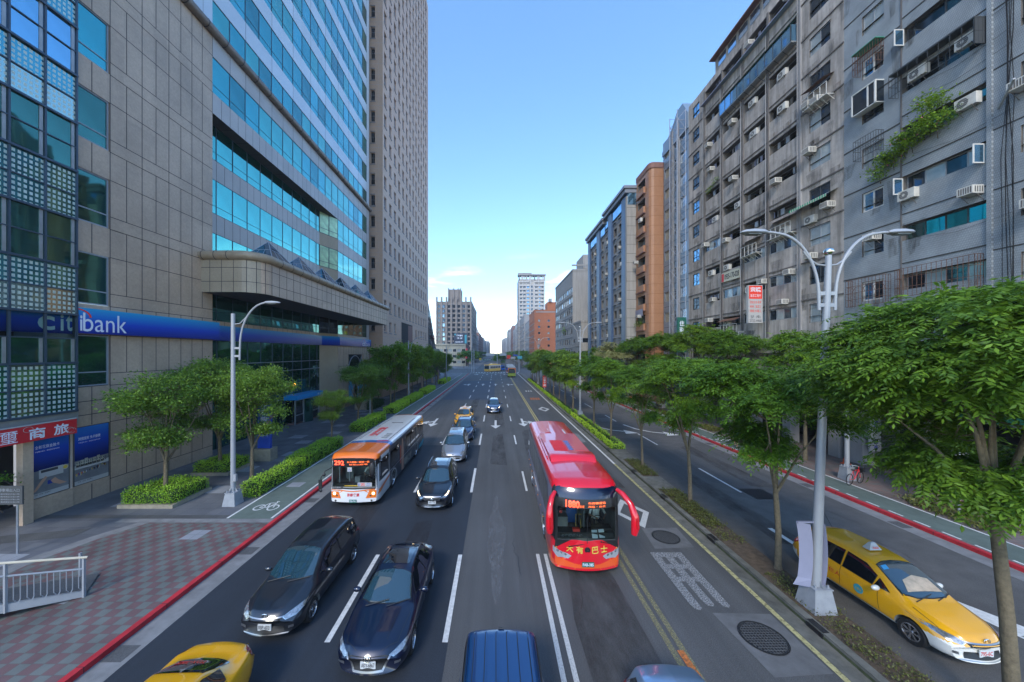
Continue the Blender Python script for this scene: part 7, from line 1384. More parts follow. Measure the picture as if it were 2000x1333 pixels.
wish = dict(L=4.6, W=[(0, .72), (.06, .79), (.2, .85), (.5, .87), (1, .87), (3.9, .87), (4.35, .83), (4.55, .76), (4.6, .70)], zb=[(0, .24), (.3, .2), (4.2, .22), (4.6, .35)],
  belt=[(0, .52), (.1, .66), (.4, .79), (1.0, .91), (2, .95), (4.1, 1.0), (4.5, .95), (4.6, .7)], wr=[(0, .45), (.3, .60), (.9, .70), (1.2, .70), (2.0, .63), (3.9, .63), (4.4, .60), (4.6, .6)],
  top=[(0, .62), (.04, .72), (.13, .81), (.45, .92), (1.02, 1.06), (1.9, 1.50), (2.2, 1.57), (2.9, 1.62), (3.8, 1.59), (4.25, 1.46), (4.45, 1.12), (4.56, .9), (4.6, .65)], sec=car_sec(), bow=(.27, .14), r=.315, wheels=(.90, 3.65),
  glass=dict(ws=[(0, 1.06), (.40, 1.09), (.66, 1.22), (.60, 1.62), (.545, 1.93), (.3, 2.0), (0, 2.02)], rw=[(0, 4.27), (.45, 4.25), (.50, 4.43), (0, 4.45)],
    side=[[(1.42, 1.0), (1.72, 1.22), (1.80, .97)], [(1.85, .97), (1.80, 1.25), (2.12, 1.42), (2.62, 1.465), (2.66, .99)], [(2.74, .99), (2.72, 1.465), (3.45, 1.45), (3.52, 1.03)], [(3.6, 1.04), (3.55, 1.44), (3.98, 1.38), (4.22, 1.10)]]),
  seams=[[(1.62, .40), (1.68, .95)], [(2.70, .3), (2.70, 1.0)], [(3.42, .62), (3.56, 1.0)], [(1.62, .34), (3.0, .31)]], handles=[(2.35, .84), (3.2, .88)], hood=[[(.72, .95), (.70, .45)], ],
  lamp=[(.46, .68), (.54, .62), (.72, .65), (.84, .74), (.85, .81), (.74, .79), (.58, .74)], grille=[([(-.46, .68), (.46, .68), (.38, .58), (-.38, .58)], .006, 0), ([(-.48, .705), (.48, .705), (.44, .68), (-.44, .68)], .012, 1), ([(-.50, .30), (.50, .30), (.46, .43), (-.46, .43)], .006, 0), ([(-.62, .285), (.62, .285), (.6, .265), (-.6, .265)], .012, 1), ([(.58, .36), (.72, .40), (.72, .46), (.58, .42)], .01, 1), ([(-.58, .42), (-.72, .46), (-.72, .40), (-.58, .36)], .01, 1)],
  emblem=(0, .74, .085), plate_z=.44, tail=[(.60, .80), (.80, .85), (.80, 1.05), (.64, 1.0)], mir=(.86, 1.62, 1.02), wipers=WP)
def scale_spec(S, **kw): q = dict(S); q.update(kw); return q
mazda = dict(L=4.46, W=[(0, .72), (.05, .80), (.2, .86), (.5, .89), (1, .895), (3.8, .89), (4.2, .84), (4.4, .76), (4.46, .68)], zb=[(0, .22), (.3, .18), (4.1, .2), (4.46, .36)],
  belt=[(0, .50), (.1, .60), (.4, .73), (1.2, .86), (2, .92), (3.8, 1.0), (4.2, .98), (4.46, .72)], wr=[(0, .48), (.3, .62), (1.1, .70), (1.4, .67), (2.1, .55), (3.2, .52), (3.9, .50), (4.2, .62), (4.46, .62)],
  top=[(0, .58), (.04, .67), (.13, .75), (.5, .85), (1.25, .97), (2.05, 1.35), (2.35, 1.43), (2.8, 1.45), (3.3, 1.40), (3.7, 1.28), (4.1, 1.06), (4.35, .98), (4.43, .84), (4.46, .65)], sec=car_sec(), bow=(.25, .16), r=.32, wheels=(.92, 3.62), spokes=9,
  glass=dict(ws=[(0, 1.28), (.40, 1.31), (.665, 1.45), (.60, 1.8), (.53, 2.06), (.3, 2.13), (0, 2.15)], rw=[(0, 3.5), (.42, 3.52), (.50, 4.0), (.3, 4.06), (0, 4.08)],
    side=[[(1.66, .98), (1.95, 1.2), (2.28, 1.36), (2.72, 1.375), (2.74, .98)], [(2.80, .98), (2.78, 1.375), (3.2, 1.33), (3.58, 1.18), (3.5, 1.03)]]), trim='pole_white' if False else 'plastic_black',
  seams=[[(1.45, .35), (1.5, .9)], [(2.76, .3), (2.76, .98)], [(3.3, .6), (3.5, 1.0)], [(1.5, .62), (3.3, .72)]], handles=[(2.42, .84), (3.22, .9)], hood=[[(.74, 1.15), (.62, .35), (.30, .12)], [(.42, 1.0), (.36, .35)]],
  lamp=[(.50, .62), (.60, .57), (.76, .61), (.86, .69), (.87, .74), (.72, .69)], grille=[([(-.50, .60), (-.34, .30), (.34, .30), (.50, .60), (.4, .64), (-.4, .64)], .006, 0), ([(-.54, .62), (-.36, .27), (-.33, .31), (-.49, .62)], .014, 1), ([(.49, .62), (.33, .31), (.36, .27), (.54, .62)], .014, 1), ([(-.36, .265), (.36, .265), (.33, .305), (-.33, .305)], .014, 1), ([(-.45, .235), (.45, .235), (.43, .215), (-.43, .215)], .014, 1), ([(.60, .38), (.74, .42), (.74, .48), (.60, .44)], .01, 1), ([(-.60, .44), (-.74, .48), (-.74, .42), (-.60, .38)], .01, 1)],
  emblem=(0, .60, .09), plate_z=.42, tail=[(.55, .85), (.80, .86), (.80, .98), (.60, .97)], mir=(.86, 1.82, 1.0), wipers=[((-.5, 1.22), (.1, 1.36)), ((.08, 1.2), (.62, 1.4))])
def x_mazda(o, bvh):
    mb = MB(); patch(mb, bvh, [(-.40, 2.35), (.40, 2.35), (.42, 3.15), (-.42, 3.15)], 'top', .004, 0, .08); mb.build('sunroof', 'car_window', o, smooth=50, local=True)
    mb = MB(); mb.ball((0, 2.22, 1.40), .05, .03, .02, 8, 6); mb.build('sensor', 'plastic_black', o, local=True)
car('navy_hatchback', 'dark navy hatchback with a sunroof, middle of the three nearest cars', 'car', (-3.02, 8.02, 0), 0, mazda, 'paint_navy', 'AKV-6867', x_mazda)
car('grey_estate_car', 'dark grey estate car beside the red kerb, left of the navy hatchback', 'car', (-6.2, 9.1, 0), R(-1), wish, 'paint_grey', 'RBP-6021')
# yellow taxi people carrier on the service road
def taxi_two(x, y, z): return 1 if (z < .33 or (y < .80 and z < .60) or (y > 4.2 and z < .62)) else 0
def taxi_sign(o, x, y, z, w_=.34):
    mb = MB(); mb.add([(x-w_, y-.1, z), (x+w_, y-.1, z), (x+w_, y+.12, z), (x-w_, y+.12, z), (x-w_*.35, y-.02, z+.2), (x+w_*.35, y-.02, z+.2), (x+w_*.35, y+.04, z+.2), (x-w_*.35, y+.04, z+.2)], [(0, 1, 5, 4), (1, 2, 6, 5), (2, 3, 7, 6), (3, 0, 4, 7), (4, 5, 6, 7)], 0)
    text(mb, 'TAXI', (x, y-.09, z+.07), w_*1.0, .07, '-y', 1, .02); mb.build('roof_sign', ['photo_white', 'red_bright'], o, local=True)
def side_text(o, s, y, z, x, wd, ht, m='red', side=-1):
    mb = MB(); text(mb, s, (side*(x+.006), y, z), wd, ht, '-x' if side < 0 else '+x', 0, .02); mb.build('lettering', m, o, local=True)
def x_taxi(o, bvh):
    taxi_sign(o, 0, 2.5, 1.62, .2); side_text(o, '795-6C 個人', 3.15, .70, .87, .95, .14)
    mb = MB(); mb.disc((-.876, 2.15, .62), (1, 0, 0), .13, .008, 18, 0); text(mb, '大都會', (-.883, 2.15, .62), .18, .08, '-x', 1); mb.build('door_badge', ['teal_sign', 'gold'], o, local=True)
    mb = MB(); patch(mb, bvh, [(-.50, 1.22), (.48, 1.20), (.46, 1.52), (.1, 1.60), (-.3, 1.50)], 'top', .012, 0, .08); mb.build('dashboard_towel', 'towel', o, local=True); mb = MB(); patch(mb, bvh, [(-.5, 1.88), (-.32, 1.9), (-.34, 1.78), (-.52, 1.77)], 'top', .012, 0); mb.build('windshield_sticker', 'sky_sign', o, local=True)
    mb = MB(); mb.tube([(.3, 4.0, 1.5), (.3, 4.3, 1.9)], .01, 5); mb.build('antenna', 'plastic_black', o, local=True)
car('yellow_people_carrier', 'yellow taxi people carrier with white bumpers beside the near lamp post, on the service road', 'taxi', (12.02, 8.3, 0), R(2.5), wish, 'paint_taxi', '795-6C', x_taxi, ('plate', 'red'), ('paint_pearl', taxi_two), 'paint_pearl')
# yellow sedan taxi cut by the lower edge
sedan = scale_spec(mazda, L=4.6, top=[(0, .52), (.04, .62), (.15, .70), (.5, .80), (1.25, .94), (2.05, 1.36), (2.35, 1.44), (2.9, 1.46), (3.3, 1.40), (3.95, 1.10), (4.1, 1.07), (4.5, 1.05), (4.56, .86), (4.6, .6)], belt=[(0, .40), (.1, .52), (.4, .68), (1.2, .85), (2, .92), (3.8, .99), (4.3, 1.0), (4.6, .7)], wr=[(0, .48), (.3, .62), (1.1, .70), (1.4, .67), (2.1, .55), (3.2, .55), (3.9, .60), (4.3, .68), (4.6, .62)], W=[(0, .62), (.05, .72), (.2, .82), (.5, .87), (1, .885), (3.9, .885), (4.3, .84), (4.5, .78), (4.6, .70)], wheels=(.92, 3.6),
  glass=dict(ws=mazda['glass']['ws'], rw=[(0, 3.28), (.48, 3.3), (.56, 3.6), (.60, 3.86), (.3, 3.93), (0, 3.95)], side=mazda['glass']['side']), tail=[(.52, .80), (.80, .84), (.80, 1.0), (.60, 1.0)], hood=[])
def x_sed(o, bvh):
    mb = MB(); patch(mb, bvh, [(-.60, 4.50), (.60, 4.50), (.64, 4.12), (-.64, 4.12)], 'top', .003, 0, .1); mb.build('boot_lid', 'paint_taxi', o, smooth=50, local=True)
    mb = MB(); text(mb, 'TDX-7209', (0.1, 3.72, 0), .62, .13, '+z', 0, .02); o2 = []
    for v in mb.v: h = bvh.ray_cast(Vector((-v[0], 7.44-v[1], 5)), Vector((0, 0, -1)))[0]; o2.append(tuple(h+Vector((0, .01, .014))))
    mb.v = o2; mb.build('lettering', 'red_bright', o, local=True); taxi_sign(o, 0, 2.5, 1.46)
    mb = MB(); text(mb, 'ALTIS', (.45, 4.585, .86), .16, .04, '+y', 0, .02); mb.build('badge', 'chrome', o, local=True)
car('yellow_taxi', 'yellow saloon taxi seen from its boot, cut off by the lower left edge', 'taxi', (-6.25, 3.55, 0), R(2), sedan, 'paint_taxi', 'TDX-7209', x_sed)
# blue van, roof only
van = dict(L=4.9, W=[(0, .62), (.1, .80), (.5, .90), (4.5, .90), (4.8, .87), (4.9, .82)], zb=[(0, .3), (.3, .22), (4.9, .3)], belt=[(0, .6), (.3, .85), (.9, 1.05), (4.7, 1.1), (4.9, 1.0)], wr=[(0, .5), (.7, .72), (1.6, .74), (4.7, .74), (4.9, .70)], top=[(0, .7), (.1, .9), (.7, 1.1), (1.6, 1.8), (1.9, 1.90), (4.6, 1.90), (4.82, 1.84), (4.88, 1.4), (4.9, .9)], sec=car_sec(.10), bow=(.2, .06), r=.33, wheels=(.9, 3.9),
  glass=dict(ws=[(0, .78), (.5, .82), (.72, .95), (.70, 1.5), (.3, 1.58), (0, 1.6)], rw=[(0, 4.80), (.5, 4.80), (.52, 4.86), (0, 4.87)], side=[[(1.3, 1.15), (1.7, 1.7), (2.3, 1.74), (2.3, 1.15)], [(2.4, 1.15), (2.4, 1.74), (3.5, 1.74), (3.5, 1.15)], [(3.6, 1.15), (3.6, 1.74), (4.6, 1.70), (4.65, 1.15)]]),
  seams=[[(1.2, .4), (1.25, 1.1)], [(2.35, .3), (2.35, 1.1)], [(3.55, .3), (3.55, 1.1)]], handles=[(2.1, 1.0), (2.5, 1.0)], lamp=[(.5, .7), (.78, .74), (.78, .9), (.5, .84)], grille=[([(-.45, .7), (.45, .7), (.45, .82), (-.45, .82)], .006, 0)], plate_z=.5, tail=[(.70, 1.0), (.84, 1.0), (.80, 1.75), (.72, 1.78)], mir=(.9, 1.35, 1.25))
def x_van(o, bvh):
    mb = MB()
    for x in (-.55, -.33, -.11, .11, .33, .55): strip(mb, bvh, [(x, 1.9), (x, 4.62)], .022, 'top', .004, 1, .3); strip(mb, bvh, [(x+.02, 1.9), (x+.02, 4.62)], .03, 'top', .012, 0, .3)
    for s in (1, -1): strip(mb, bvh, [(s*.69, 1.8), (s*.69, 4.66)], .05, 'top', .003, 1, .3); mb.tube([(s*.70, 2.0, 1.90), (s*.70, 2.2, 1.935), (s*.70, 4.3, 1.935), (s*.70, 4.5, 1.88)], .016, 6, 1)
    mb.tube([(-.06, 4.72, 1.885), (.06, 4.72, 1.885)], .018, 5, 1); mb.build('roof_ribs', ['paint_vanblue', 'plastic_black'], o, local=True)
car('blue_van', 'bright blue van with a ribbed roof at the lower edge, centre', 'van', (.12, 2.62, 0), 0, van, 'paint_vanblue', None, x_van)
sky_car = scale_spec(wish, W=[(0, .60), (.06, .70), (.2, .80), (.5, .86), (1, .87), (3.9, .88), (4.35, .84), (4.55, .76), (4.6, .70)])
car('pale_blue_hatchback', 'pale metallic blue car at the lower edge, right of the blue van', 'car', (3.28, 2.75, 0), R(-2), sky_car, 'paint_sky', None)
# dark SUV, silver people carrier, queue behind
suv = dict(L=4.5, W=[(0, .66), (.05, .76), (.2, .85), (.5, .90), (1, .92), (3.9, .92), (4.3, .87), (4.46, .8), (4.5, .72)], zb=[(0, .30), (.3, .24), (4.2, .26), (4.5, .42)],
  belt=[(0, .55), (.1, .70), (.4, .88), (1.1, 1.02), (2, 1.06), (4.0, 1.14), (4.4, 1.1), (4.5, .8)], wr=[(0, .5), (.3, .68), (1.0, .72), (1.3, .70), (2.0, .60), (3.7, .60), (4.2, .58), (4.5, .64)],
  top=[(0, .66), (.04, .80), (.15, .90), (.5, .98), (1.12, 1.08), (1.85, 1.52), (2.15, 1.62), (2.8, 1.67), (3.6, 1.64), (4.05, 1.5), (4.3, 1.2), (4.46, 1.0), (4.5, .75)], sec=car_sec(), bow=(.20, .12), r=.35, wheels=(.88, 3.57), spokes=10, lit=True,
  glass=dict(ws=[(0, 1.14), (.40, 1.17), (.70, 1.30), (.64, 1.6), (.575, 1.87), (.3, 1.94), (0, 1.95)], rw=[(0, 3.98), (.5, 3.98), (.54, 4.22), (0, 4.25)], side=[[(1.5, 1.12), (1.8, 1.34), (2.1, 1.52), (2.66, 1.56), (2.68, 1.12)], [(2.75, 1.12), (2.73, 1.56), (3.5, 1.52), (3.6, 1.16)], [(3.68, 1.18), (3.6, 1.5), (3.95, 1.40), (4.0, 1.24)]]),
  seams=[[(1.4, .4), (1.45, 1.05)], [(2.7, .35), (2.7, 1.1)], [(3.35, .75), (3.6, 1.14)]], handles=[(2.4, .98), (3.25, 1.02)], hood=[[(.74, 1.0), (.62, .3)], [(.40, 1.0), (.36, .3)]],
  lamp=[(.46, .74), (.58, .68), (.76, .78), (.87, .94), (.86, 1.02), (.68, .86)], grille=[([(-.44, .80), (-.36, .60), (.36, .60), (.44, .80)], .006, 0), ([(-.44, .80), (.44, .80), (.42, .76), (-.42, .76)], .016, 1), ([(-.41, .71), (.41, .71), (.39, .67), (-.39, .67)], .016, 1), ([(-.38, .63), (.38, .63), (.36, .59), (-.36, .59)], .016, 1), ([(-.5, .40), (.5, .40), (.46, .52), (-.46, .52)], .006, 0), ([(-.56, .34), (.56, .34), (.5, .30), (-.5, .30)], .016, 1), ([(.62, .46), (.76, .50), (.76, .60), (.64, .58)], .01, 0), ([(-.62, .46), (-.64, .58), (-.76, .60), (-.76, .50)], .01, 0)],
  emblem=(0, .72, .07), plate_z=.53, tail=[(.55, 1.0), (.84, 1.02), (.84, 1.16), (.6, 1.14)], mir=(.92, 1.6, 1.14), wipers=WP)
def x_rails(o, bvh):
    mb = MB()
    for s in (1, -1): mb.tube([(s*.56, 2.1, 1.58), (s*.565, 2.3, 1.67), (s*.565, 3.6, 1.67), (s*.55, 3.85, 1.60)], .018, 6)
    mb.build('roof_rail', 'rim', o, smooth=True, local=True)
    mb = MB(); patch(mb, bvh, [(-.42, 2.2), (.42, 2.2), (.42, 3.4), (-.42, 3.4)], 'top', .004, 0, .1); mb.build('sunroof', 'car_window', o, smooth=50, local=True)
car('black_suv', 'black sport utility car with headlights on, ahead of the silver people carrier', 'car', (-3.1, 16.6, 0), R(1), suv, 'paint_black', 'AXV-7762', x_rails)
previa = scale_spec(suv, L=4.8, lit=False, W=[(0, .62), (.05, .74), (.2, .84), (.5, .89), (1, .90), (4.3, .90), (4.6, .86), (4.8, .76)], wheels=(.95, 3.85), r=.33, belt=[(0, .5), (.1, .62), (.4, .80), (1.0, 1.02), (2, 1.08), (4.3, 1.12), (4.7, 1.1), (4.8, .8)], top=[(0, .58), (.04, .70), (.15, .80), (.5, .94), (.95, 1.10), (1.75, 1.60), (2.1, 1.72), (2.8, 1.76), (4.1, 1.74), (4.5, 1.62), (4.7, 1.2), (4.8, .8)],
  zb=[(0, .26), (.3, .22), (4.5, .24), (4.8, .4)], glass=dict(ws=[(0, .98), (.40, 1.01), (.72, 1.15), (.66, 1.5), (.59, 1.78), (.3, 1.85), (0, 1.87)], rw=[(0, 4.5), (.5, 4.5), (.5, 4.66), (0, 4.68)], side=[[(1.3, 1.15), (1.7, 1.45), (2.0, 1.60), (2.6, 1.64), (2.6, 1.15)], [(2.7, 1.15), (2.7, 1.64), (3.6, 1.64), (3.6, 1.15)], [(3.7, 1.15), (3.7, 1.62), (4.35, 1.55), (4.45, 1.2)]]),
  lamp=[(.50, .66), (.60, .60), (.78, .70), (.86, .82), (.84, .90), (.66, .78)], grille=[([(-.50, .66), (0, .60), (.50, .66), (0, .64)], .008, 1), ([(-.5, .34), (.5, .34), (.46, .44), (-.46, .44)], .006, 0), ([(-.6, .30), (.6, .30), (.56, .27), (-.56, .27)], .012, 1)], plate_z=.42, emblem=(0, .68, .06), hood=[[(.74, .85), (.62, .3)]], mir=(.9, 1.45, 1.15), wipers=[((-.5, .98), (.1, 1.06)), ((.08, .96), (.6, 1.1))])
def x_prev(o, bvh): mb = MB(); patch(mb, bvh, [(-.45, 2.2), (.45, 2.2), (.45, 3.0), (-.45, 3.0)], 'top', .004, 0, .1); mb.build('sunroof', 'car_window', o, smooth=50, local=True)
car('silver_people_carrier', 'silver people carrier behind the black sport utility car', 'car', (-3.0, 23.9, 0), R(1.5), previa, 'paint_silver', 'BAK-0718', x_prev)
car('dark_blue_saloon', 'dark blue car mostly hidden behind the silver people carrier', 'car', (-2.92, 29.8, 0), 0, scale_spec(suv, lit=False), 'paint_darkblue', 'AKB-3321', x_rails)
def x_t2(o, bvh): taxi_sign(o, 0, 2.5, 1.62, .26)
car('yellow_taxi', 'small yellow taxi with a roof sign at the back of the queue', 'taxi', (-3.62, 36.3, 0), R(-3), wish, 'paint_taxi', 'TDC-618', x_t2, ('plate', 'red'))
car('blue_black_saloon', 'glossy blue-black car alone in the centre lane with headlights on', 'car', (-.22, 43.6, 0), 0, scale_spec(suv, L=4.8, lit=True, grille=[([(-.4, .86), (-.3, .5), (.3, .5), (.4, .86)], .012, 1)]+suv['grille'][4:6]), 'paint_darkblue', 'AGH-8826')

# ---------------------------------------------------------------- people
def person_mesh(J, E, rad, matf, mats, lev=1):
    """J joints, E bones, rad radii: one continuous skinned surface"""
    me = bpy.data.meshes.new('person_body'); names = list(J); idx = {n: i for i, n in enumerate(names)}; me.from_pydata([J[n] for n in names], [(idx[a], idx[b]) for a, b in E], [])
    o = bpy.data.objects.new('person_body', me); COL.objects.link(o); md = o.modifiers.new('skin', 'SKIN'); md.use_smooth_shade = True; sv = me.skin_vertices[0].data
    for n in names: r = rad[n]; sv[idx[n]].radius = r if hasattr(r, '__len__') else (r, r); sv[idx[n]].use_root = n == names[0]
    s = o.modifiers.new('sub', 'SUBSURF'); s.levels = lev; s.render_levels = lev; bpy.context.view_layer.update()
    res = bpy.data.meshes.new_from_object(o.evaluated_get(bpy.context.evaluated_depsgraph_get())); bpy.data.objects.remove(o); res.materials.clear(); [res.materials.append(M[m]) for m in mats]
    for p in res.polygons: p.material_index = matf(p.center)
    res.shade_smooth(); return res
def person(label, loc, rz, J, mats, matf, hair=True, extra=None, scale=1):
    E = [('pel', 'spi'), ('spi', 'che'), ('che', 'nec'), ('nec', 'chin'), ('chin', 'hed'), ('hed', 'top')]
    for s in 'lr': E += [('pel', 'hip'+s), ('hip'+s, 'kne'+s), ('kne'+s, 'ank'+s), ('ank'+s, 'toe'+s), ('che', 'sho'+s), ('sho'+s, 'elb'+s), ('elb'+s, 'wri'+s), ('wri'+s, 'pal'+s)]+[('pal'+s, 'f%d' % i+s) for i in range(5)]
    rad = dict(pel=(.13, .10), spi=(.13, .095), che=(.155, .10), nec=.055, chin=.075, hed=.092, top=.06); 
    for s in 'lr':
        rad.update({'hip'+s: .088, 'kne'+s: .055, 'ank'+s: .038, 'toe'+s: .032, 'sho'+s: .058, 'elb'+s: .04, 'wri'+s: .027, 'pal'+s: (.036, .018)})
        for i in range(5):
            rad['f%d' % i+s] = .009; w_ = Vector(J['wri'+s]); p = w_+(w_-Vector(J['elb'+s])).normalized()*.085; J['pal'+s] = tuple(p); d = (p-w_).normalized(); sd_ = d.orthogonal().normalized(); J['f%d' % i+s] = tuple(p+d*(.075-.006*abs(i-2) if i < 4 else .02)+sd_*((i-1.5)*.02 if i < 4 else .055)+d.cross(sd_)*.02)
    o = thing('person', label, 'person', loc, rz); o.scale = (scale,)*3; link('body', person_mesh(J, E, rad, matf, mats), o)
    h = Vector(J['hed']); fc = Vector((0, -1, 0))
    f_ = MB()
    for sx in (-1, 1): f_.ball(h+Vector((sx*.035, -.082, .0)), .012, .008, .008, 8, 6, 0); f_.ball(h+Vector((sx*.095, .0, -.01)), .012, .02, .03, 8, 6, 1)
    f_.ball(h+Vector((0, -.098, -.03)), .014, .018, .02, 8, 6, 1); f_.ball(h+Vector((0, -.085, -.07)), .028, .008, .007, 8, 6, 2); f_.build('face', ['hair', 'skin', 'red'], o, smooth=True, local=True)
    if hair: b = MB(); b.ball(h+Vector((0, .025, .045)), .105, .105, .10, 14, 10); b.build('hair', 'hair', o, smooth=True, local=True)
    if extra: extra(o)
    return o
def stand(step=.22, arms=((.26, .02, 1.12), (.30, -.05, .88)), arms2=None, lean=0):
    J = dict(pel=(0, 0, .93), spi=(0, lean*.3, 1.12), che=(0, lean, 1.32), nec=(0, lean, 1.47), chin=(0, lean-.02, 1.53), hed=(0, lean-.02, 1.62), top=(0, lean, 1.70))
    for s, k in (('l', 1), ('r', -1)):
        f = step*k; J['hip'+s] = (.09*k, 0, .86); J['kne'+s] = (.10*k, -f*.45-.02, .47); J['ank'+s] = (.10*k, -f*.9+.02, .08); J['toe'+s] = (.11*k, -f*.9-.12, .035); J['sho'+s] = (.185*k, lean, 1.41); a = arms if (k > 0 or not arms2) else arms2; J['elb'+s] = (a[0][0]*k, a[0][1], a[0][2]); J['wri'+s] = (a[1][0]*k, a[1][1], a[1][2])
    return J
def mf(c): return 0 if (c.z > 1.50 or c.z < .48 and c.z > .1 or abs(c.x) > .27) else (1 if c.z > .95 else (2 if c.z > .48 else 3))
person('skater in a dark teal top and shorts with raised arms on the right bike path', (19.35, 27.5, Z0+.05), 2.4, stand(.30, ((.40, -.05, 1.45), (.30, -.12, 1.66)), ((.42, .0, 1.40), (.55, -.1, 1.58))), ['skin', 'shirt_teal', 'shirt_teal', 'cloth_dark'], mf)
def bagx(o): b = MB(); b.ball((0, .16, 1.22), .16, .1, .2, 10, 8); b.build('backpack', 'bag_blue', o, smooth=True, local=True)
person('walker in dark clothes with a blue backpack behind the median trees', (21.4, 27.0, Z0), 2.9, stand(.2), ['skin', 'cloth_dark', 'cloth_dark', 'cloth_dark'], lambda c: 0 if c.z > 1.5 else 1, extra=bagx)

# ---------------------------------------------------------------- buses
def box_cut(x0, x1, y0, y1, z0, z1): m_ = MB(); m_.box(x0, x1, y0, y1, z0, z1); return m_
def bus_shell(P, mats, fmat, cuts): V, F = loft(P, P['bow']); bvh = BVHTree.FromPolygons([Vector(v) for v in V], F); return cut(V, F, cuts, mats, fmat, 30), bvh
def wcut(hw, y, r): m_ = MB(); m_.tube([(-hw*1.2, y, r), (hw*1.2, y, r)], r+.09, 24); return m_
def driver(label, loc, white='shirt_white'):
    J = dict(pel=(0, .12, .0), spi=(0, .10, .20), che=(0, .04, .42), nec=(0, .02, .57), chin=(0, 0, .63), hed=(0, -.01, .72), top=(0, 0, .80))
    for s, k in (('l', 1), ('r', -1)): J['hip'+s] = (.10*k, .08, -.02); J['kne'+s] = (.15*k, -.34, .02); J['ank'+s] = (.14*k, -.42, -.38); J['toe'+s] = (.14*k, -.55, -.42); J['sho'+s] = (.19*k, .03, .51); J['elb'+s] = (.30*k, -.14, .28); J['wri'+s] = (.17*k, -.38, .30)
    def mfd(c): return 0 if c.z > .56 or (c.y < -.15 and c.z > .2) else (1 if c.z > .06 else 2)
    return person(label, loc, 0, J, ['skin', white, 'cloth_dark'], mfd)
def conform(mb, bv_, off=.02):
    for v_ in range(len(mb.v)):
        x, y, z = mb.v[v_]; q = bv_.ray_cast(Vector((x, -3, z)), Vector((0, 1, 0)))[0]
        if q: mb.v[v_] = (x, q.y-off, z)
    return mb
# red coach
rb = dict(L=11.3, n=100, W=[(0, 1.10), (.06, 1.18), (.3, 1.235), (1, 1.25), (11.1, 1.25), (11.3, 1.2)], zb=[(0, .27), (.4, .22), (2, .30), (10.8, .34), (11.3, .5)], belt=[(0, 1.0), (.3, 1.3), (11.3, 1.3)], wr=[(0, 1), (11, 1)], top=[(0, 2.45), (.08, 2.85), (.25, 3.06), (.55, 3.20), (1.2, 3.25), (10.8, 3.25), (11.2, 3.15), (11.3, 2.9)], sec=bus_sec(.22, .07, .05), bow=(.34, .1), w=.05)
def fm(x, y, z):
    if y < .95 and z < .62+.20*abs(x)**2*.6: return 1
    if z > 2.95 or (y < .6 and z < 3.3): return 0 if z > 2.95 or z < 1.25 else 2
    return 2 if (y < .5) else (0 if z > 2.9 else 3)
W0 = [(-1.06, 1.12), (1.06, 1.12), (1.08, 1.6), (1.05, 2.42), (-1.05, 2.42), (-1.08, 1.6)]
cuts = [wcut(1.25, 2.6, .48), wcut(1.25, 8.3, .48), box_cut(-1.02, 1.02, -1, 2.2, 1.22, 2.40)]
me, bv = bus_shell(rb, ['paint_red', 'paint_orange_red', 'plastic_black', 'bus_lilac'], lambda x, y, z: (1 if (y < 1.5 and z < .56) else (0 if (y < 1.6 and z < 1.02+.16*x*x) else (2 if (y < .55 and z < 3.03) else (0 if z > 2.93 else 3)))), cuts)
coach = thing('red_coach', 'red coach with a large front windshield and curved red mirror arms, right of centre', 'coach', (3.2, 11.8, 0), R(-1.2)); link('body', me, coach); add_wheels(coach, 1.24, (2.6, 8.3), .48, .28, 10)
mb = MB(); patch(mb, bv, W0, 'front', -.01, 0, .12); mb.build('windshield', 'clear_glass', coach, smooth=60, local=True)
mb = MB()
for x0, x1, z0, z1 in ((-1.09, -1.02, 1.12, 2.42), (1.02, 1.09, 1.12, 2.42), (-.012, .012, 1.15, 2.1)): patch(mb, bv, [(x0, z0), (x1, z0), (x1, z1), (x0, z1)], 'front', .012, 0, .12)
patch(mb, bv, [(-1.12, 2.72), (1.12, 2.72), (1.02, 3.04), (-1.02, 3.04)], 'front', .008, 1, .1); mb.build('windshield_frame', ['plastic_black', 'paint_navy'], coach, smooth=50, local=True)
mb = MB(); patch(mb, bv, [(-.85, 2.40), (.85, 2.40), (.85, 2.72), (-.85, 2.72)], 'front', .012, 0, .12); h = bv.ray_cast(Vector((0, -3, 2.55)), Vector((0, 1, 0)))[0]
mb2 = MB(); text(mb2, '1880', (-.53, 0, 2.56), .46, .25, '-y', 0, .03); text(mb2, '市府轉運站', (.30, 0, 2.62), .62, .08, '-y', 1, .01); text(mb2, '基隆・台北', (.30, 0, 2.50), .62, .08, '-y', 1, .01); text(mb2, '客運', (-.22, 0, 2.50), .16, .09, '-y', 1)
for v_ in range(len(mb2.v)): x, y, z = mb2.v[v_]; q = bv.ray_cast(Vector((x, -3, z)), Vector((0, 1, 0)))[0]; mb2.v[v_] = (x, q.y-.055, z)
ds = mb.build('destination_display', 'cabin_dark', coach, smooth=50, local=True); mb2.build('display_lettering', ['led_red', 'led_amber'], ds, local=True)
mb = MB()
for i, ch in enumerate('大有巴士'):
    x = (-.60, -.27, .27, .60)[i]; q = bv.ray_cast(Vector((x, -3, .93)), Vector((0, 1, 0)))[0]; text(mb, ch, (x, q.y, .93), .24, .22, '-y', 0, .03)
conform(mb, bv, .035); q = bv.ray_cast(Vector((0, -3, .93)), Vector((0, 1, 0)))[0]; mb.disc((0, q.y, .93), (0, 1, 0), .10, .02, 18, 2); mb.disc((0, q.y-.012, .93), (0, 1, 0), .035, .01, 4, 3); mb.build('lettering', ['gold', 'green_sign', 'plastic_black', 'chrome'], coach, local=True)
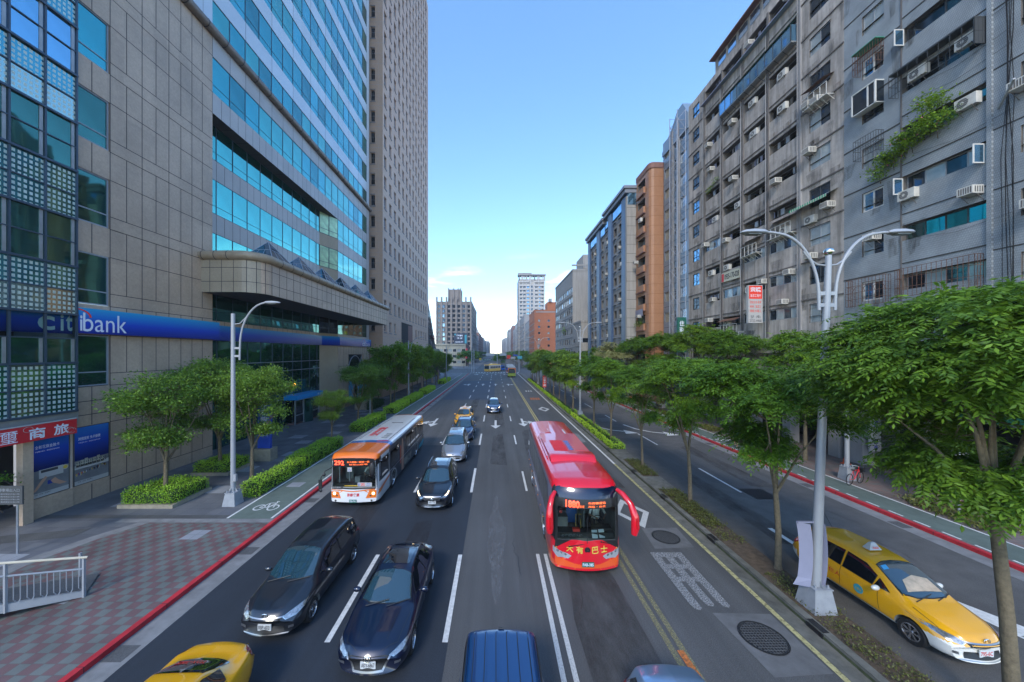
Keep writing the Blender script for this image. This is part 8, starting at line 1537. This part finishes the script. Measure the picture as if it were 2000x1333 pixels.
mb = MB(); patch(mb, bv, [(-1.2, .25), (1.2, .25), (1.2, .70), (.9, .56), (.45, .47), (0, .44), (-.45, .47), (-.9, .56), (-1.2, .70)], 'front', .004, 0, .1)
for sd_ in ('right', 'left'): patch(mb, bv, [(.05, .28), (1.9, .30), (1.9, .62), (.05, .72)], sd_, .004, 0, .2)
mb.build('lower_panel', 'paint_orange_red', coach, smooth=50, local=True)
for s in (1, -1):
    mb = MB(); hp = [(.54, .70), (.66, .59), (1.02, .60), (1.17, .78), (1.17, .98), (.92, .82)]; hp = hp if s > 0 else mir(hp); patch(mb, bv, hp, 'front', .008, 0, .06)
    for x, z, r_, m in ((.74, .71, .045, 1), (.88, .76, .05, 1), (1.02, .84, .05, 1), (1.06, .93, .035, 2)): q = bv.ray_cast(Vector((s*x, -3, z)), Vector((0, 1, 0)))[0]; mb.disc((s*x, q.y-.012, z), (s*.4, -1, 0), r_, .02, 12, m); mb.disc((s*x, q.y-.022, z), (s*.4, -1, 0), r_*.6, .02, 12, 3)
    mb.build('headlight', ['pole_white', 'chrome', 'lamp_amber', 'lamp_clear'], coach, local=True)
    mb = MB(); pts = [(s*1.10, .35, 2.95), (s*1.22, .10, 2.90), (s*1.40, -.15, 2.66), (s*1.50, -.28, 2.30), (s*1.50, -.30, 1.95), (s*1.47, -.28, 1.70)] if s > 0 else [(-1.10, .35, 2.85), (-1.24, .12, 2.75), (-1.32, -.02, 2.5), (-1.34, -.08, 2.2), (-1.34, -.08, 1.8), (-1.33, -.06, 1.62)]
    mb.tube(pts, [.07, .09, .10, .13, .14, .10], 12, 0); mb.box(pts[4][0]-.07, pts[4][0]+.07, pts[4][1]+.10, pts[4][1]+.14, 1.72, 2.2, 1); strip_ = [(p[0]+.0, p[1]-.13, p[2]) for p in pts[3:5]]; mb.tube(strip_, .03, 6, 2); mb.build('mirror_arm', ['paint_red', 'chrome', 'lamp_red'], coach, smooth=True, local=True)
plate(coach, 'FAB-385', bv.ray_cast(Vector((0, -3, .5)), Vector((0, 1, 0)))[0].y-.015, .48, 'plate_green', 'white_letter', .42, .17)
mb = MB()
for x in (-.9, -.45, 0, .45, .9): strip(mb, bv, [(x, 1.0), (x, 11.0)], .012, 'top', .003, 0, .4)
mb.build('roof_seam', 'red', coach, local=True)
ach = MB(); hp_ = [(-.78, 3.2), (.78, 3.2), (.78, 7.2), (-.78, 7.2)]; z0 = 3.30
def hump(mb, x0, x1, y0, y1, z0, h, m):
    n = 6; vs_ = []; 
    for i in range(n+1):
        t = i/n; zz = z0+h*math.sin(min(1, t*2.2)*math.pi/2); y = y0+(y1-y0)*t
        vs_ += [(x0, y, z0-.06), (x0+.02, y, zz-.03), (x0+.10, y, zz), (x1-.10, y, zz), (x1-.02, y, zz-.03), (x1, y, z0-.06)]
    mb.add(vs_, [(6*i+k, 6*i+6+k, 6*i+7+k, 6*i+1+k) for i in range(n) for k in range(5)]+[(0, 1, 2, 3, 4, 5)], m)
hump(ach, -.96, .96, 2.4, 3.15, 3.28, .22, 0); ach.box(-.94, .94, 3.15, 6.9, 3.2, 3.40, 1); ach.box(-.62, .0, 3.6, 5.4, 3.40, 3.41, 2); ach.box(.32, .76, 3.6, 5.4, 3.40, 3.41, 1)
for k in range(26): ach.box(-.60+.0, -.02, 3.65+.067*k, 3.68+.067*k, 3.41, 3.418, 3)
for k in range(5): ach.disc((.17, 3.85+.34*k, 3.405), (0, 0, 1), .12, .02, 14, 4)
ach.box(-1.06, -1.0, 3.0, 6.6, 3.26, 3.34, 0); ach.box(.5, .56, 6.6, 8.2, 3.3, 3.34, 5); ach.tube([(-.3, 8.4, 3.3), (-.28, 7.2, 3.36), (-.6, 6.95, 3.42)], .02, 5, 0); ach.build('roof_unit', ['paint_red', 'paint_red', 'red', 'red', 'bus_blue', 'paint_pearl'], coach, smooth=35, local=True)
for s, ax in ((1, 'right'), (-1, 'left')):
    mb = MB(); patch(mb, bv, [(1.0, 1.55), (10.9, 1.55), (10.9, 2.75), (1.6, 2.75)], ax, .006, 0, .5)
    for k in range(7): strip(mb, bv, [(2.4+1.3*k, 1.55), (2.4+1.3*k, 2.75)], .03, ax, .010, 1, .5)
    mb.build('side_window', ['car_window', 'plastic_black'], coach, local=True)
    mb = MB()
    for k in range(9): y = 1.4+1.1*k; mb = MB(); mb.ball((s*1.255, y, .95), .02, .03, .02, 8, 6); mb.build('marker_lamp', 'lamp_amber', coach, local=True)
# coach cab
mb = MB(); mb.box(-1.0, 1.0, .34, .75, 1.22, 1.42, 0); mb.box(.25, .95, .45, .8, 1.42, 1.52, 1); mb.tube([(.58+.22*math.cos(t), .92+.06*math.sin(t), 1.56+.17*math.sin(t)) for t in np.linspace(0, 2*math.pi, 18)], .014, 6, 1, cap=False)
mb.box(-.95, -.55, .8, 1.3, 1.22, 1.75, 2); mb.box(.0, .03, .7, 1.5, 1.22, 2.2, 2); mb.box(.40, .80, 1.32, 1.42, 1.25, 1.95, 1); mb.box(-.5, -.1, 1.4, 1.5, 1.25, 2.0, 3); mb.tube([(-.3, .6, 1.5), (-.3, .6, 1.95), (-.1, .6, 1.95)], .012, 6, 4); mb.tube([(-.12, .6, 1.45), (-.12, .62, 1.78)], .012, 6, 4); mb.ball((-.88, .38, 2.15), .06, .05, .07, 8, 6, 5); mb.box(-.45, -.2, .36, .5, 1.43, 1.53, 5)
mb.box(-.75, -.4, 1.6, 1.62, 1.9, 2.3, 6); mb.build('cab_interior', ['cabin_dark', 'plastic_black', 'cabin', 'bus_blue', 'yellow_sign', 'red_bright', 'photo_white'], coach, local=True)
mb = MB(); mb.add([(.22, .30, 1.235), (.42, .31, 1.235), (.40, .38, 1.50), (.20, .37, 1.50)], [(0, 1, 2, 3)], 0); mb.add([(.48, .31, 1.25), (.68, .33, 1.25), (.64, .40, 1.52), (.44, .38, 1.52)], [(0, 1, 2, 3)], 0)
text(mb, '基隆國道快捷', (-.5, .34, 1.32), .75, .10, '-y', 0, .02); mb.build('windshield_card', 'paper', coach, local=True)
driver('coach driver in a white shirt at the wheel behind the windshield', (3.2+.60, 11.8+1.08, 1.50))
mb = MB()
for a, b in (((-.05, .14, 1.12), (-.62, .16, 1.02)), ((.98, .3, 1.02), (.5, .18, 1.18))): mb.tube([a, b], .012, 5); mb.ball(b, .035, .02, .03, 8, 6)
mb.build('wiper', 'plastic_black', coach, local=True)
# orange and white city bus
cbp = dict(L=11.4, n=100, W=[(0, 1.12), (.06, 1.19), (.3, 1.24), (11.2, 1.25), (11.4, 1.2)], zb=[(0, .30), (.4, .26), (11, .28), (11.4, .4)], belt=[(0, 1.05), (11.4, 1.05)], wr=[(0, 1), (11, 1)], top=[(0, 2.45), (.08, 2.60), (.3, 2.68), (11, 2.68), (11.3, 2.62), (11.4, 2.5)], sec=bus_sec(.14, .06, .03), bow=(.18, .06), w=.03)
def cfm(x, y, z):
    if z > 2.52: return 1 if y < 2.2 or y > 10.8 else (2 if y < 2.45 else (0 if y < 2.5 else (2 if y < 2.75 and abs(x) > -2 else 0)))
    if y < 2.0: return 1 if (z > 2.42) else (4 if z > 2.1 and y < .6 else 0)
    return 1 if y > 11.2 else 3
me, cv = bus_shell(cbp, ['paint_white_bus', 'paint_orange_bus', 'bus_blue', 'bus_ad', 'plastic_black'], cfm, [wcut(1.25, 2.7, .46), wcut(1.25, 8.5, .46), box_cut(-1.08, 1.08, -1, 2.0, 1.02, 2.06)])
cb_ = thing('city_bus', 'orange and white single-decker city bus beside the long hedge', 'bus', (-7.17, 17.15, 0), R(.3)); link('body', me, cb_); add_wheels(cb_, 1.24, (2.7, 8.5), .46, .28, 10)
mb = MB(); patch(mb, cv, [(-1.12, 1.0), (1.12, 1.0), (1.13, 1.3), (1.10, 2.08), (-1.10, 2.08), (-1.13, 1.3)], 'front', -.01, 0, .15); mb.build('windshield', 'clear_glass', cb_, smooth=60, local=True)
mb = MB(); patch(mb, cv, [(-1.08, 2.06), (1.08, 2.06), (1.05, 2.46), (-1.05, 2.46)], 'front', .008, 0, .15)
for x0, x1, z0, z1 in ((-1.16, -1.09, 1.0, 2.4), (1.09, 1.16, 1.0, 2.4), (-1.1, 1.1, .93, 1.01)): patch(mb, cv, [(x0, z0), (x1, z0), (x1, z1), (x0, z1)], 'front', .010, 0, .15)
mb.build('windshield_frame', 'plastic_black', cb_, smooth=50, local=True)
mb = MB(); text(mb, '292', (-.72, 0, 2.26), .52, .24, '-y', 0, .03); text(mb, '台大癌醫→蘇澳一路', (.25, 0, 2.32), 1.1, .09, '-y', 1, .01); text(mb, '往松山機場', (.25, 0, 2.19), .9, .07, '-y', 1, .01); conform(mb, cv, .022).build('display_lettering', ['led_red', 'led_amber'], cb_, local=True)
mb = MB()
for p in ([(-1.12, .48), (-.62, .48), (-.78, .80), (-1.14, .80)], [(.62, .48), (1.12, .48), (1.14, .86), (.78, .86)], [(-1.14, .86), (0, .80), (1.16, .88), (1.16, .94), (0, .85), (-1.14, .91)]): patch(mb, cv, p, 'front', .006, 0, .12)
patch(mb, cv, [(.15, .60), (1.0, .78), (2.0, .95), (2.0, 1.06), (1.0, .95), (.1, .84)], 'right', .006, 0, .2); patch(mb, cv, [(.15, .60), (1.0, .78), (2.0, .95), (2.0, 1.06), (1.0, .95), (.1, .84)], 'left', .006, 0, .2); mb.build('livery_stripe', 'paint_orange_bus', cb_, local=True)
mb = MB(); text(mb, '首都客運', (0, 0, .66), .62, .16, '-y', 0, .02); conform(mb, cv, .012).build('lettering', 'red', cb_, local=True)
for s in (1, -1):
    mb = MB()
    for x, z, r_, m in ((.98, .70, .065, 0), (.84, .60, .045, 1), (.90, .36, .05, 1), (1.04, .60, .035, 2)): q = cv.ray_cast(Vector((s*x, -3, z)), Vector((0, 1, 0)))[0]; mb.disc((s*x, q.y-.01, z), (0, 1, 0), r_, .03, 14, m)
    mb.build('headlight', ['lamp_on', 'chrome', 'lamp_amber'], cb_, local=True)
plate(cb_, '730-FW', -.0, .36, 'plate_green', 'white_letter', .36, .15)
mb = MB(); mb.tube([(-1.12, .2, 2.0), (-1.35, -.05, 1.9), (-1.52, -.15, 1.6), (-1.55, -.15, 1.3)], .025, 6, 0); mb.box(-1.63, -1.47, -.18, -.12, 1.05, 1.5, 0); mb.ball((-1.54, -.14, .95), .09, .04, .09, 8, 6, 0); mb.ball((-1.40, -.08, 1.72), .08, .05, .09, 8, 6, 0); mb.build('mirror', 'plastic_black', cb_, smooth=50, local=True)
mb = MB(); mb.ball((1.0, -.12, 1.98), .16, .09, .36, 12, 8, 0); mb.tube([(1.05, .1, 2.4), (1.0, -.1, 2.25)], .03, 6, 0); mb.build('mirror', 'plastic_black', cb_, smooth=50, local=True)
mb = MB(); q = cv.ray_cast(Vector((-.2, -3, 1.85)), Vector((0, 1, 0)))[0].y-.02; mb.box(-.30, -.08, q, q+.004, 1.82, 2.04, 0); mb.tube([(-.21, q-.003, 1.99), (-.21, q-.003, 1.92), (-.15, q-.003, 1.92), (-.13, q-.003, 1.86)], .008, 5, 1); mb.tube([(-.2+.045*math.cos(t), q-.003, 1.88+.045*math.sin(t)) for t in np.linspace(2, 6, 9)], .006, 5, 1)
mb.box(.20, .92, q+.03, q+.034, 1.06, 1.26, 0); text(mb, '292', (.46, q+.026, 1.16), .2, .15, '-y', 2, .02); text(mb, '副', (.27, q+.026, 1.16), .1, .12, '-y', 1); text(mb, '捷運', (.76, q+.026, 1.20), .2, .06, '-y', 1); text(mb, '蘇澳一', (.76, q+.026, 1.11), .22, .05, '-y', 1)
for k in range(9): mb.ball((-.42+.075*k, q+.02, 1.10), .035, .01, .03, 6, 4, 3)
mb.build('windshield_card', ['photo_white', 'blue_sign', 'red_bright', 'yellow_sign'], cb_, local=True)
mb = MB(); mb.box(-1.05, 1.05, .3, .6, 1.02, 1.12, 0); mb.box(-.92, -.86, .5, .56, 1.02, 2.0, 1); mb.box(-.45, -.39, .6, .66, 1.02, 2.0, 1); mb.box(-.85, -.46, 1.2, 1.24, 1.05, 2.0, 2); mb.tube([(.55+.22*math.cos(t), .78+.08*math.sin(t), 1.28+.12*math.sin(t)) for t in np.linspace(0, 6.28, 14)], .015, 5, 0, cap=False); mb.box(-.1, .15, .5, .7, 1.1, 1.42, 1); mb.build('cab_interior', ['cabin_dark', 'steel', 'cabin'], cb_, local=True)
driver('city bus driver in a white shirt behind the windshield', (-7.17+.55, 17.15+1.0, 1.22))
mb = MB()
for a, b in (((-.85, .0, 1.0), (-.5, -.0, 1.07)), ((.3, -.0, 1.0), (.75, .02, 1.04))): mb.tube([a, b], .012, 5)
mb.build('wiper', 'plastic_black', cb_, local=True)
for s, ax in ((1, 'right'), (-1, 'left')):
    for a, b in ((.35, 1.9), (2.3, 3.9), (5.6, 6.7), (6.9, 8.2), (8.4, 9.5), (9.9, 11.0)):
        mb = MB(); patch(mb, cv, [(a, 1.22), (b, 1.22), (b, 2.28), (a, 2.28)], ax, .008, 0, .4); mb.build('side_window', 'car_window', cb_, local=True)
    mb = MB(); strip(mb, cv, [(2.1, 1.16), (11.2, 1.16)], .035, ax, .008, 0, .6)
    for y in (2.7, 8.5):
        pts = [(y+.62*math.cos(t), .46+.62*math.sin(t)) for t in np.linspace(-.15, math.pi+.15, 14)]; strip(mb, cv, pts, .07, ax, .016, 1, .3)
    mb.build('side_trim', ['steel', 'photo_white'], cb_, local=True)
    ad = MB(); patch(ad, cv, [(9.4, .34), (11.1, .34), (11.1, .8), (9.4, .6)], ax, .006, 3, .4)
    if s > 0: text(ad, '電競之夜', (1.262, 6.0, .74), 2.0, .5, '+x', 0, .03); patch(ad, cv, [(4.4, .4), (4.9, .35), (5.0, 1.5), (4.85, 2.3), (4.6, 2.35), (4.45, 1.5)], 'right', .006, 1, .2); patch(ad, cv, [(4.1, .9), (4.35, .9), (4.4, 2.0), (4.2, 2.0)], 'right', .006, 2, .2)
    ad.build('advertisement', ['board_old', 'skin', 'paint_orange_red', 'teal_sign'], cb_, local=True)
mb = MB()
for x, y in ((.55, 5.3), (.72, 4.9), (.4, 5.7)): patch(mb, cv, [(-x, y-.4), (-x+.35, y-.4), (-x+.35, y-.1), (-x, y-.1)], 'top', .003, 0, .3) if False else None
for k in range(3): mb.box(.35, .68, 3.2+.45*k, 3.5+.45*k, 2.735, 2.745, 0)
text(mb, '首都客運', (-.35, 5.0, 2.748), .5, 2.6, '+z', 1, .02); mb.box(-.9, -.86, 3, 9.5, 2.69, 2.72, 0); mb.box(.86, .90, 3, 9.5, 2.69, 2.72, 0); mb.box(-.3, .5, 7.6, 7.66, 2.745, 2.76, 2)
for y0, m in ((2.26, 3), (2.44, 4), (2.6, 3)): patch(mb, cv, [(.35, y0), (1.2, y0+.25), (1.2, y0+.42), (.35, y0+.13)], 'top', .006, m, .3)
mb.build('roof_panel', ['cabin', 'red', 'plastic_black', 'bus_blue', 'red'], cb_, local=True)
# distant buses and truck
def far_bus(name, label, loc, rz, L_, H_, lowm, upm, roofm):
    o = thing(name, label, 'bus', loc, rz); mb = MB(); mb.box(-1.25, 1.25, 0, L_, .35, 1.4, 0); mb.box(-1.24, 1.24, .01, L_-.01, 1.4, H_-.35, 1); mb.box(-1.2, 1.2, .05, L_-.05, H_-.35, H_, 2); mb.box(-.8, .8, L_*.3, L_*.7, H_, H_+.2, 2); mb.build('body', [lowm, upm, roofm], o, local=True)
    mb = MB(); mb.box(-1.1, 1.1, -.02, .0, 1.3, 2.4, 0); mb.build('windshield', 'windshield', o, local=True); mb = MB()
    for s in (-1.26, 1.25):
        for k in range(int(L_/1.6)): mb.box(s, s+.01, .8+1.5*k, 2.1+1.5*k, 1.45, 2.4, 0)
    mb.build('side_window', 'car_window', o, local=True); mb = MB(); mb.box(-.9, .9, -.03, 0, 2.42, 2.7, 0); mb.build('destination_display', 'cabin_dark', o, local=True)
    for s in (-1, 1): mb = MB(); mb.box(s*.95-.15, s*.95+.15, -.03, 0, .7, .9, 0); mb.build('headlight', 'lamp_clear', o, local=True)
    add_wheels(o, 1.25, (2.2, L_-3), .46, .28, 10); return o
far_bus('green_bus', 'lime green and orange bus in the lane beside the median, near the junction', (5.2, 110, 0), 0, 10, 3.3, 'bus_green', 'paint_orange_bus', 'photo_white'); far_bus('white_bus', 'white-roofed bus right behind the lime green bus', (5.4, 123, 0), 0, 10, 3.4, 'red', 'photo_white', 'photo_white')
far_bus('yellow_bus', 'yellow and pale bus turning across the junction', (-3.6, 139, 0), R(-28), 10, 3.1, 'bus_yellow', 'bus_cream', 'bus_yellow')
o = thing('blue_truck', 'small bright blue truck at the junction, left of the lime green bus', 'truck', (3.2, 150, 0), R(20)); mb = MB(); mb.box(-.9, .9, 0, 1.6, .5, 2.1, 0); mb.box(-.95, .95, 1.8, 5, .8, 1.3, 0); mb.box(-.9, .9, 1.9, 4.9, 1.3, 2.3, 1); mb.build('body', ['truck_blue', 'truck_blue'], o, local=True); mb = MB(); mb.box(-.75, .75, -.02, 0, 1.3, 1.95); mb.build('windshield', 'windshield', o, local=True); add_wheels(o, .95, (.9, 4), .36, .2)
# parked scooter row in the right arcade (dark)
for i in range(7):
    o = thing('scooter', ['dark parked scooter by the arcade of the balcony block', 'dark parked scooter at the far right edge'][i > 4], 'scooter', ((23.6, 28.5+.9*i, Z0) if i < 5 else (22.8+.2*i, 13.5+.8*(i-5), Z0)), 1.4, 'parked scooters'); mb = MB(); mb.ball((0, .35, .62), .16, .42, .16, 10, 8, i % 2); mb.ball((0, -.42, .62), .18, .14, .3, 10, 8, i % 2); mb.box(-.12, .12, -.3, .1, .28, .36, i % 2); mb.tube([(0, -.5, .3), (0, -.4, .95)], .03, 6, 2); mb.tube([(-.3, -.32, 1.0), (.3, -.32, 1.0)], .018, 6, 2); mb.build('body', ['paint_navy', 'paint_grey', 'plastic_black'], o, smooth=True, local=True)
    mb = MB(); mb.ball((0, .25, .78), .13, .36, .06, 10, 6); mb.build('seat', 'rubber', o, local=True)
    for y in (-.62, .62): w_ = MB(); w_.disc((0, y, .24), (1, 0, 0), .24, .1, 18); w_.build('wheel', 'rubber', o, local=True)
# ---------------------------------------------------------------- thin air haze down the avenue
m = bpy.data.materials.new('haze_air'); m.use_nodes = True; t = m.node_tree; t.nodes.clear(); o_ = t.nodes.new('ShaderNodeOutputMaterial'); v = t.nodes.new('ShaderNodeVolumePrincipled')
v.inputs['Color'].default_value = (.80, .88, 1, 1); v.inputs['Density'].default_value = .00038; v.inputs['Anisotropy'].default_value = .2; t.links.new(v.outputs[0], o_.inputs['Volume']); M['haze_air'] = m
mb = MB(); mb.box(-320, 320, -65, 1100, -1.2, 112); tag(mb.build('haze', 'haze_air'), 'thin pale haze filling the avenue', kind='stuff')
